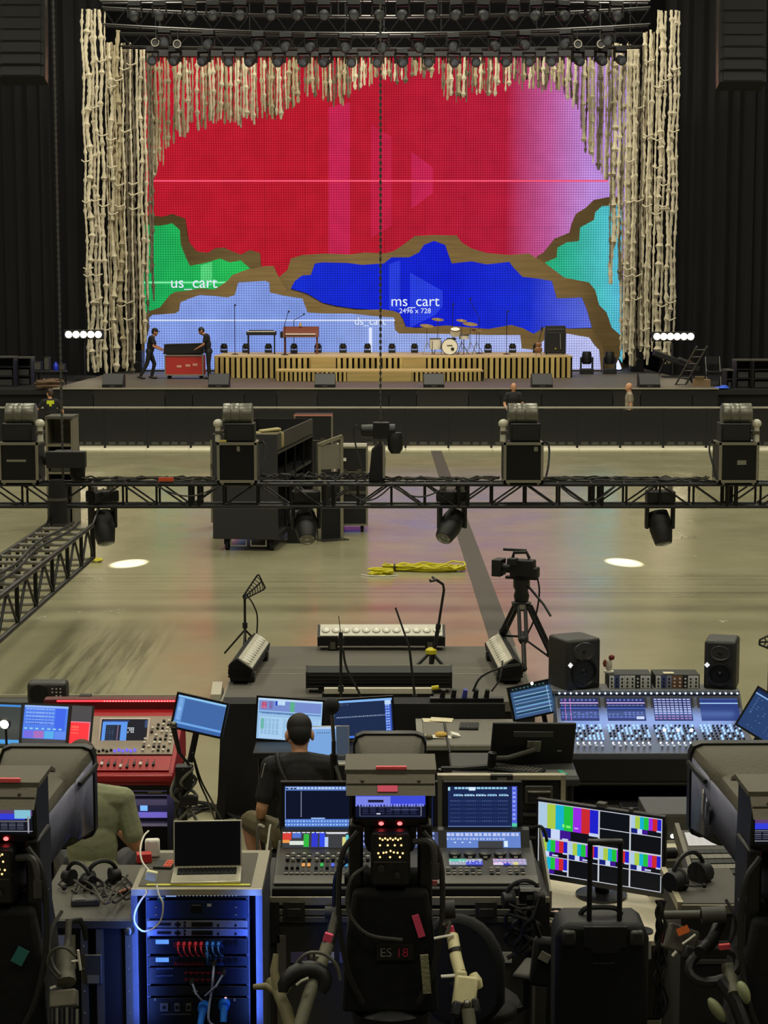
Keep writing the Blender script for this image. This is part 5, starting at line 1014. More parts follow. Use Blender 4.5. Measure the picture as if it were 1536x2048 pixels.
l = bpy.data.lights.new('rack_strip', 'AREA'); l.energy = 1.4; l.color = (.45, .4, 1); l.size = .5; o = bpy.data.objects.new('rack_strip', l); COL.objects.link(o); o.parent = k2; o.location = (-1.7, -.03, P(300, 1600, YR0).z); o.rotation_euler = (.5, 0, 0)
k, tp, w2 = table('long narrow table with a pale far edge behind the red console', -40, 368, 1411, 13.98, .01, DGREY, 'side_table'); A(k, 'edge_strip', B(-w2, w2, .7, .72, tp.z - .02, tp.z + .012), M((215, 204, 176), .5)); k.scale.y = .42
def speaker(label, u0, u1, v0, v1, Y, yaw, d=.3, sep=False):
    a, b = P(u0, v1, Y), P(u1, v0, Y); wd, h = abs(b.x - a.x), b.z - a.z; k = T('monitor_speaker', label, 'loudspeaker', ((a.x + b.x) / 2, Y, a.z), yaw)
    A(k, 'cabinet', B(-wd / 2, wd / 2, 0, d, 0, h), M((44, 43, 41), .5), .025); return k, wd, h
zsp = P(90, 1409, 13.2).z
k, wd, h = speaker('small black desktop speaker with rows of white buttons at far left', 54, 131, 1366, 1409, 13.2, 0, .16); A(k, 'cone', MB().lathe([(.1, 0), (.105, .012), (.09, .014), (.05, -.0), (.02, .006)], 20, Matrix.Translation((-wd * .2, 0, h * .5)) @ Euler((PI / 2, 0, 0)).to_matrix().to_4x4() @ Matrix.Scale(min(1, h * .42 / .105), 4)), BLK2)
q = random.Random(2); bm_ = meshof(B(-.006, .006, -.004, 0, -.005, .005), M((210, 205, 195), .5))
for i in range(3):
    for j in range(4):
        if q.random() < .85: inst(k, 'button', bm_, (wd * .16 + i * .03, -.001, h * .25 + j * h * .16))
kk = T('speaker_shelf', 'dark shelf bracket holding the small desktop speaker', 'shelf', (k.location.x, 13.2, 0)); A(kk, 'shelf', B(-.16, .16, 0, .2, zsp - .02, zsp - .001), BLK2); bar(kk, 'post', (0, .12, 0), (0, .12, zsp - .02), .025, BLK2); A(kk, 'base', B(-.2, .2, 0, .3, 0, .02), BLK2)
one('intercom_pack', 'small black intercom pack on the table edge beside the red strip', 'intercom', MB().box(-.09, -.01, 0, .08, 0, .05).box(.01, .1, .01, .09, 0, .06), BLK, Vector((P(157, 1400, 14.1).x, 14.05, tp.z + .001)))
c = CV(70, 56, (82, 128, 235)); c.r(0, .0, 1, .05, (150, 185, 245)).dots(.04, .08, .7, .5, 9, 5, (140, 175, 245), .85, .35).dots(.04, .3, .62, .5, 14, 3, (60, 95, 200), .5, .4).r(.72, .05, .95, .6, (66, 105, 235)).dots(.03, .55, .95, .62, 7, 1, (150, 210, 235)).r(.03, .62, .24, .8, (120, 110, 225)).r(.26, .62, .48, .8, (170, 110, 190)).r(.5, .62, .72, .8, (90, 175, 235)).r(.74, .62, 1, .8, (100, 140, 240)).r(0, .82, 1, 1, (72, 70, 70))
k = monitor('blue interface monitor in front of the red console, mid left', 90, 1452, 11.75, .3, .27, -.1, c, -.35, .02, DGREY, arm=(0, .2, -.4)); 
c = CV(40, 36, (78, 76, 76)); c.r(.1, .38, .98, .98, (255, 60, 66)).r(.1, .38, .98, .42, (225, 130, 150)).r(.93, .38, .98, .98, (225, 130, 150)).dots(.14, .5, .5, .75, 3, 3, (255, 110, 90), .8, .5)
k = monitor('dark tablet half covered by a red panel, right of the blue interface monitor', 159, 1452, 11.82, .155, .27, -.1, c, -.35, .02, DGREY, name='tablet', bez=.006, arm=(-.1, .16, -.4), cat='tablet')
c = CV(30, 40, (58, 62, 60)); c.r(0, 0, 1, .06, (70, 140, 215)).r(0, .86, 1, .95, (80, 160, 225))
for r_, cc in ((.42, (86, 88, 82)), (.36, (120, 122, 114)), (.31, (175, 176, 165)), (.26, (250, 248, 240))):
    for j in range(40):
        for i in range(30):
            if ((i / 30 - .45) / 1.0) ** 2 + ((j / 40 - .52) * 1.1) ** 2 < r_ * r_: c.a[j, i] = cc
k = monitor('monitor cut by the left edge, with a round white glare on it', 3, 1450, 11.6, .24, .27, .06, CV(30, 40, (64, 68, 64)).r(0, 0, 1, .06, (70, 140, 215)).r(0, .86, 1, .95, (80, 160, 225)), -.3, .05, DGREY, arm=(0, .2, -.4))
kl = T('desk_lamp', 'small round lit lamp shining before the far left monitor', 'lamp', P(10, 1447, 11.4)); A(kl, 'bulb', MB().sph((0, 0, 0), (.034, .02, .034), 12, 8), E((255, 252, 240), 6)); A(kl, 'shade', MB().lathe([(.036, -.01), (.04, .0), (.03, .03)], 12, Euler((PI / 2, 0, 0)).to_matrix().to_4x4(), False), DGREY); bar(kl, 'stem', (0, .02, -.03), (0, .05, -.37), .008, BLK2)
c = CV(90, 60, (72, 112, 172)); c.r(0, 0, 1, .07, (140, 195, 240)).r(.02, .08, .14, .8, (100, 150, 215)).dots(.03, .1, .13, .78, 1, 14, (150, 195, 240), .8, .4).r(.15, .1, .98, .82, (66, 104, 166)).r(0, .82, 1, .88, (110, 165, 230)).r(0, .9, 1, 1, (60, 100, 165))
k = monitor('tilted blue tablet on an arm above the right end of the red console', 399, 1431, 12.0, .335, .22, -.1, c, -.12, .2, BLK2, arm=(-.02, .03, -.35), name='tablet', cat='tablet'); 
k = T('microphone_stand', 'stand wrapped in cables and straps right of the red console', 'microphone stand', (P(368, 1600, 11.95).x, 11.95, 0)); bar(k, 'pole', (0, 0, .02), (0, 0, 1.05), .02, BLK2); A(k, 'base', MB().lathe([(.16, 0), (.16, .02), (.03, .05)], 14), BLK2)
q = random.Random(6)
for j in range(7): A(k, 'cable', MB().tube([(q.uniform(-.07, .09) + .02 * math.sin(t + j), q.uniform(-.07, .05), 1.05 - t * .1) for t in range(11)], .011, 5), q.choice((CABLE, M((60, 58, 52), .6), M((110, 106, 96), .6))))
A(k, 'clamp', MB().box(-.05, .06, -.06, .04, .92, 1.06).box(-.02, .1, -.08, -.02, .8, .86), BLK); A(k, 'cable_strap', MB().tube([(-.05, -.05, .7), (-.02, -.1, .55), (.04, -.08, .42), (.0, -.05, .3)], .016, 6), LGREY)
k = T('microphone', 'silver ball microphone pointing up at the lower left of the tilted tablet', 'microphone', P(347, 1450, 11.8)); A(k, 'grille', MB().sph((0, 0, 0), .026, 12, 8), STEEL); A(k, 'handle', MB().cyl((0, .0, -.02), (.03, .05, -.2), .02, .014), BLK2); bar(k, 'clip_arm', (.03, .05, -.2), (.09, .1, -.3), .01, BLK2)
# man in olive at the left
person('man in an olive t-shirt seated behind the left camera, head partly hidden', (-1.81, 10.85, 0), PI + .12,
    joints(pel=(0, .02, .66), wai=(0, 0, .8), che=(0, -.03, 1.0), nec=(.03, -.05, 1.2), hed=(.06, -.1, 1.34), hrot=(.3, 0, .2), shl=(.195, -.03, 1.12), shr=(-.195, -.03, 1.12), ell=(.26, -.08, .85), wrl=(.2, -.35, .85), elr=(-.27, -.0, .83), wrr=(-.15, -.27, .86), hil=(.1, -.02, .62), hir=(-.1, -.02, .62), knl=(.2, -.42, .62), anl=(.2, -.38, .1), tol=(.22, -.56, .05), knr=(-.2, -.42, .62), anr=(-.2, -.38, .1), tor=(-.22, -.56, .05)),
    M((142, 144, 112), .85, 0, .2, 25), DGREY, M((62, 42, 28), .7), SKIN2, .009, sleeve=.75, longhair=True)
c = T('stool', 'dark stool under the man in olive', 'stool', (-1.81, 10.85, 0)); A(c, 'seat', MB().lathe([(.17, .48), (.19, .5), (.18, .52)], 16), BLK); bar(c, 'post', (0, 0, .05), (0, 0, .5), .03, BLK2); A(c, 'base', MB().lathe([(.22, 0), (.22, .02), (.05, .06)], 16), BLK2)
# ---- blue lit console at the right
YB0 = 12.72
k = T('mixing_console', 'large mixing console glowing blue with four screens at the right', 'mixing console', (0, YB0, 0)); xb0, xb1 = P(1122, 1500, 12.9).x, P(1506, 1500, 12.9).x
CB = M((92, 94, 104), .4, .3); TB = math.atan2(.1, .48); sb = Matrix.Translation((0, 0, .95)) @ Euler((TB, 0, 0)).to_matrix().to_4x4()
A(k, 'chassis', MB().prism([(0, .86), (.8, .86), (.8, 1.2), (.69, 1.235), (.49, 1.05), (0, .945)], xb0, xb1, 'x'), CB, .006); A(k, 'front_panel', B(xb0 + .02, xb1 - .02, -.01, .0, .74, .9), BLK2)
A(k, 'bridge', MB().box(xb0 - .02, xb1 - .01, .66, .9, 1.235, 1.265), M((120, 122, 126), .4, .4), .005)
lm = meshof(MB().sph((0, 0, 0), .0065, 6, 4), E((210, 228, 255), 5))
for i in range(32): inst(k, 'strip_lamp', lm, (xb0 + .03 + i * (xb1 - xb0 - .06) / 31, .652, 1.242))
W4 = (xb1 - xb0) / 4
for i in range(4):
    c = CV(80, 56, (22, 34, 96))
    if i < 2: c.r(0, .18, 1, .24, (205, 175, 225)).dots(.02, .04, .98, .16, 9, 1, (110, 120, 190), .5, .5).dots(.02, .3, .98, .4, 9, 1, (170, 180, 235), .75, .3).r(0, .43, 1, .46, (60, 110, 210)).dots(.02, .6, .98, .9, 9, 3, (110, 120, 210), .5, .35, .8).r(0, .84, 1, .88, (60, 80, 170))
    if i == 0: c.r(.12, 0, .14, 1, (220, 110, 190)).r(.26, 0, .28, 1, (220, 110, 190))
    if i == 1: c.r(.75, .8, .95, .92, (200, 210, 240))
    if i == 2: c.dots(.02, .02, 1, .75, 9, 7, (175, 185, 230), .75, .55).dots(.02, .76, 1, .98, 9, 2, (160, 120, 180), .7, .6)
    if i == 3: c.a[:] = (34, 56, 124); c.r(0, .2, 1, .25, (150, 190, 235)).r(0, 0, 1, .05, (60, 80, 150))
    x = xb0 + W4 * (i + .5); o = glass(k, c, W4 * .82, .2, (x, .578, 1.135), (-.8, 0, 0)); A(k, 'screen_frame', MB().box(-W4 * .46, W4 * .46, .003, .02, -.115, .115, Matrix.Translation(o.location) @ Euler((-.8, 0, 0)).to_matrix().to_4x4()), BLK2)
kw = meshof(MB().lathe([(.0085, 0), (.008, .014), (.003, .016)], 8), E((150, 190, 255), 1.5)); kd_ = meshof(MB().lathe([(.0085, 0), (.008, .014), (.003, .016)], 8), M((40, 44, 60), .4)); kx = meshof(MB().lathe([(.012, 0), (.011, .016), (.004, .018)], 10), E((210, 225, 255), 3))
for i in range(44):
    for j in range(6):
        if i % 11 != 10: inst(k, 'knob', kw if q.random() < .5 else kd_, on(sb, xb0 + .03 + i * (xb1 - xb0 - .06) / 43, .215 + j * .045, .002), (TB, 0, 0))
for i in range(3): inst(k, 'encoder', kx, on(sb, xb0 + .78 + i * .1, .34, .01), (TB, 0, 0))
fs_ = meshof(B(-.008, .008, -.013, .013, 0, .014), M((190, 195, 205), .4))
for i in range(32):
    if i % 8 < 7: x = xb0 + .03 + i * (xb1 - xb0 - .06) / 31; inst(k, 'fader', fs_, on(sb, x, .08 + .02 * q.random(), .003), (TB, 0, 0)); inst(k, 'channel_lamp', lm, on(sb, x, .155, .004))
l = bpy.data.lights.new('console_strip', 'AREA'); l.shape = 'RECTANGLE'; l.energy = 3.2; l.color = (.3, .5, 1); l.size = 1.3; l.size_y = .04; o = bpy.data.objects.new('console_strip', l); COL.objects.link(o); o.parent = k; o.location = ((xb0 + xb1) / 2, .53, 1.2); o.rotation_euler = (-.45, 0, 0)
k2 = T('console_stand', 'black console table with a pull-out keyboard under the blue console', 'table', (0, YB0 + .02, 0)); A(k2, 'top_board', B(xb0, xb1, 0, .78, .7, .735), BLK2); A(k2, 'edge_strip', B(xb0, xb1, -.02, 0, .715, .73), GREY)
A(k2, 'keyboard_shelf', B(xb0 + .15, xb1 - .3, -.12, .3, .535, .55), M((60, 59, 54), .5)); A(k2, 'lower_panel', B(xb0, xb1, .1, .14, .02, .52), M((11, 11, 12), .5))
for x in (xb0, xb1 - .05): A(k2, 'side_panel', B(x, x + .05, 0, .75, 0, .7), BLK2)
A(k2, 'back_panel', B(xb0 + .05, xb1 - .05, .68, .7, 0, .7), BLK2); A(k2, 'drawer_pull', B(xb0 + .33, xb0 + .43, -.13, -.12, .53, .545), LGREY)
kb_ = T('computer_keyboard', 'dark computer keyboard on the pull-out shelf below the blue console', 'keyboard', (P(1310, 1550, YB0).x, YB0 - .08, .552)); A(kb_, 'base', B(-.25, .25, 0, .16, 0, .014), M((70, 70, 74), .5), .004); km = meshof(B(-.011, .011, -.011, .011, 0, .008), M((40, 40, 46), .5))
for r in range(5):
    for i in range(17): inst(kb_, 'key', km, (-.225 + i * .0282, .025 + r * .028, .014))
def nearfield(label, u0, u1, v0, v1, Y, yaw, port):
    k, wd, h = speaker(label, u0, u1, v0, v1, Y, yaw, .3); A(k, 'woofer', MB().lathe([(wd * .36, 0), (wd * .37, .014), (wd * .32, .018), (wd * .29, .0), (wd * .12, -.02), (wd * .1, .0), (.01, .012)], 24, Matrix.Translation((0, -.004, h * .35)) @ Euler((PI / 2, 0, 0)).to_matrix().to_4x4()), M((15, 15, 16), .4))
    A(k, 'waveguide', MB().lathe([(wd * .33, 0), (wd * .31, .006), (wd * .16, -.012), (.02, -.016)], 24, Matrix.Translation((0, -.003, h * .76)) @ Euler((PI / 2, 0, 0)).to_matrix().to_4x4() @ Matrix.Scale(.72, 4, (0, 1, 0))), M((58, 56, 52), .4)); A(k, 'tweeter', MB().sph((0, -.002, h * .76), (.016, .01, .016), 10, 8), BLK2)
    o = A(k, 'logo', MB().bx((0, -.003, 0), (.03, .006, .03), (0, PI / 4, 0)), E((240, 240, 240), 1)); o.location = (-wd * .4, 0, h * .52)
    A(k, 'lower_cutout', B(-wd * .42, wd * .42, -.002, .004, h * .03, h * .12), BLK2); A(k, 'foot', B(-wd * .4, wd * .4, .02, .26, -.014, 0), RUB); return k
zbr = P(1200, 1385, 13.5).z
nearfield('black studio monitor speaker on the left end of the blue console', 1128, 1208, 1278, 1382, 13.42, .42, 0); nearfield('black studio monitor speaker on the right end of the blue console', 1407, 1473, 1282, 1384, 13.42, -.28, 0)
def lunchbox(label, u0, u1, cols):
    Y = 13.46; a, b = P(u0, 1380, Y), P(u1, 1340, Y); k = T('preamp_rack', label, 'audio rack', ((a.x + b.x) / 2, Y, zbr + .002)); w_ = (b.x - a.x) / 2; h = .145
    A(k, 'case', B(-w_, w_, 0, .2, 0, h), BLK, .004); n = len(cols)
    for i, cc in enumerate(cols):
        x = -w_ + .008 + i * (2 * w_ - .016) / n; wd = (2 * w_ - .016) / n - .002; A(k, 'module', B(x, x + wd, -.006, 0, .008, h - .008), M(cc, .5))
        for j in range(4): inst(k, 'knob', kn if sum(cc) < 300 else kb, (x + wd / 2, -.006, .03 + j * .028), (PI / 2, 0, 0), (.7, .7, .7))
    return k
SV = (222, 222, 212); lunchbox('rack of silver preamp modules beside the left studio speaker', 1216, 1304, [SV, (80, 90, 140), SV, SV, SV, (40, 40, 42), SV, SV]); k = lunchbox('rack of preamp modules with copper knobs beside the right studio speaker', 1309, 1400, [SV, (80, 90, 140), (150, 150, 170), (130, 95, 70), (130, 95, 70), (40, 40, 42), SV, SV])
one('paper_label', 'cream strip of tape on top of the right preamp rack', 'tape', B(-.04, .04, 0, .06, 0, .004), M((215, 205, 170)), k.location + Vector((-.06, .02, .147)))
k = T('toy_figure', 'small red and white bird figurine on the left preamp rack', 'figurine', Vector((P(1219, 1338, 13.5).x, 13.54, zbr + .149))); A(k, 'body', MB().sph((0, 0, .05), (.026, .02, .05)), M((200, 190, 170))); A(k, 'head', MB().sph((.02, 0, .115), (.024, .02, .022)), M((120, 40, 34))); A(k, 'comb', MB().sph((-.03, 0, .07), (.016, .012, .03)), M((130, 60, 40))); A(k, 'base', MB().cyl((0, 0, 0), (0, 0, .012), .04), WHITE)
# laptop left of the blue console and screen at the right edge
c = CV(70, 60, (54, 84, 118)); c.r(0, 0, 1, .12, (16, 22, 30)).dots(.05, .02, .9, .1, 9, 1, (60, 90, 80))
for i in range(14): c.r(.05, .16 + i * .06, .95, .16 + i * .06 + q.uniform(.015, .045), [(110, 160, 200), (70, 84, 140), (130, 175, 205), (36, 60, 90)][i % 4])
c.r(.88, .12, .9, 1, (150, 190, 215))
k = monitor('tilted screen with blue waveform tracks left of the blue console', 1065, 1400, 13.75, .33, .24, .2, c, -.15, -.17, BLK2, arm=(.1, .02, -.3)); A(k, 'webcam_light', MB().sph((.02, -.006, .128), .012, 8, 6), E((255, 250, 230), 4))
c = CV(50, 60, (40, 64, 110)); c.r(0, .1, 1, .14, (130, 175, 225)).r(0, 0, 1, .08, (24, 40, 76)).dots(.1, .2, .95, .95, 8, 12, (90, 120, 165), .3, .3, .5)
monitor('blue screen cut by the right edge beside the blue console', 1532, 1434, 12.75, .3, .3, -.5, c, -.3, .45, BLK2, arm=(0, .05, -.35))
k, t = pole_stand('antenna_stand', 'paddle antenna cut by the right edge above the blue console', 'antenna', (P(1540, 1300, 14.6).x, 14.6, 0), P(1540, 1290, 14.6).z, .3); fin(k, t + Vector((.03, 0, .03)), (.15, 0, .25), .75)
# ---- grey desk with papers
zdk = .85; yd0, yd1 = 13.35, 14.2
k = T('work_desk', 'grey topped desk with papers between centre and blue console', 'desk', (0, 0, 0)); xd0, xd1 = P(845, 1470, 13.9).x, P(1006, 1470, 13.9).x + .12
A(k, 'tabletop', B(xd0, xd1, yd0, yd1, zdk - .04, zdk), M((104, 99, 88), .6), .006); A(k, 'front_edge', B(xd0, xd1, yd0 - .012, yd0, zdk - .04, zdk - .005), LGREY); A(k, 'side_edge', B(xd0 - .05, xd0, yd0 + .2, yd1, zdk - .03, zdk + .003), LGREY); A(k, 'front_panel', B(xd0, xd1, yd0 + .05, yd0 + .09, .02, zdk - .045), BLK2)
for x in (xd0 + .04, xd1 - .04):
    for y in (yd0 + .14, yd1 - .05): bar(k, 'leg', (x, y, 0), (x, y, zdk - .04), .025, BLK2)
g = G(868, 1441, zdk); k = T('paper_sheets', 'crumpled white papers on the grey desk, far side', 'paper', g)
for a, r, z in ((0, .1, .002), (.06, -.15, .007)): A(k, 'sheet', MB().bx((a, 0, z), (.18, .13, .003), (0, .03, r)), M((222, 210, 176), .8))
g = G(882, 1475, zdk); k = T('food_wrapper', 'yellow topped food wrapper with white paper on the grey desk', 'food', g); A(k, 'food', MB().sph((0, 0, .025), (.05, .045, .022), 10, 6), M((200, 160, 60), .6)); A(k, 'wrapper', MB().bx((0, 0, .006), (.16, .09, .004), (0, .06, .1)).bx((.11, .02, .016), (.07, .06, .02), (.2, .3, .3)).bx((-.1, -.01, .012), (.05, .05, .014), (0, .2, .5)), WHITE)
g = G(858, 1478, zdk); k = one('paper_cup', 'small crumpled olive napkin beside the food wrapper', 'napkin', MB().sph((0, 0, .02), (.03, .03, .02), 8, 5), M((120, 112, 84), .8), g); k.name = 'napkin'
one('black_strap', 'black cable running over the grey desk toward the camera', 'cable', MB().tube([G(889, 1446, zdk + .008) - Vector((0, 0, 0)), G(893, 1470, zdk + .008), G(899, 1500, zdk + .008), G(900, 1512, zdk - .05) - Vector((0, .03, 0))], .009, 6), CABLE)
g = G(938, 1455, zdk); k = T('mesh_pouch', 'dark woven keyboard pad on the grey desk', 'keyboard', g, -.08); A(k, 'base', B(-.075, .075, -.09, .12, 0, .015), BLK2, .003); km2 = meshof(B(-.007, .007, -.011, .011, 0, .006), DGREY)
for r in range(6):
    for i in range(8): inst(k, 'key', km2, (-.062 + i * .0178, -.07 + r * .032, .015))
k.name = 'keypad'; k['category'] = 'keypad'; k['label'] = 'dark keypad lying on the grey desk near its far right corner'
k = T('power_strip', 'black power connectors on the draped table behind the grey desk', 'cable', Vector((P(935, 1420, 14.25).x, 14.36, ZDR + .002))); A(k, 'socket_bar', B(-.3, .3, 0, .08, 0, .03), BLK2)
for i in range(5): A(k, 'plug', MB().cyl((-.2 + i * .09, .04, .03), (-.19 + i * .09, .02, .1), .022, .018), (BLK, M((60, 70, 170)))[i == 2])
A(k, 'lead', MB().tube([(.05, .04, .08), (.12, .05, .2), (.3, .1, .27), (.45, .3, .25)], .01, 5), CABLE); A(k, 'lead', MB().tube([(.2, .04, .08), (.26, .05, .16), (.28, .08, .22), (.3, .2, .3)], .008, 5), CABLE)
# monitor seen from behind on an arm
p = P(1066, 1497, 11.9); k = T('monitor', 'large monitor seen from behind on a jointed arm at right of centre', 'monitor', p); k.rotation_euler = (.12, .05, .18)
A(k, 'casing', B(-.29, .29, 0, .03, -.18, .18), BLK2, .008); A(k, 'rear_grille', B(-.15, .13, -.012, 0, .08, .125), M((58, 56, 52), .5), .01); A(k, 'mount_plate', MB().box(-.05, .05, -.02, 0, -.02, .06), STEEL, .004); A(k, 'badge', B(.17, .2, -.004, 0, -.02, -.012), LGREY); A(k, 'power_button', B(.15, .17, -.01, 0, -.16, -.11), GREY)
A(k, 'ribbed_port', MB().box(-.03, -.01, -.02, 0, .01, .05).box(.03, .045, -.02, 0, .0, .055), YEL if False else M((130, 126, 100), .4)); A(k, 'arm', MB().tube([(0, -.03, 0), (-.2, -.1, -.03), (-.3, -.08, -.04)], .018, 8), M((90, 88, 80), .4, .5)); A(k, 'arm_joint', MB().cyl((-.3, -.08, -.1), (-.3, -.08, .0), .03), BLK2); A(k, 'lower_arm', MB().tube([(-.3, -.08, -.1), (-.5, -.05, -.13), (-.62, .0, -.15)], .022, 8), BLK2)
A(k, 'arm_post', MB().cyl((-.62, .0, -.15), (-.62, .0, -.27), .025), BLK2)
k, tp, w2 = table('low dark desk under the monitor seen from behind', 905, 1160, 1558, 11.55, .01, M((46, 45, 42), .6), 'side_desk')
kb_ = T('computer_keyboard', 'black keyboard angled on the low desk below the rear of the monitor', 'keyboard', tp + Vector((.0, .2, .002)), -.45); A(kb_, 'base', B(-.2, .2, -.07, .07, 0, .018), BLK2, .004); kkm = meshof(B(-.011, .011, -.011, .011, 0, .007), M((84, 82, 76), .5))
for r in range(4):
    for i in range(13): inst(kb_, 'key', kkm, (-.175 + i * .029, -.045 + r * .03, .018))
k = one('green_tape', 'teal strip of tape on the right end of the low desk', 'tape', B(-.015, .015, -.06, .06, 0, .004), M((40, 160, 130), .5), tp + Vector((w2 - .1, .15, .002)), .3)
one('grey_folder', 'flat grey folder at the right end of the low desk', 'folder', B(-.11, .11, -.08, .08, 0, .002), M((92, 92, 88), .6), tp + Vector((w2 - .12, .15, 0.0)))
for o in bpy.data.objects:
    if o.name == 'grey_folder': o.location.z = tp.z + .0005
# open flight case lid standing behind the lighting console
Y = 11.1; a, b = P(884, 1648, Y), P(1122, 1560, Y); k = T('case_lid', 'silver edged flight case lid standing behind the lighting console', 'flight case', ((a.x + b.x) / 2, Y, 0)); w_ = (b.x - a.x) / 2; h = b.z
A(k, 'panel', B(-w_, w_, .02, .05, 0, h), MATT); A(k, 'top_edge', B(-w_, w_, 0, .06, h, h + .03), M((176, 168, 146), .4, .5)); A(k, 'side_edge', B(-w_ - .03, -w_, 0, .06, 0, h + .03), EDGE); A(k, 'side_edge', B(w_, w_ + .03, 0, .06, 0, h + .03), EDGE); A(k, 'latch', MB().box(-.07, .07, -.02, .02, h - .01, h + .035), BLK); A(k, 'latch_plate', B(-.03, .03, -.024, -.02, h + .005, h + .02), ALU)
xh = P(1078, 1590, Y).x - (a.x + b.x) / 2; zh = P(1078, 1590, Y).z; A(k, 'recessed_dish', MB().box(-.09 + xh, .09 + xh, .0, .02, zh - .06, zh + .06), M((70, 68, 62), .5, .4), .015); A(k, 'dish_handle', MB().tube([(xh - .06, -.01, zh + .03), (xh - .06, -.03, zh + .03), (xh + .06, -.03, zh + .03), (xh + .06, -.01, zh + .03)], .008, 6), STEEL); A(k, 'dish_hollow', B(xh - .07, xh + .07, -.006, 0, zh - .045, zh + .02), MATT)
for z in (zh - .12, zh - .2, zh - .27): A(k, 'cross_rail', B(xh - .1, xh + .1, -.01, .02, z - .015, z), DGREY)
# ================================================================== camera riser (its edge lies just below the frame)
ZP = .45
struct('camera_riser', B(-3.2, 3.2, 5.2, 8.93, .3, ZP), M((40, 39, 37), .85, 0, .1, 40)); struct('camera_riser_frame', B(-3.15, 3.15, 5.25, 8.88, .0, .3), MATT)
# ================================================================== lighting console in its case tray
YL, ZL = 9.66, .92
k = T('lighting_console', 'wide dark lighting console with three screens and faders at the centre', 'lighting console', (0, YL, 0)); xl0, xl1 = P(546, 1740, YL + .1).x, P(1078, 1740, YL + .1).x
CG = M((86, 82, 74), .5); TL = math.atan2(.07, .44); sl = Matrix.Translation((0, .02, ZL + .052)) @ Euler((TL, 0, 0)).to_matrix().to_4x4()
A(k, 'chassis', MB().prism([(0, ZL), (.62, ZL), (.62, ZL + .13), (.46, ZL + .12), (.02, ZL + .05), (0, ZL + .045)], xl0, xl1, 'x'), M((60, 58, 53), .5), .006); A(k, 'front_face', B(xl0, xl1, -.008, 0, ZL + .003, ZL + .04), BLK2)
A(k, 'wrist_rest', MB().box(xl0 + .005, xl0 + .68, 0, .1, .003, .014, sl).box(xl0 + .69, xl1 - .005, 0, .1, .003, .014, sl), CG, .004)
kb3 = meshof(B(-.011, .011, -.009, .009, 0, .008), M((120, 116, 104), .5)); kdk = meshof(B(-.011, .011, -.009, .009, 0, .008), BLK2); fd1 = meshof(B(-.009, .009, -.013, .013, 0, .014), BLK2); rb = meshof(MB().lathe([(.012, 0), (.011, .013), (.003, .015)], 8), BLK2); rb2 = meshof(MB().lathe([(.012, 0), (.011, .013), (.003, .015)], 8), M((150, 146, 134), .4)); wheel = meshof(MB().lathe([(.036, 0), (.036, .016), (.028, .02), (.01, .02)], 18), M((46, 45, 42), .4))
cl6 = {3: (230, 160, 90), 4: (230, 160, 90), 6: (60, 190, 90), 8: (90, 110, 235), 10: (70, 170, 235), 12: (235, 235, 240)}
def blk(x): return xl0 + .07 + x
for i in range(15):                       # left wing: fader banks
    x = blk(i * .031 + (i // 5) * .012)
    for j in range(3): inst(k, 'knob', (rb, rb2)[(i + j) % 2], on(sl, x, .3 + j * .032, .004), (TL, 0, 0))
    A(k, 'fader_slot', MB().box(x - .002, x + .002, .19, .265, .004, .005, sl), BLK2)
    inst(k, 'fader', fd1 if i not in cl6 else meshof(B(-.009, .009, -.012, .012, 0, .008), E(cl6[i], 1)), on(sl, x, .2 if i not in cl6 else .235, .005), (TL, 0, 0))
    for j in range(2): inst(k, 'button', kdk if j else kb3, on(sl, x, .13 + j * .022, .004), (TL, 0, 0))
for i in range(2):
    for j in range(4): inst(k, 'button', kb3, on(sl, blk(.53 + i * .03), .13 + j * .035, .004), (TL, 0, 0))
xr = xl1 - .52
for i in range(5): inst(k, 'encoder_wheel', wheel, on(sl, xr + .06 + i * .087, .37, .004), (TL, 0, 0)); inst(k, 'button', kb3, on(sl, xr + .06 + i * .087, .325, .004), (TL, 0, 0))
for i in range(14):
    for j in range(3):
        if i not in (7, 10): inst(k, 'button', (kb3, kdk)[(i * 3 + j) % 4 == 0], on(sl, xr - .02 + i * .035, .13 + j * .032, .004), (TL, 0, 0))
c = CV(40, 12, (160, 165, 180)); c.r(0, 0, .5, .4, (90, 200, 170)).r(.5, .3, 1, 1, (80, 90, 215)).dots(0, .1, 1, .9, 10, 3, (215, 220, 235), .4, .4, .5); o = glass(k, c, .19, .075, on(sl, xr + .12, .275, .006), (TL - PI / 2, 0, 0)); o = glass(k, CV(40, 12, (150, 155, 190)).r(0, .5, .3, 1, (225, 215, 235)).r(.3, .5, .5, 1, (60, 70, 200)).dots(0, 0, 1, 1, 9, 2, (215, 170, 215), .6, .5).r(.6, .5, .75, 1, (215, 205, 140)), .19, .075, on(sl, xr + .37, .275, .006), (TL - PI / 2, 0, 0))
A(k, 'red_button', MB().box(xl1 - .07, xl1 - .04, .03, .06, .004, .01, sl), M((150, 36, 32), .5))
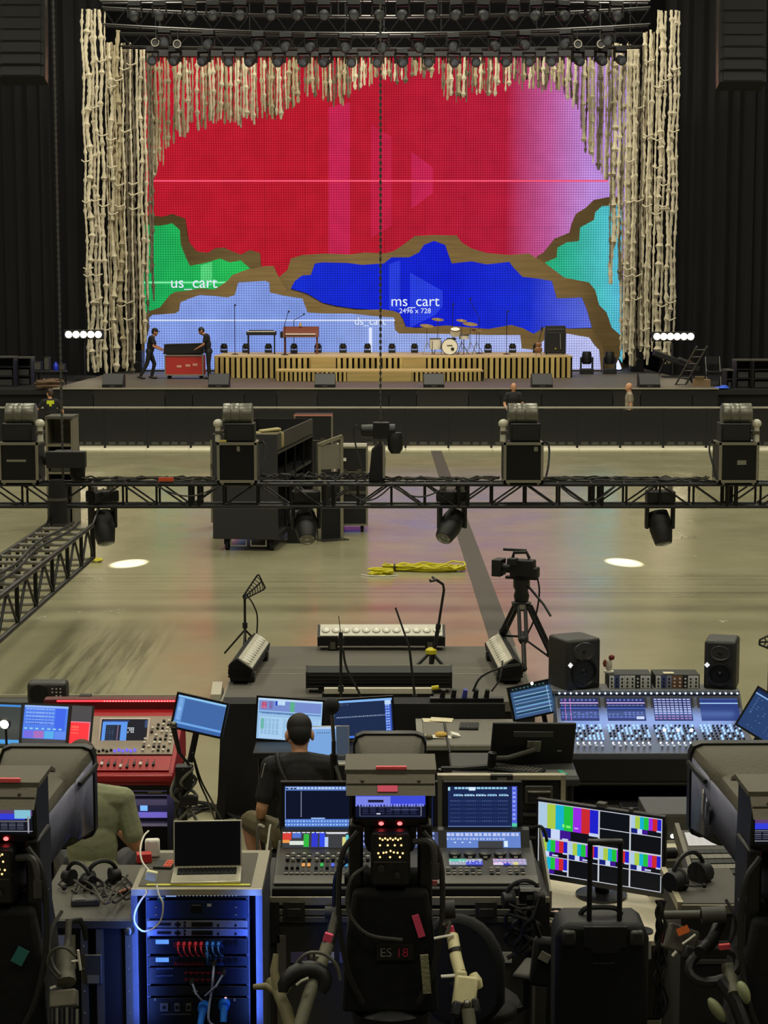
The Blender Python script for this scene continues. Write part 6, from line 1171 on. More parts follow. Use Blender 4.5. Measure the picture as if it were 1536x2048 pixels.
# touch strips above the faders
c = CV(80, 16, (52, 54, 60)); c.r(0, 0, .12, .5, (215, 60, 50)).r(.14, 0, .26, .4, (80, 110, 205)).r(0, .5, .1, .7, (230, 150, 70)).r(.1, .55, .3, .8, (215, 225, 215)).r(.3, .1, .37, .95, (40, 180, 60)).r(.41, 0, .5, .95, (40, 50, 205)).r(.53, 0, .6, .95, (40, 70, 235)).r(.6, .3, .65, .95, (180, 200, 235)).dots(0, 0, .95, .12, 14, 1, (220, 225, 235), .7).r(.62, .02, .9, .14, (205, 205, 215)).r(.85, .3, .9, .9, (215, 210, 130)).r(.9, .2, 1, 1, (90, 200, 210))
A(k, 'strip_housing', MB().prism([(.485, ZL + .115), (.6, ZL + .125), (.6, ZL + .215), (.548, ZL + .21)], xl0 + .02, xl1 - .02, 'x'), BLK2)
def strip(c, u0, u1): a, b = P(u0, 1685, YL + .55), P(u1, 1685, YL + .55); return glass(k, c, b.x - a.x, .095, ((a.x + b.x) / 2, .508, ZL + .163), (-.6, 0, 0))
strip(c, 566, 706); c = CV(80, 16, (98, 130, 205)); c.dots(0, .04, 1, .3, 16, 1, (190, 200, 240), .7, .7).dots(0, .35, .8, .55, 18, 1, (165, 185, 235), .6, .6).r(.42, .55, .76, 1, (56, 58, 64)).dots(.1, .6, .4, .8, 3, 1, (220, 240, 255), .3).r(.78, .55, .82, .95, (215, 235, 250)); strip(c, 893, 1040); strip(CV(40, 12, (60, 70, 110)).dots(0, 0, 1, 1, 10, 3, (140, 160, 220), .6, .5), 724, 876)
# three screens
def lscreen(u0, u1, c):
    a, b = P(u0, 1615, YL + .62), P(u1, 1615, YL + .62); wd = b.x - a.x; zc = (P(600, 1572, YL + .64).z + P(600, 1655, YL + .62).z) / 2; hh = P(600, 1572, YL + .64).z - P(600, 1655, YL + .62).z
    m = Matrix.Translation(((a.x + b.x) / 2, .62, zc)) @ Euler((-.12, 0, 0)).to_matrix().to_4x4()
    A(k, 'screen_case', MB().box(-wd / 2 - .028, wd / 2 + .028, .002, .04, -hh / 2 - .03, hh / 2 + .03, m), BLK2, .006); A(k, 'screen_rim', MB().box(-wd / 2 - .028, wd / 2 + .028, -.004, .003, hh / 2 + .022, hh / 2 + .03, m), GREY); o = glass(k, c, wd, hh, m.translation, (-.12, 0, 0)); A(k, 'screen_foot', B((a.x + b.x) / 2 - .08, (a.x + b.x) / 2 + .08, .605, .66, ZL + .13, zc - hh / 2), BLK2)
c = CV(96, 60, (12, 18, 40)); c.r(0, 0, 1, .1, (90, 125, 195)).dots(.02, .02, .98, .09, 18, 1, (185, 205, 240), .7, .7).dots(.02, .03, .2, .1, 3, 1, (30, 40, 70), .5).r(0, .1, .012, 1, (120, 150, 220)).r(.24, .12, .255, .74, (140, 150, 175)).r(0, .79, 1, 1, (80, 120, 205)).dots(0, .82, 1, .97, 22, 2, (165, 200, 245), .55, .5).r(.4, .75, .6, .79, (150, 180, 230)); lscreen(570, 702, c)
c = CV(96, 60, (24, 38, 80)); c.dots(.09, .02, .86, .1, 14, 1, (150, 200, 225), .8).r(.3, .02, .4, .1, (215, 235, 250)).dots(.08, .18, .9, .28, 5, 1, (110, 160, 195), .75).dots(.08, .2, .9, .27, 20, 1, (200, 220, 235), .4).r(.0, .02, .03, .1, (170, 220, 225)).dots(.03, .34, .88, .92, 26, 6, (60, 80, 130), .55, .22).r(.93, 0, 1, .88, (84, 100, 220)).dots(.94, .03, .99, .86, 1, 8, (150, 165, 240), .7, .4).r(.93, .88, 1, 1, (80, 200, 160)).r(0, .95, .92, .98, (120, 145, 215)); lscreen(896, 1034, c); lscreen(733, 866, CV(60, 40, (20, 30, 66)).dots(0, 0, 1, 1, 12, 8, (60, 80, 140), .5, .4))
# the tray of its flight case
k = T('flight_case', 'grey edged flight case tray that the lighting console sits in', 'flight case', (0, YL, 0)); x0, x1 = xl0 - .045, xl1 + .045
A(k, 'case_body', B(x0, x1, -.06, .7, .12, ZL - .075), M((58, 56, 51), .6)); A(k, 'tray_floor', B(x0, x1, -.06, .7, ZL - .075, ZL - .004), BLK2); A(k, 'front_rail', B(x0, x1, -.075, -.06, ZL - .03, ZL + .018), M((150, 143, 124), .45, .3), .004); A(k, 'lower_rail', B(x0, x1, -.08, -.06, ZL - .085, ZL - .05), M((120, 115, 100), .45, .3), .004); A(k, 'lower_rail', B(x0, x1, -.082, -.06, ZL - .125, ZL - .092), M((104, 100, 88), .45, .3), .004)
for x in (x0 - .012, x1): A(k, 'side_rail', MB().prism([(-.07, ZL - .06), (.7, ZL - .06), (.7, ZL + .2), (.6, ZL + .2), (-.07, ZL + .05)], x, x + .012, 'x'), M((128, 122, 106), .5, .3))
for x in (x0 + .17, x1 - .35): A(k, 'latch', MB().box(x - .06, x + .06, -.09, -.075, ZL - .12, ZL - .005).box(x - .04, x + .04, -.1, -.09, ZL - .09, ZL - .04), M((64, 62, 56), .4, .5), .004)
A(k, 'side_handle', MB().tube([(x0 - .015, .3, ZL + .3), (x0 - .05, .3, ZL + .3), (x0 - .05, .3, ZL + .14), (x0 - .015, .3, ZL + .14)], .012, 6), EDGE)
for x in (x0 + .03, x1 - .06): A(k, 'corner_plate', B(x - .03, x + .06, -.085, -.08, ZL - .24, ZL - .01), M((54, 52, 48), .4, .5))
for i, x in enumerate((x0 + .15, x0 + .3, x0 + .42, xl1 - .25)): A(k, 'label_plate', B(x, x + .09, -.066, -.06, ZL - .36, ZL - .3), (M((120, 110, 160), .5), WHITE)[i % 2])
for x in (x0 + .1, x1 - .1): A(k, 'upright', B(x - .025, x + .025, -.085, -.06, .12, ZL - .2), M((112, 108, 98), .5, .3)); A(k, 'caster', MB().cyl((x - .03, .1, .06), (x + .03, .1, .06), .06).box(x - .04, x + .04, .05, .15, .06, .12), RUB)
# gooseneck microphone clipped to the console
k = T('gooseneck_microphone', 'black foam gooseneck microphone bending over the left faders', 'microphone', P(706, 1716, YL - .12)); A(k, 'windscreen', MB().sph((-.02, 0, -.0), (.042, .03, .03), 12, 8, (0, .6, 0)), RUB); pe = P(668, 1800, YL - .12) - P(706, 1716, YL - .12)
A(k, 'gooseneck', MB().tube([(-.035, 0, -.02), (-.075, -.01, -.06), (-.1, -.01, -.12), pe, pe + Vector((-.005, 0, -.06))], .01, 8), BLK2); A(k, 'clamp', MB().cyl(pe + Vector((-.05, 0, -.07)), pe + Vector((.03, 0, -.07)), .035), DGREY); A(k, 'lower_pole', MB().tube([pe + Vector((0, 0, -.07)), pe + Vector((-.05, 0, -.28))], .018, 8), GREY)
# ================================================================== equipment rack and laptop
YK_, ZK = 8.97, 1.19
xa, xb = P(263, 1790, YK_).x, P(524, 1790, YK_).x; k = T('rack_case', 'tall rack case glowing blue inside, laptop on top', 'equipment rack', (0, YK_, 0)); RKM = M((70, 74, 84), .5, .2)
zt = ZK
A(k, 'top_panel', B(xa, xb, 0, .66, zt - .03, zt), M((150, 142, 124), .6)); A(k, 'top_edge', B(xa, xb, -.015, 0, zt - .03, zt + .004), M((190, 180, 150), .45, .3))
for x in (xa, xb - .03): A(k, 'side_wall', B(x, x + .03, 0, .66, .12, zt - .03), M((60, 62, 70), .6)); A(k, 'front_edge', B(x - .002, x + .032, -.015, 0, .12, zt - .03), M((120, 124, 140), .4, .5))
A(k, 'back_wall', B(xa, xb, .63, .66, .12, zt - .03), BLK2); A(k, 'bottom', B(xa, xb, 0, .66, .08, .12), CASE)
for x in (xa + .07, xb - .085): A(k, 'rack_rail', B(x, x + .018, .02, .04, .12, zt - .03), M((90, 92, 104), .4, .6))
for x in (xa + .1, xb - .1): A(k, 'caster', MB().cyl((x - .03, .1, .04), (x + .03, .1, .04), .04), RUB)
xi0, xi1 = xa + .075, xb - .075
def zz(v): return P(400, v, YK_).z
def unit(v0, v1, mat, name='rack_unit'): return A(k, name, B(xi0, xi1, .012, .3, zz(v1) + .003, zz(v0) - .003), mat, .002)
def on_unit(par, name, u0, u1, v0, v1, mat, d=.006): a, b = P(u0, v1, YK_), P(u1, v0, YK_); return A(par, name, B(a.x, b.x, .012 - d, .012, a.z, b.z), mat)
NV = M((44, 58, 96), .4, .3); PB = M((150, 165, 215), .35, .3)
u = unit(1789, 1799, M((20, 24, 34), .4)); lm = meshof(B(-.0018, .0018, 0, .002, -.0018, .0018), E((170, 205, 255), 2))
for i in range(18): q_ = P(350 + i * 7.2, 1792.5, YK_); inst(u, 'status_light', lm, (q_.x, .008, q_.z))
on_unit(u, 'label', 331, 352, 1791, 1794, E((150, 190, 255), 1))
u = unit(1801, 1840, NV); on_unit(u, 'display', 382, 403, 1810, 1826, BLK2); on_unit(u, 'display_rim', 383, 402, 1810, 1812, LGREY, .008); on_unit(u, 'badge', 414, 422, 1809, 1814, WHITE)
for v in (1814, 1829): on_unit(u, 'screw', 309, 314, v, v + 3, LGREY); on_unit(u, 'screw', 469, 474, v, v + 3, LGREY)
for v0 in (1842, 1859):
    u = unit(v0, v0 + 16, PB if v0 > 1850 else M((150, 152, 160), .35, .3)); on_unit(u, 'display', 314, 341, v0 + 5, v0 + 10, BLK2); on_unit(u, 'display', 383, 425, v0 + 4, v0 + 12, BLK2)
    for du, dv in ((351, 8), (355, 5), (359, 8), (355, 11), (369, 4), (369, 11), (436, 10), (471, 10)): on_unit(u, 'button', du - 2, du + 2, v0 + dv - 2, v0 + dv + 2, BLK2)
for v0, busy in ((1878, 1), (1914, 0)):
    u = unit(v0, v0 + (33 if busy else 21), M((26, 34, 56), .4)); on_unit(u, 'lit_label', 311, 337, v0 + 3, v0 + 11, E((100, 160, 250), 1)); on_unit(u, 'port_plate', 347, 408, v0 + (8 if busy else 11), v0 + 18, M((120, 30, 40), .5)); on_unit(u, 'port_plate', 411, 447, v0 + 4, v0 + 18, M((40, 70, 130), .5))
    for i in range(11):
        a = P(357 + i * 11.5, v0 + 8, YK_); A(u, 'port', MB().cyl((a.x, .0, a.z), (a.x, .012, a.z), .011), M((36, 38, 46), .4, .5))
        if busy and i < 8:
            cc = M((205, 50, 70), .5) if i < 5 else M((60, 130, 230), .5); A(u, 'plug', MB().cyl((a.x, -.035, a.z - .005), (a.x, .0, a.z), .008, .009), cc); A(u, 'lead', MB().tube([(a.x, -.035, a.z - .005), (a.x + .004, -.055, a.z - .02), (a.x + .012, -.05, a.z - .045), (a.x + .022, -.02, a.z - .062)], .004, 5), cc)
u = unit(1936, 1971, M((22, 30, 50), .4))
for v in (1939, 1950, 1963):
    for i in range(6): a = P(376 + i * 11.5, v, YK_); A(u, 'socket', MB().cyl((a.x, .004, a.z), (a.x, .012, a.z), .009), M((30, 32, 40), .4, .5))
for v in (1945, 1959): on_unit(u, 'red_strip', 369, 441 if v < 1950 else 430, v, v + 5, M((150, 36, 48), .5), .004)
for v in (1936, 1950): on_unit(u, 'handle', 312, 346, v + 1, v + 3, M((80, 96, 140), .4, .4), .012)
u = unit(1973, 1995, M((15, 16, 20), .5)); on_unit(u, 'drawer_plate', 351, 428, 1976, 1989, M((46, 48, 54), .4, .4), .01); on_unit(u, 'label', 384, 396, 1981, 1984, LGREY, .012)
u = unit(1997, 2072, M((14, 15, 18), .5), 'power_panel')
for x in (328, 354, 377): on_unit(u, 'outlet', x - 8 + (x > 330) * 3, x + 8 - (x > 330) * 3, 2008, 2023, M((92, 92, 90), .5), .01); on_unit(u, 'outlet_slot', x - 3, x + 3, 2012, 2018, BLK2, .013)
on_unit(u, 'label', 322, 382, 2029, 2031, GREY); bp_ = M((40, 120, 230), .35)
for ux, vx, tl in ((408, 2012, -.25), (449, 2008, .0)):
    a = P(ux, vx, YK_); A(u, 'power_plug', MB().cyl((a.x, .01, a.z), (a.x + .01 * tl, -.04, a.z), .03, .028).cyl((a.x, -.03, a.z), (a.x + .05 * tl, -.07, a.z - .07), .02, .017), bp_); A(u, 'mains_lead', MB().tube([(a.x + .05 * tl, -.07, a.z - .07), (a.x + .1 * tl, -.08, a.z - .15), (a.x + .3 * tl, -.06, a.z - .3)], .013, 6), CABLE)
for x, v, cc in ((451, 1996, (255, 190, 190)), (310, 1998, (190, 190, 190)), (469, 1999, (190, 190, 190))): on_unit(u, 'indicator', x - 2, x + 2, v, v + 4, E(cc, 1.2) if x == 451 else LGREY, .008)
for pts, cc in (([(415, 1898, -.06), (417, 1906, -.06), (416, 1922, -.02)], (90, 150, 240)), ([(429, 1924, -.03), (428, 1950, -.07), (425, 1975, -.05), (421, 2000, -.06), (420, 2030, -.07), (432, 2045, -.05)], (170, 180, 215)), ([(448, 1943, -.03), (434, 1962, -.08), (412, 1985, -.05)], (130, 140, 170)), ([(385, 1960, -.03), (395, 1978, -.07), (407, 1995, -.05)], (130, 140, 170))):
    A(k, 'patch_lead', MB().tube([Vector((P(a, b, YK_).x, d, P(a, b, YK_).z)) for a, b, d in pts], .006, 6), M(cc, .5)); a = P(pts[0][0], pts[0][1], YK_); A(k, 'patch_plug', MB().cyl((a.x, -.04, a.z), (a.x, .01, a.z), .012), STEEL)
for x in (xi0 - .02, xi1 + .02):
    l = bpy.data.lights.new('rack_led', 'AREA'); l.shape = 'RECTANGLE'; l.energy = 1.7; l.color = (.1, .22, 1); l.size = .04; l.size_y = .8; o = bpy.data.objects.new('rack_led', l); COL.objects.link(o); o.parent = k; o.location = (x, -.14, .8); o.rotation_euler = (PI / 2 , 0, (.55 if x < (xa + xb) / 2 else -.55))
for v in range(0, 14): 
    for x in (xa + .079, xb - .076): A(k, 'rail_screw', B(x - .003, x + .003, .014, .02, zz(1795 + v * 19) - .004, zz(1795 + v * 19) + .002), LGREY)
laptop('open silver laptop with a black screen on top of the blue lit rack', Vector((P(411, 1772, 9.02).x, 9.03, ZK + .006)), .055, .362, .25, .245, .2, None, M((205, 198, 176), .35, .5))
lp = Vector((P(411, 1700, 9.3).x, 9.3, ZK))
k = T('loose_papers', 'dark work mat with a yellow green tape line under the laptop', 'mat', (0, 0, ZK)); A(k, 'mat', B(xa + .03, xb - .06, YK_ + .04, YK_ + .6, .0005, .004), M((78, 74, 62), .7, 0, .2, 60)); A(k, 'tape_line', B(xa + .07, xb - .065, YK_ + .045, YK_ + .07, .004, .0055), M((205, 200, 40), .5)); k.name = 'work_mat'
pz = ZK + .0045
one('power_adapter', 'white upright laptop power adapter left of the silver laptop', 'charger', MB().bx((0, 0, .05), (.08, .05, .1)), WHITE, (P(305, 1700, 9.5).x, 9.5, pz), .1, .012)
one('red_box', 'small red and white box beside the white power adapter', 'box', MB().bx((0, 0, .025), (.08, .06, .05)), RED, (P(292, 1712, 9.42).x - .01, 9.41, pz), .2, .004)
k = T('calculator', 'grey handset with an orange lit keypad behind the laptop, left side', 'device', (P(330, 1722, 9.38).x, 9.33, pz), -.1); A(k, 'body', B(-.05, .05, -.05, .07, 0, .014), DGREY, .004); A(k, 'keypad', B(.005, .046, -.045, .065, .014, .016), M((226, 84, 40), .5))
for i in range(3):
    for j in range(2): A(k, 'key', B(.01 + j * .018, .022 + j * .018, -.035 + i * .033, -.015 + i * .033, .016, .019), M((190, 66, 36), .5))
wc = M((228, 222, 205), .5); k = T('charging_cable', 'white cable looping from the power adapter down over the rack front', 'cable', (0, 0, 0))
A(k, 'cable', MB().tube([P(297, 1662, 9.47), P(288, 1672, 9.36), P(281, 1695, 9.2), P(284, 1722, 9.12), P(300, 1743, 9.05), P(307, 1752, 9.0)], .005, 6), wc); A(k, 'plug_head', MB().bx(P(303, 1755, 8.98) + Vector((0, 0, .01)), (.06, .03, .05), (0, .2, 0)), M((226, 220, 170), .5), .006)
A(k, 'lower_loop', MB().tube([P(313, 1768, 8.94), P(318, 1790, 8.9), P(326, 1808, 8.88), P(322, 1840, 8.88), P(305, 1858, 8.88), P(285, 1862, 8.88), P(270, 1846, 8.88), P(270, 1825, 8.88), P(281, 1802, 8.9), P(293, 1786, 8.94), P(290, 1779, 8.96)], .005, 6), wc); A(k, 'blue_connector', MB().bx(P(322, 1800, 8.9), (.03, .02, .025)), bp_)
# ================================================================== desk at the left with headset and pack
k = T('flight_case', 'grey topped flight case desk at the left carrying headset and cables', 'flight case', (0, 8.95, 0)); xa2, xb2 = P(60, 1840, 8.95).x, P(266, 1840, 8.95).x; zd = P(200, 1838, 8.95).z
A(k, 'top_panel', B(xa2, xb2, 0, .9, zd - .02, zd), M((78, 74, 64), .7, 0, .15, 80), .006); A(k, 'top_edge', B(xa2, xb2 , -.02, 0, zd - .045, zd - .002), M((64, 62, 54), .5, .3), .004); A(k, 'case_body', B(xa2 + .02, xb2 - .28, .02, .88, .12, zd - .03), BLK2)
for x in (xb2 - .27, xb2 - .19, xb2 - .04): A(k, 'corner_rail', B(x, x + .035, -.015, .02, .1, zd - .05), M((110, 106, 94), .4, .6))
A(k, 'side_panel', B(xb2 - .24, xb2 - .04, .02, .88, .12, zd - .03), MATT); A(k, 'latch', MB().box(xb2 - .25, xb2 - .16, -.03, -.015, zd - .34, zd - .18), M((84, 82, 76), .35, .6), .006); A(k, 'latch_hasp', B(xb2 - .235, xb2 - .175, -.036, -.03, zd - .33, zd - .29), ALU); A(k, 'white_panel', B(xb2 - .52, xb2 - .3, .005, .02, zd - .27, zd - .09), M((176, 170, 150), .6)); A(k, 'corner_ball', MB().sph((xb2 - .02, 0, zd - .06), .03, 10, 8), STEEL); A(k, 'corner_ball', MB().sph((xb2 - .2, 0, .16), .03, 10, 8), STEEL)
for v in range(7):
    for x in (xb2 - .255, xb2 - .025): A(k, 'rivet', MB().sph((x, -.016, zd - .14 - v * .12), .006, 6, 4), ALU)
g = G(172, 1806, zd); k = T('intercom_pack', 'grey intercom belt pack with a cable on the left flight case', 'intercom', g, .1); A(k, 'body', MB().prism([(-.06, 0), (.06, 0), (.06, .03), (.0, .045), (-.06, .035)], -.075, .075, 'x'), M((62, 60, 54), .4), .008); A(k, 'panel', B(-.05, .0, -.058, -.05, .034, .041), LGREY); A(k, 'knob', MB().cyl((.035, .02, .03), (.035, .02, .055), .014), BLK2)
A(k, 'cable', MB().tube([(.075, .02, .02), (.13, .08, .012), (.22, .14, .012), (.3, .24, .012)], .006, 6), CABLE); A(k, 'orange_plug', MB().cyl((.16, .1, .014), (.22, .16, .014), .011), M((190, 120, 96), .5))
def headset(label, c, rz, s=1.0, band=BLK2):
    k = T('headset', label, 'headset', c, rz); A(k, 'headband', MB().tube([(.085 * s * math.cos(a * PI / 10), .02, .05 + .085 * s * math.sin(a * PI / 10)) for a in range(11)], .012, 6), band)
    for g in (1, -1): A(k, 'ear_cup', MB().cyl((.06 * g * s, .02, .045), (.1 * g * s, .02, .045), .042 * s, .036 * s), BLK); A(k, 'ear_pad', MB().cyl((.045 * g * s, .02, .045), (.06 * g * s, .02, .045), .044 * s), RUB)
    A(k, 'boom', MB().tube([(-.09 * s, .0, .04), (-.06, -.07, .03), (-.0, -.09, .025)], .006, 5), BLK2); A(k, 'microphone', MB().sph((.0, -.09, .025), .014, 8, 6), RUB); return k
headset('black headset lying among cables on the left flight case', G(207, 1772, zd), .5)
headset('second black headset on the left flight case, nearer the left camera', G(152, 1776, zd), -.6, 1)
q = random.Random(21); k = T('cable_tangle', 'tangle of thin black cables over the left flight case', 'cable', (0, 0, 0))
for j in range(6): pts = [G(150 + t * 16 + q.uniform(-10, 10), 1778 + 22 * math.sin(t * .9 + j) + q.uniform(-8, 8), zd + .012 + .012 * j) for t in range(8)]; A(k, 'cable', MB().tube(pts, .006, 5), q.choice((CABLE, M((60, 56, 48), .6))))
# ================================================================== white table with the multiview monitor
k = T('white_table', 'cream topped table under the colour bar monitor', 'table', (0, 0, 0)); WT = M((226, 214, 186), .5); xt0, xt1 = .86, 1.66
A(k, 'tabletop', MB().prism([(.9, 9.75), (1.2, 9.42), (xt1 - .04, 9.42), (xt1, 9.5), (xt1 - .06, 10.85), (xt0, 10.85), (xt0, 10.0)], .72, .75, 'z'), WT, .004)
for x, y in ((1.0, 9.8), (xt1 - .1, 9.6), (xt1 - .15, 10.75), (xt0 + .08, 10.75)): bar(k, 'leg', (x, y, .01), (x, y, .72), .025, M((190, 180, 156), .5))
c = CV(160, 90, (196, 200, 210))
def cell(x0, y0, x1, y1, bars): c.r(x0 + .006, y0 + .01, x1 - .006, y1 - .01, (10, 13, 18)); bars and c.bars(x0 + .006, y0 + .01, x1 - .006, y1 - .01)
cell(0, 0, .5, .5, 1); cell(.5, 0, .75, .25, 0); cell(.75, 0, 1, .25, 1); cell(.5, .25, .75, .5, 0); cell(.75, .25, 1, .5, 0)
for i, b in enumerate((1, 1, 1, 1)): cell(i * .25, .5, i * .25 + .25, .75, b)
for i, b in enumerate((1, 0, 0, 0)): cell(i * .25, .75, i * .25 + .25, 1, b)
c.r(.2, .27, .22, .31, (120, 240, 110)).r(.23, .28, .27, .31, (120, 240, 110)).r(.3, .29, .33, .31, (200, 150, 250)).r(.46, .44, .485, .48, (230, 60, 40))
for (x, y) in ((.2, .47), (.12, .71), (.37, .71), (.87, .71)): c.r(x, y, x + .05, y + .02, (190, 200, 235))
p = (P(1203, 1615, 10.12) + P(1192, 1770, 10.12)) / 2; k = T('colour_bar_monitor', 'large monitor split into colour bar pictures on the cream table', 'monitor', (p.x, 10.12, p.z), -.5); wd, hg = .765, .43
A(k, 'casing', B(-wd / 2 - .016, wd / 2 + .016, .003, .045, -hg / 2 - .03, hg / 2 + .016), BLK2, .006); A(k, 'chin', B(-wd / 2 - .016, wd / 2 + .016, -.004, .004, -hg / 2 - .03, -hg / 2 - .002), M((60, 60, 62), .35, .3)); glass(k, c, wd, hg, (0, 0, 0), (0, 0, 0)); A(k, 'neck', B(-.04, .04, .045, .08, .755 - p.z, .0), BLK2, .006)
A(k, 'foot', MB().lathe([(.15, 0), (.15, .012), (.04, .02)], 28, Matrix.Translation((0, .05, .752 - p.z))), M((40, 40, 42), .25, .3)); 
A(k, 'clip_lamp', MB().box(-.02, .03, .0, .05, hg / 2 + .016, hg / 2 + .04).box(.18, .2, .0, .03, hg / 2 + .016, hg / 2 + .035), GREY)
A(k, 'headphone_hook', MB().tube([(-wd / 2 - .02, -.02, .06), (-wd / 2 + .03, -.03, .075), (-wd / 2 + .06, -.03, .04), (-wd / 2 + .07, -.03, -.01)], .01, 6), BLK2)
one('dark_disc', 'small round dark drinks coaster on the cream table, near edge', 'coaster', MB().lathe([(.06, 0), (.06, .008), (.05, .01)], 20), BLK2, (1.42, 9.56, .752))
k = T('headphone_coil', 'white earphones with a black coiled lead at the left end of the cream table', 'earphones', (.985, 9.78, .752)); A(k, 'lead', MB().tube([(.05 * math.cos(a * .6) * (1 + a * .02), .05 * math.sin(a * .6), .006 + .002 * a) for a in range(22)], .008, 6), BLK2); A(k, 'earbud', MB().sph((-.02, -.02, .03), (.03, .02, .02), 10, 6), M((225, 190, 180), .5)); A(k, 'second_earbud', MB().sph((.02, -.06, .022), (.02, .03, .018), 10, 6), WHITE)
# ================================================================== suitcase
Y = 8.6; a, b = P(1112, 1850, Y), P(1300, 1850, Y); k = T('suitcase', 'black upright suitcase with its handle pulled out, before the cream table', 'suitcase', ((a.x + b.x) / 2, Y, ZP)); w_ = (b.x - a.x) / 2; h = P(1200, 1848, Y).z - ZP; SB = M((12, 12, 12), .6, 0, .15, 90)
A(k, 'shell', MB().prism([(-w_, .08), (-w_ + .03, .05), (w_ - .03, .05), (w_, .08), (w_, h - .08), (w_ - .02, h - .03), (w_ - .06, h), (-w_ + .06, h), (-w_ + .02, h - .03), (-w_, h - .08)], 0, .27), SB, .03)
for s in (-1, 1):
    A(k, 'corner_guard', MB().bx((s * (w_ - .065), .0, h - .07), (.07, .05, .08)), M((52, 50, 46), .4), .015); bar(k, 'handle_post', (s * .075 + .012, .05, h - .14), (s * .075 + .012, .05, P(1200, 1692, Y).z - ZP), .013, BLK2); A(k, 'wheel', MB().cyl((s * (w_ - .06) - .015, .05, .03), (s * (w_ - .06) + .015, .05, .03), .03).cyl((s * (w_ - .06) - .015, .22, .03), (s * (w_ - .06) + .015, .22, .03), .03), RUB)
A(k, 'handle_grip', MB().bx((.012, .05, P(1200, 1690, Y).z - ZP), (.18, .035, .03)), M((46, 45, 42), .4), .01); A(k, 'handle_well', MB().prism([(-.095, h - .01), (.12, h - .01), (.12, h - .12), (.09, h - .12), (.075, h - .15), (-.05, h - .15), (-.065, h - .12), (-.095, h - .12)], -.012, .0), M((30, 30, 30), .4), .004)
A(k, 'top_handle', MB().tube([(-.1, .14, h), (-.06, .14, h + .035), (.07, .14, h + .035), (.11, .14, h)], .014, 6), BLK2); A(k, 'ridge', B(-.05, .06, -.006, 0, h - .205, h - .195), DGREY); A(k, 'zip', MB().tube([(w_ - .002, .12, h - .1), (w_ + .002, .12, .1)], .006, 5), GREY)
# ================================================================== office chair
k = T('office_chair', 'black office chair seen from behind, right of the central camera', 'chair', (.47, 9.22, 0), -.35); 
def slab(pts, t): return MB().prism(pts, -t, t)
bp2 = [(.28 * math.cos(a) * (1 - .12 * (math.sin(a) > 0)), .3 * math.sin(a)) for a in [i * PI / 12 for i in range(24)]]; bp2 = [(max(-.24, min(.24, x)), z + .74) for x, z in bp2]
A(k, 'backrest', slab(bp2, .045), MATT, .03).location = (0, -.22, 0); A(k, 'seat', MB().lathe([(.2, .42), (.26, .45), (.26, .49), (.22, .52)], 20), M((46, 44, 41), .8), .01)
A(k, 'back_bracket', MB().tube([(0, -.14, .46), (0, -.28, .48), (0, -.3, .7)], .03, 8), BLK2); bar(k, 'gas_post', (0, 0, .1), (0, 0, .43), .03, BLK2)
for i in range(5): a = 2 * PI * i / 5; bar(k, 'base_arm', (0, 0, .1), (.3 * math.cos(a), .3 * math.sin(a), .07), .022, BLK2); A(k, 'caster', MB().cyl((.3 * math.cos(a) - .02, .3 * math.sin(a), .03), (.3 * math.cos(a) + .02, .3 * math.sin(a), .03), .03), RUB)
for s in (-1, 1): A(k, 'arm_post', MB().tube([(s * .24, .0, .47), (s * .3, .0, .5), (s * .3, .0, .68)], .024, 8), BLK2); A(k, 'armrest', MB().bx((s * .3, .02, .7), (.1, .26, .035)), M((70, 67, 60), .7), .016)
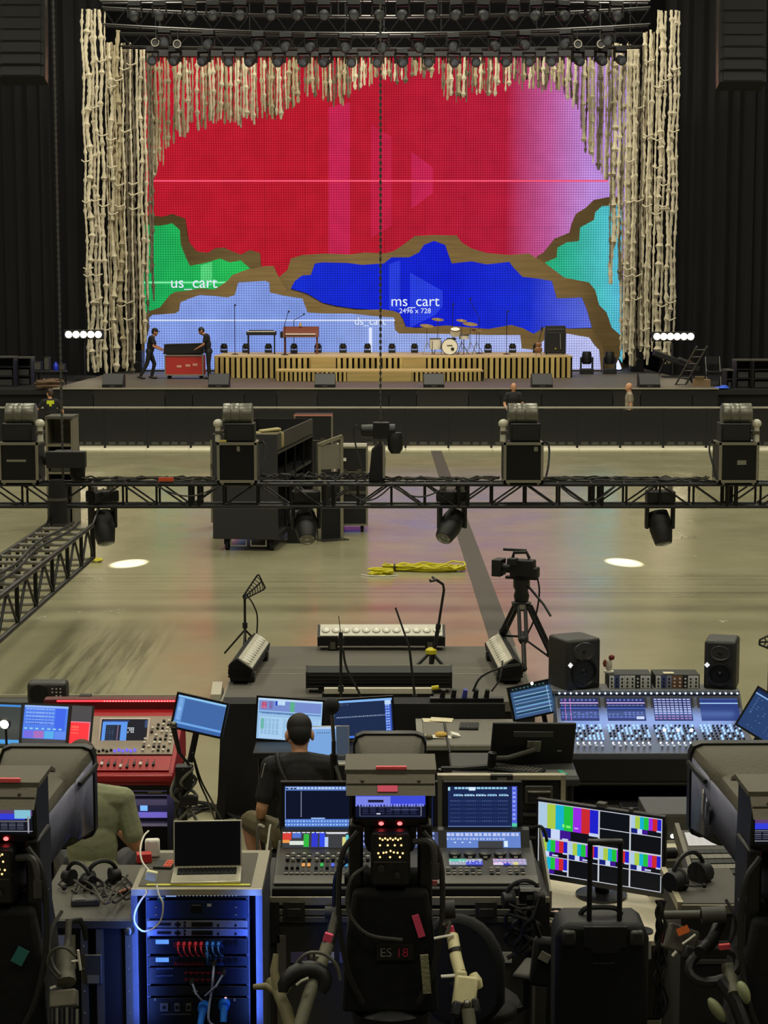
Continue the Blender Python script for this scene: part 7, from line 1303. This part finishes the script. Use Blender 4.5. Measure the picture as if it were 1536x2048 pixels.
# ================================================================== broadcast cameras
HOOD = M((98, 93, 80), .8, 0, .15, 60); CB1 = M((16, 16, 17), .5); PANEL = M((128, 128, 150), .3); AMB = E((255, 205, 130), 2.2); REDL = E((255, 70, 70), 6); PINK = M((255, 84, 122), .6); PINKF = M((255, 96, 104), .6)
def camera(label, x, Y, rz, kind, zh):
    # local frame: +y toward the stage; z measured from the riser
    k = T('broadcast_camera', label, 'camera', (x, Y, ZP), rz); S = zh
    def pr(pts, a, b): return MB().prism(pts, a, b, 'x')
    # lens box with its flared front hood
    def rr(w, h, r, z): return [(sx * (w / 2 - r) + r * math.cos(t), z + sz * (h / 2 - r) + r * math.sin(t)) for sx, sz, ts in ((1, 1, (0, .5, 1)), (-1, 1, (1, 1.5, 2)), (-1, -1, (2, 2.5, 3)), (1, -1, (3, 3.5, 4))) for t in [PI / 2 * q for q in ts]]
    def loft(secs):
        vs = []; fs = []; n = 12
        for y, w, h, z in secs: vs += [(px_, y, pz_) for px_, pz_ in rr(w, h, .05, z)]
        for i in range(len(secs) - 1):
            for j in range(n): fs.append((i * n + j, i * n + (j + 1) % n, (i + 1) * n + (j + 1) % n, (i + 1) * n + j))
        fs += [tuple(range(n)), tuple(range((len(secs) - 1) * n, len(secs) * n))]; return MB().add(vs, fs)
    lz = S - {'c': .435, 'l': .45, 'r': .4}[kind]; ws = .8 if kind == 'c' else 1
    A(k, 'lens_box', loft([(.22, .29 * ws, .3, lz), (.66, .3 * ws, .31, lz), (.7, .36 * ws, .37, lz), (.98, .43 * ws, .43, lz)]), HOOD if kind != 'c' else M((88, 84, 74), .8, 0, .15, 60))
    A(k, 'lens_rim', loft([(.95, .445 * ws, .445, lz), (1.0, .45 * ws, .45, lz)]), CB1)
    s = {'l': 1, 'r': -1, 'c': 0}[kind]
    if s:
        o = A(k, 'side_panel', MB().add([(s * .152, .26, lz - .12), (s * .157, .66, lz - .12), (s * .186, .72, lz - .15), (s * .214, .93, lz - .17), (s * .214, .93, lz + .16), (s * .186, .72, lz + .13), (s * .157, .66, lz + .1), (s * .152, .26, lz + .1)], [(0, 1, 6, 7), (1, 2, 5, 6), (2, 3, 4, 5)]), PANEL); sd = o.modifiers.new('thick', 'SOLIDIFY'); sd.thickness = .006; sd.offset = 0
        A(k, 'side_grip', MB().tube([(s * .2, .7, lz + .11), (s * .225, .8, lz + .13), (s * .235, .93, lz + .14)], .012, 6), BLK2)
        for j, (a, b) in enumerate(((.1, .02), (.06, .0), (.03, -.03))) if s < 0 else (): A(k, 'logo_stroke', MB().bx((s * (.19 + .008 * (1 - j)), .73 - .04 * j + .03, lz + .0 - .02 * j), (.006, .03, .12 - .02 * j), (.35, 0, -.13)), (WHITE, M((170, 170, 185), .5), M((50, 50, 60), .5))[j])
    A(k, 'body', MB().box(-.085, .085, -.14, .26, S - .62, S - .38), CB1, .02)
    # viewfinder
    A(k, 'viewfinder', pr([(-.06, S - .38), (.2, S - .38), (.2, S - .15), (-.06, S - .15)], -.165, .165), CB1, .01)
    A(k, 'hood_top', pr([(-.13, S - .125), (.12, S - .12), (.2, S - .15), (.2, S - .135), (.12, S - .1), (-.13, S - .105)], -.195, .195), HOOD)
    A(k, 'hood_back', pr([(-.115, S - .122), (-.127, S - .122), (-.205, S - .198), (-.193, S - .2)], -.188, .188), M((108, 102, 88), .8, 0, .15, 60))
    A(k, 'hood_fold', MB().bx((0, -.166, S - .158), (.372, .008, .006)), M((72, 68, 58), .8))
    for sx in (-1, 1): A(k, 'hood_side', MB().prism([(-.12, S - .125), (.1, S - .125), (.02, S - .33), (-.09, S - .33)], sx * .17 - .006, sx * .17 + .006, 'x'), CB1); A(k, 'hood_snap', MB().sph((sx * .12, -.156, S - .148), .008, 6, 4), STEEL)
    if kind == 'c':
        A(k, 'tally_flap', B(-.062, .068, -.133, -.115, S - .104, S - .092), PINKF); A(k, 'pink_label', MB().bx((-.013, -.184, S - .174), (.085, .03, .006), (.78, 0, 0)), PINK)
        c = CV(90, 34, (14, 18, 40)); c.r(0, 0, 1, .45, (60, 74, 215)).r(0, .05, .5, .4, (120, 130, 230)).r(.18, .22, .4, .32, (30, 30, 60)).dots(0, .38, 1, .5, 24, 1, (130, 140, 235), .6, 1).r(.06, .5, .94, .52, (70, 76, 110)).r(.06, .5, .07, .92, (90, 94, 120)).r(.93, .5, .94, .92, (130, 134, 150)).r(.06, .9, .94, .92, (70, 76, 100)).r(.5, .62, .9, .64, (80, 86, 120)).dots(.1, .56, .9, .86, 7, 4, (46, 52, 84), .7, .4).r(.3, .8, .36, .84, (200, 205, 215))
    else:
        A(k, 'tally_flap', B(.0, .12, -.136, -.12, S - .104, S - .088), PINKF)
        c = CV(90, 40, (20, 22, 34)); c.r(0, 0, 1, .3, (90, 60, 110)).r(.0, .2, .9, .45, (50, 60, 215)).r(.75, 0, .98, .4, (130, 190, 210)).dots(0, .5, .9, .9, 8, 5, (90, 92, 110), .8, .4).r(0, .5, .95, .53, (150, 150, 160)).r(.93, .3, .95, 1, (150, 150, 160)).r(0, .92, 1, .95, (170, 170, 175))
    glass(k, c, .3, .1, (0, -.063, S - .285), (0, 0, 0)); A(k, 'screen_lip', B(-.16, .16, -.075, -.06, S - .342, S - .336), BLK2)
    for sx in (-.04, .04): A(k, 'tally_lamp', MB().sph((sx, -.066, S - .36), (.011, .008, .008), 8, 6), REDL)
    A(k, 'rear_panel', B(-.075, .075, -.148, -.138, S - .6, S - .385), CB1); lm = meshof(MB().sph((0, 0, 0), .0045, 6, 4), AMB)
    for i, (a, b) in enumerate([(-.045 + j * .011, .4 + .006 * (j % 2)) for j in range(9)] + [(-.045, .43), (-.012, .43), (.018, .43), (.046, .43)] + [(-.052, .465), (-.03, .463), (-.018, .461), (0, .455), (.014, .461), (.03, .463), (.052, .465), (-.045, .482), (-.002, .482), (.04, .482)]): inst(k, 'panel_lamp', lm, (a, -.15, S - b))
    A(k, 'panel_knob', MB().cyl((-.04, -.15, S - .53), (-.04, -.165, S - .53), .015), DGREY); A(k, 'panel_knob', MB().cyl((.03, -.15, S - .56), (.03, -.165, S - .56), .012), DGREY); A(k, 'panel_frame', MB().box(-.07, .07, -.153, -.148, S - .506, S - .502), GREY)
    # side bracket, head, pedestal
    for sx in (-1, 1): A(k, 'side_bracket', MB().box(sx * .15 - .03, sx * .15 + .03, -.08, .16, S - .86, S - .36), CB1, .012); A(k, 'bracket_knob', MB().cyl((sx * .18, 0, S - .62), (sx * .2, 0, S - .62), .03), BLK)
    A(k, 'fabric_cover', MB().prism([(-.16, S - .64), (.16, S - .64), (.19, S - .85), (.21, S - 1.18), (-.21, S - 1.18), (-.19, S - .85)], -.14, .22), M((13, 13, 14), .9, 0, .4, 14), .02)
    A(k, 'pan_head', MB().lathe([(.16, S - 1.34), (.18, S - 1.2), (.14, S - 1.17)], 20), BLK2); A(k, 'pedestal', MB().lathe([(.1, .1), (.09, .4), (.09, S - 1.33)], 18), BLK2)
    for i in range(3): a = 2 * PI * i / 3 + .5; A(k, 'leg', MB().tube([(.08 * math.cos(a), .08 * math.sin(a), S - 1.3), (.42 * math.cos(a), .42 * math.sin(a), .03)], .03, 8), BLK2)
    for sx in (-1, 1): A(k, 'hanging_cable', MB().tube([(sx * .14, -.12, S - .38), (sx * .21, -.16, S - .48), (sx * .22, -.17, S - .75), (sx * .18, -.18, S - .98), (sx * .12, -.17, S - 1.12)], .012, 6), M((34, 33, 31), .6))
    A(k, 'side_lever', MB().tube([(.1, -.13, S - .42), (.16, -.16, S - .41), (.185, -.17, S - .45), (.19, -.17, S - .56)], .014, 6), M((72, 70, 66), .5)); A(k, 'lever_grip', MB().cyl((.19, -.17, S - .5), (.19, -.17, S - .57), .02), M((60, 58, 54), .4))
    return k
ZC = P(780, 1525, 7.6).z - ZP + .108
camC = camera('studio broadcast camera at the centre, seen from behind, two red tally lights', P(781, 1700, 7.5).x, 7.6, 0, 'c', ZC)
camL = camera('studio broadcast camera cut by the left edge, big hooded lens box', P(-10, 1700, 7.15).x, 7.25, -.02, 'l', ZC + .04); camR = camera('studio broadcast camera cut by the right edge, lens box with a pale logo', P(1592, 1700, 7.0).x, 7.15, .02, 'r', ZC + .03)
text(camC, 'lettering', 'ES', .055, (-.02, -.165, ZC - .9), FR, M((130, 128, 120), .6)); text(camC, 'lettering', '18', .055, (.05, -.165, ZC - .9), FR, M((190, 40, 70), .6)); A(camC, 'name_strip', B(-.06, .1, -.158, -.141, ZC - .935, ZC - .865), BLK2)
A(camC, 'pink_tape', MB().bx((.12, -.165, ZC - .78), (.03, .01, .1), (0, -.3, 0)), PINK); A(camC, 'camouflage_strap', MB().bx((.15, -.2, ZC - .98), (.035, .012, .17), (0, -.08, 0)), M((150, 146, 112), .8, 0, .4, 80)); A(camC, 'power_cable', MB().tube([(-.1, -.15, ZC - .52), (-.17, -.19, ZC - .57), (-.18, -.2, ZC - .7), (-.1, -.21, ZC - .8), (.05, -.2, ZC - .83)], .008, 6), M((60, 58, 52), .6))
A(camL, 'teal_tag', MB().bx((.11, -.17, ZC - .78), (.05, .006, .07), (0, .5, 0)), M((50, 120, 116), .7)); A(camC, 'red_label', MB().bx((.19, -.13, ZC - .6), (.02, .02, .02)), M((230, 120, 130), .6))
# pan bars with their zoom and focus controls
def panbar(label, pts, r, mat, Y, name='pan_handle'):
    k = T(name, label, 'camera handle', (0, 0, 0)); A(k, 'tube', MB().tube([P(*p) for p in pts], r, 10), mat); return k
TAN = M((128, 120, 88), .6); BEI = M((206, 196, 150), .5); OLV = M((96, 94, 76), .6)
k = panbar('olive pan handle with a black hand wheel at the left of the central camera', [(655, 1890, 7.35), (640, 1935, 7.25), (618, 1990, 7.15), (597, 2060, 7.05)], .028, OLV, 7.2)
A(k, 'bracket_arm', MB().tube([P(540, 1960, 7.3), P(556, 1985, 7.25), P(572, 2020, 7.2), P(585, 2070, 7.15)], [.022, .024, .028, .026], 10).tube([P(552, 1908, 7.3), P(548, 1940, 7.28), P(556, 1985, 7.25)], [.012, .018, .022], 10).tube([P(508, 1974, 7.3), P(535, 1972, 7.28), P(556, 1985, 7.25)], [.012, .016, .022], 10).tube([P(575, 1972, 7.3), P(566, 1985, 7.26), P(560, 2000, 7.24)], [.02, .02, .02], 8), TAN)
c_ = P(608, 1972, 7.18); A(k, 'hand_wheel', MB().tube([c_ + Vector((.085 * math.cos(a * PI / 8), -.0, 0)) + Vector((.02 * math.sin(a * PI / 8), .03 * math.sin(a * PI / 8), .06 * math.sin(a * PI / 8))) for a in range(-1, 10)], [.02, .028, .033, .036, .038, .038, .038, .036, .033, .028, .02], 10), BLK2); A(k, 'glint_strip', MB().tube([P(593, 1970, 7.12), P(603, 1962, 7.12), P(617, 1956, 7.12)], .006, 6), M((180, 178, 160), .3))
A(k, 'clamp', MB().bx(P(641, 1918, 7.28), (.05, .03, .03), (0, .25, 0)).cyl(P(620, 1913, 7.28), P(626, 1913, 7.28), .025), OLV, .004); A(k, 'pink_tape', MB().bx(P(656, 1875, 7.34), (.035, .02, .035), (0, .3, 0)), PINK); A(k, 'control_cable', MB().tube([P(578, 1960, 7.25), P(592, 1930, 7.22), P(615, 1907, 7.2), P(648, 1908, 7.2), P(672, 1930, 7.2), P(680, 1960, 7.2)], .008, 6), M((90, 88, 80), .6)); A(k, 'top_grip', MB().tube([P(672, 1826, 7.45), P(664, 1860, 7.4), P(655, 1890, 7.35)], .018, 8), GREY)
k = panbar('beige zoom control on the pan handle right of the central camera', [(905, 1872, 7.4), (912, 1915, 7.3), (920, 1945, 7.25)], .026, BEI, 7.2, 'zoom_control')
A(k, 'head_block', MB().bx(P(930, 1985, 7.18), (.095, .07, .13), (-.5, .14, 0)), BEI, .012); A(k, 'neck_ring', MB().tube([P(909, 1898, 7.33), P(911, 1905, 7.32)], .03, 10), BLK2); A(k, 'thumb_lever', MB().bx(P(921, 1958, 7.2), (.05, .045, .07), (-.4, .1, 0)), M((190, 180, 138), .5), .012); A(k, 'side_cup', MB().tube([P(946, 1948, 7.22), P(952, 1962, 7.2), P(957, 1975, 7.2)], [.018, .026, .02], 10), BEI)
A(k, 'white_pin', MB().tube([P(868, 1877, 7.36), P(888, 1873, 7.36), P(908, 1870, 7.36)], .006, 6).tube([P(882, 1953, 7.2), P(900, 1952, 7.2), P(922, 1950, 7.2)], .007, 6), WHITE); A(k, 'pink_tape', MB().bx(P(902, 1862, 7.42), (.03, .02, .04), (0, -.25, 0)), PINK); A(k, 'end_fork', MB().bx(P(913, 2018, 7.12), (.04, .05, .06), (-.5, .3, 0)).bx(P(952, 2012, 7.12), (.03, .05, .06), (-.5, -.2, 0)), BLK, .008); A(k, 'socket', MB().sph(P(934, 2008, 7.1), .018, 10, 8), STEEL); A(k, 'grip', MB().tube([P(936, 2018, 7.1), P(942, 2070, 7.05)], .028, 10), OLV)
A(k, 'cable', MB().tube([P(886, 1780, 7.5), P(884, 1820, 7.45), P(888, 1850, 7.42), P(900, 1845, 7.4), P(892, 1872, 7.38)], .008, 6), GREY); A(k, 'pivot', MB().cyl(P(885, 1820, 7.5), P(910, 1818, 7.5), .04), DGREY)
k = panbar('dark zoom control on the handle under the right camera, orange tape on it', [(1440, 1845, 7.2), (1425, 1880, 7.1), (1400, 1905, 7.0)], .026, BLK2, 7.1, 'zoom_control')
A(k, 'head_block', MB().bx(P(1362, 1880, 7.2), (.13, .05, .11), (-.4, .35, 0)), M((84, 80, 70), .5), .01); A(k, 'orange_tape', MB().bx(P(1366, 1861, 7.13), (.05, .012, .03), (-.4, -.4, 0)), M((205, 96, 30), .5)); A(k, 'lower_block', MB().bx(P(1382, 1908, 7.12), (.07, .05, .06), (-.4, .3, 0)), BLK, .01); A(k, 'white_pin', MB().tube([P(1345, 1912, 7.15), P(1353, 1903, 7.15)], .007, 6).tube([P(1365, 1888, 7.1), P(1378, 1879, 7.1), P(1391, 1869, 7.1)], .005, 6), WHITE)
A(k, 'upper_drum', MB().cyl(P(1402, 1830, 7.15), P(1450, 1828, 7.15), .034).cyl(P(1330, 1830, 7.2), P(1402, 1829, 7.15), .018), M((74, 72, 66), .5)); A(k, 'cable', MB().tube([P(1452, 1800, 7.1), P(1468, 1830, 7.05), P(1470, 1860, 7.05), P(1455, 1895, 7.05)], .007, 6), CABLE)
c_ = P(1428, 1930, 7.05); A(k, 'hand_wheel', MB().tube([c_ + Vector((.1 * math.cos(a * PI / 8), .04 * math.sin(a * PI / 8), .055 * math.sin(a * PI / 8) + .02 * math.cos(a * PI / 8))) for a in range(17)], .022, 8, False), BLK2); A(k, 'red_tape', MB().bx(P(1449, 1893, 7.02), (.045, .02, .02), (0, -.1, 0)), M((205, 70, 80), .6))
A(k, 'grip', MB().tube([P(1456, 1930, 7.05), P(1462, 1965, 7.0), P(1468, 1990, 6.95)], [.028, .032, .03], 10), OLV); A(k, 'foam_grip', MB().sph(P(1487, 1985, 6.95), (.026, .03, .05), 12, 8, (0, -.35, 0)), M((150, 156, 118), .5)); A(k, 'second_foam_grip', MB().sph(P(1434, 2020, 6.95), (.024, .03, .06), 12, 8, (0, -.6, 0)), M((136, 140, 104), .5)); A(k, 'handle_bars', MB().tube([P(1440, 1960, 7), P(1470, 2000, 6.95), P(1492, 2060, 6.9)], .03, 8), BLK2)
k = panbar('grey tube and control box of the pan handle under the left camera', [(129, 1898, 7.2), (130, 1940, 7.15), (133, 1965, 7.1)], .04, M((98, 96, 82), .6), 7.15)
A(k, 'control_box', MB().bx(P(128, 1998, 7.08), (.11, .07, .07), (-.5, -.1, 0)), M((104, 100, 86), .5), .008); A(k, 'post', MB().tube([P(137, 1840, 7.3), P(136, 1880, 7.25), P(132, 1900, 7.2)], .014, 8), GREY); A(k, 'clamp_lever', MB().tube([P(146, 1842, 7.25), P(160, 1840, 7.25), P(168, 1855, 7.25), P(172, 1880, 7.25)], [.012, .013, .013, .01], 8), BLK2); A(k, 'white_pin', MB().tube([P(156, 1900, 7.15), P(161, 1940, 7.15)], .006, 6).tube([P(143, 1923, 7.15), P(159, 1921, 7.15)], .005, 6).tube([P(101, 1977, 7.1), P(112, 1973, 7.1)], .007, 6), WHITE)
for i in range(6): A(k, 'plug', MB().cyl(P(104 + i * 10, 2018 - 3 * math.sin(i * .63), 7.03), P(104 + i * 10, 2048, 7.0), .009), STEEL if i % 2 else BLK2)
A(k, 'cable', MB().tube([P(124, 1822, 7.2), P(105, 1855, 7.15), P(98, 1895, 7.12), P(106, 1930, 7.1), P(120, 1950, 7.08)], .008, 6).tube([P(116, 1958, 7.08), P(95, 1930, 7.06), P(105, 1902, 7.06), P(130, 1895, 7.05), P(152, 1912, 7.05)], .007, 6), M((70, 70, 64), .6))
# ================================================================== right front: cases, headset, side console
k = T('flight_case', 'flight case with pale edges at the right under the bundled headset', 'flight case', (0, 9.0, 0)); xa3, xb3 = P(1362, 1850, 9.0).x, P(1500, 1850, 9.0).x; z3 = P(1400, 1800, 9.05).z
A(k, 'case_body', B(xa3, xb3, 0, .58, .12, z3 - .02), M((40, 39, 37), .7)); A(k, 'top_panel', B(xa3, xb3, 0, .58, z3 - .02, z3), M((70, 67, 60), .7, 0, .15, 80)); A(k, 'side_rail', B(xa3 - .02, xa3 + .01, 0, .58, z3 - .04, z3 + .006), M((178, 168, 140), .45, .4)); A(k, 'front_rail', B(xa3, xb3, -.02, 0, z3 - .05, z3 - .005), M((130, 124, 108), .45, .4))
for v in (.2, .3): A(k, 'cross_rail', B(xa3 + .05, xb3, -.015, 0, z3 - v - .02, z3 - v), GREY)
for x in (xa3 + .1, xb3 - .1): A(k, 'caster', MB().cyl((x - .03, .1, .06), (x + .03, .1, .06), .06).box(x - .04, x + .04, .05, .15, .06, .12), RUB)
headset('bulky black headset on the right flight case beside the colour bar monitor', G(1382, 1772, z3), .7, 1.5); headset('small black headset hanging from a box right of the central camera', Vector((P(1050, 1810, 9.4).x, 9.46, P(1050, 1816, 9.46).z)), .2, 1.15)
k = T('intercom_box', 'black intercom box with a white label above the office chair armrest', 'intercom', Vector((P(1060, 1790, 9.5).x, 9.5, P(1060, 1806, 9.5).z))); A(k, 'body', B(-.06, .06, -.02, .04, 0, .09), BLK2, .006); A(k, 'label', B(-.055, .055, -.024, -.02, .072, .092), WHITE); A(k, 'grille', B(-.02, .02, -.024, -.02, .025, .05), GREY); A(k, 'mount_arm', MB().cyl((0, .0, -.0), (0, .03, -.72), .018), BLK2)
q = random.Random(31)
for j in range(6): A(k, 'coiled_strap', MB().tube([(q.uniform(-.1, .02) + .05 * math.cos(t * .8 + j), -.03 - .01 * j, -.02 - .035 * t + .02 * math.sin(t + j)) for t in range(8)], .012, 6), q.choice((BLK2, BLK, RUB)))
k = T('hip_pack', 'black pouch with a small pale badge hanging below the chair armrest', 'bag', Vector((P(1088, 1905, 9.0).x, 9.0, P(1088, 1960, 9.0).z))); A(k, 'pouch', MB().bx((0, 0, .1), (.13, .08, .26), (0, .1, 0)), MATT, .025); A(k, 'badge', MB().bx((.0, -.045, .14), (.055, .01, .045), (0, .5, 0)), M((150, 148, 130), .5)); A(k, 'strap', MB().tube([(-.02, 0, .22), (-.06, -.03, .34), (-.02, 0, .45)], .012, 6), BLK2); A(k, 'hanging_strap', MB().tube([(.03, -.03, 0), (.02, -.03, -.2), (.06, -.02, -.45)], .014, 6), BLK2)
k = T('side_console', 'small console with a white lit touch screen below the right camera hood', 'console', (P(1440, 1720, 9.6).x, 9.62, 0), .05); zs = P(1440, 1760, 9.62).z
A(k, 'chassis', MB().prism([(0, zs - .04), (.42, zs - .04), (.42, zs + .16), (0, zs)], -.14, .25, 'x'), M((70, 67, 60), .5), .006); tt = math.atan2(.16, .42); ss = Matrix.Translation((0, 0, zs)) @ Euler((tt, 0, 0)).to_matrix().to_4x4(); glass(k, CV(30, 24, (205, 200, 190)).dots(.1, .3, .9, .9, 3, 5, (185, 182, 176), .8, .4), .16, .12, on(ss, -.03, .36, .004), (tt - PI / 2, 0, 0)); A(k, 'base_stand', B(-.12, .22, .05, .38, .01, zs - .04), BLK2)
for i in range(7):
    for j in range(5): inst(k, 'button', (kdk, kb3)[j % 2], on(ss, -.1 + i * .045, .06 + j * .045, .003), (tt, 0, 0), (2, 2, 1))
A(k, 'side_rail', MB().box(-.165, -.14, 0, .45, -.04, .05, ss), M((120, 116, 104), .5, .3))
k = T('power_rack', 'grey box with two lit lamps behind the right edge of the colour bar monitor', 'equipment', (P(1348, 1650, 11.0).x, 11.0, 0)); zq = P(1348, 1628, 11.0).z; A(k, 'case_body', B(-.17, .17, 0, .4, .01, zq), M((64, 62, 58), .6), .006); A(k, 'top_panel', B(-.16, .16, -.008, 0, zq - .13, zq - .01), M((84, 81, 74), .5)); A(k, 'blue_plate', B(.1, .15, -.012, -.008, zq - .09, zq - .02), M((60, 50, 190), .5)); A(k, 'shelf_edge', B(-.17, .17, -.02, 0, zq - .2, zq - .17), M((170, 162, 140), .5)); A(k, 'white_lamp', MB().sph((-.01, -.012, zq - .14), .014, 8, 6), E((235, 235, 225), 2)); A(k, 'cyan_lamp', MB().sph((.04, -.012, zq - .14), .01, 8, 6), E((110, 200, 240), 2))
k = T('paper_pile', 'pale papers and cable ends beside the right edge of the colour bar monitor', 'paper', (P(1335, 1700, 10.2).x, 10.25, .0)); zq = P(1335, 1710, 10.25).z; A(k, 'stand', B(-.12, .14, -.1, .25, .01, zq), M((92, 88, 76), .6), .006); A(k, 'sheet', MB().bx((0, .1, zq + .008), (.2, .16, .008), (0, .05, .2)), M((190, 184, 158), .7)); A(k, 'cable_end', MB().tube([(-.08, .0, zq + .02), (.0, -.02, zq + .03), (.06, .05, zq + .02), (.12, -.05, zq + .015)], .012, 6), M((150, 146, 130), .5)); A(k, 'dark_pouch', MB().bx((-.02, -.04, zq + .025), (.16, .07, .05), (0, .0, .1)), MATT, .015)
k = T('cable_tangle', 'cables and straps hanging off the right flight case', 'cable', (0, 0, 0)); q = random.Random(44)
for j in range(8): u = q.uniform(1310, 1335); A(k, 'cable', MB().tube([P(u + q.uniform(-4, 10), 1800 + t * 26, 8.9 - .01 * j + q.uniform(-.02, .02)) for t in range(10)], .008, 5), q.choice((CABLE, BLK, M((70, 60, 50), .6))))
A(k, 'red_plug', MB().cyl(P(1322, 1868, 8.88), P(1324, 1884, 8.88), .013), RED); A(k, 'white_tag', MB().bx(P(1300, 1900, 8.5), (.012, .008, .09)), M((150, 148, 140), .6))
k = T('cable_tangle', 'black cables lying on the floor at the left of the draped table', 'cable', (0, 0, 0)); q = random.Random(45)
for j in range(6): A(k, 'cable', MB().tube([G(365 + t * 26 + q.uniform(-6, 6), 1640 - 22 * math.sin(t * .55 + j * .3) - j * 4 + q.uniform(-3, 3), .014 + .01 * j) for t in range(8)], .012, 5), CABLE)
k = T('cable_bundle', 'cables drooping from the tilted tablet stand to the floor', 'cable', (0, 0, 0))
for j in range(2): A(k, 'cable', MB().tube([P(385, 1505, 11.95 - .02 * j) + Vector((0, 0, 0)), P(398 + j * 4, 1560, 12.0), P(415 + j * 8, 1600, 12.3), G(430 + j * 14, 1640, .015)], .007, 5), CABLE)
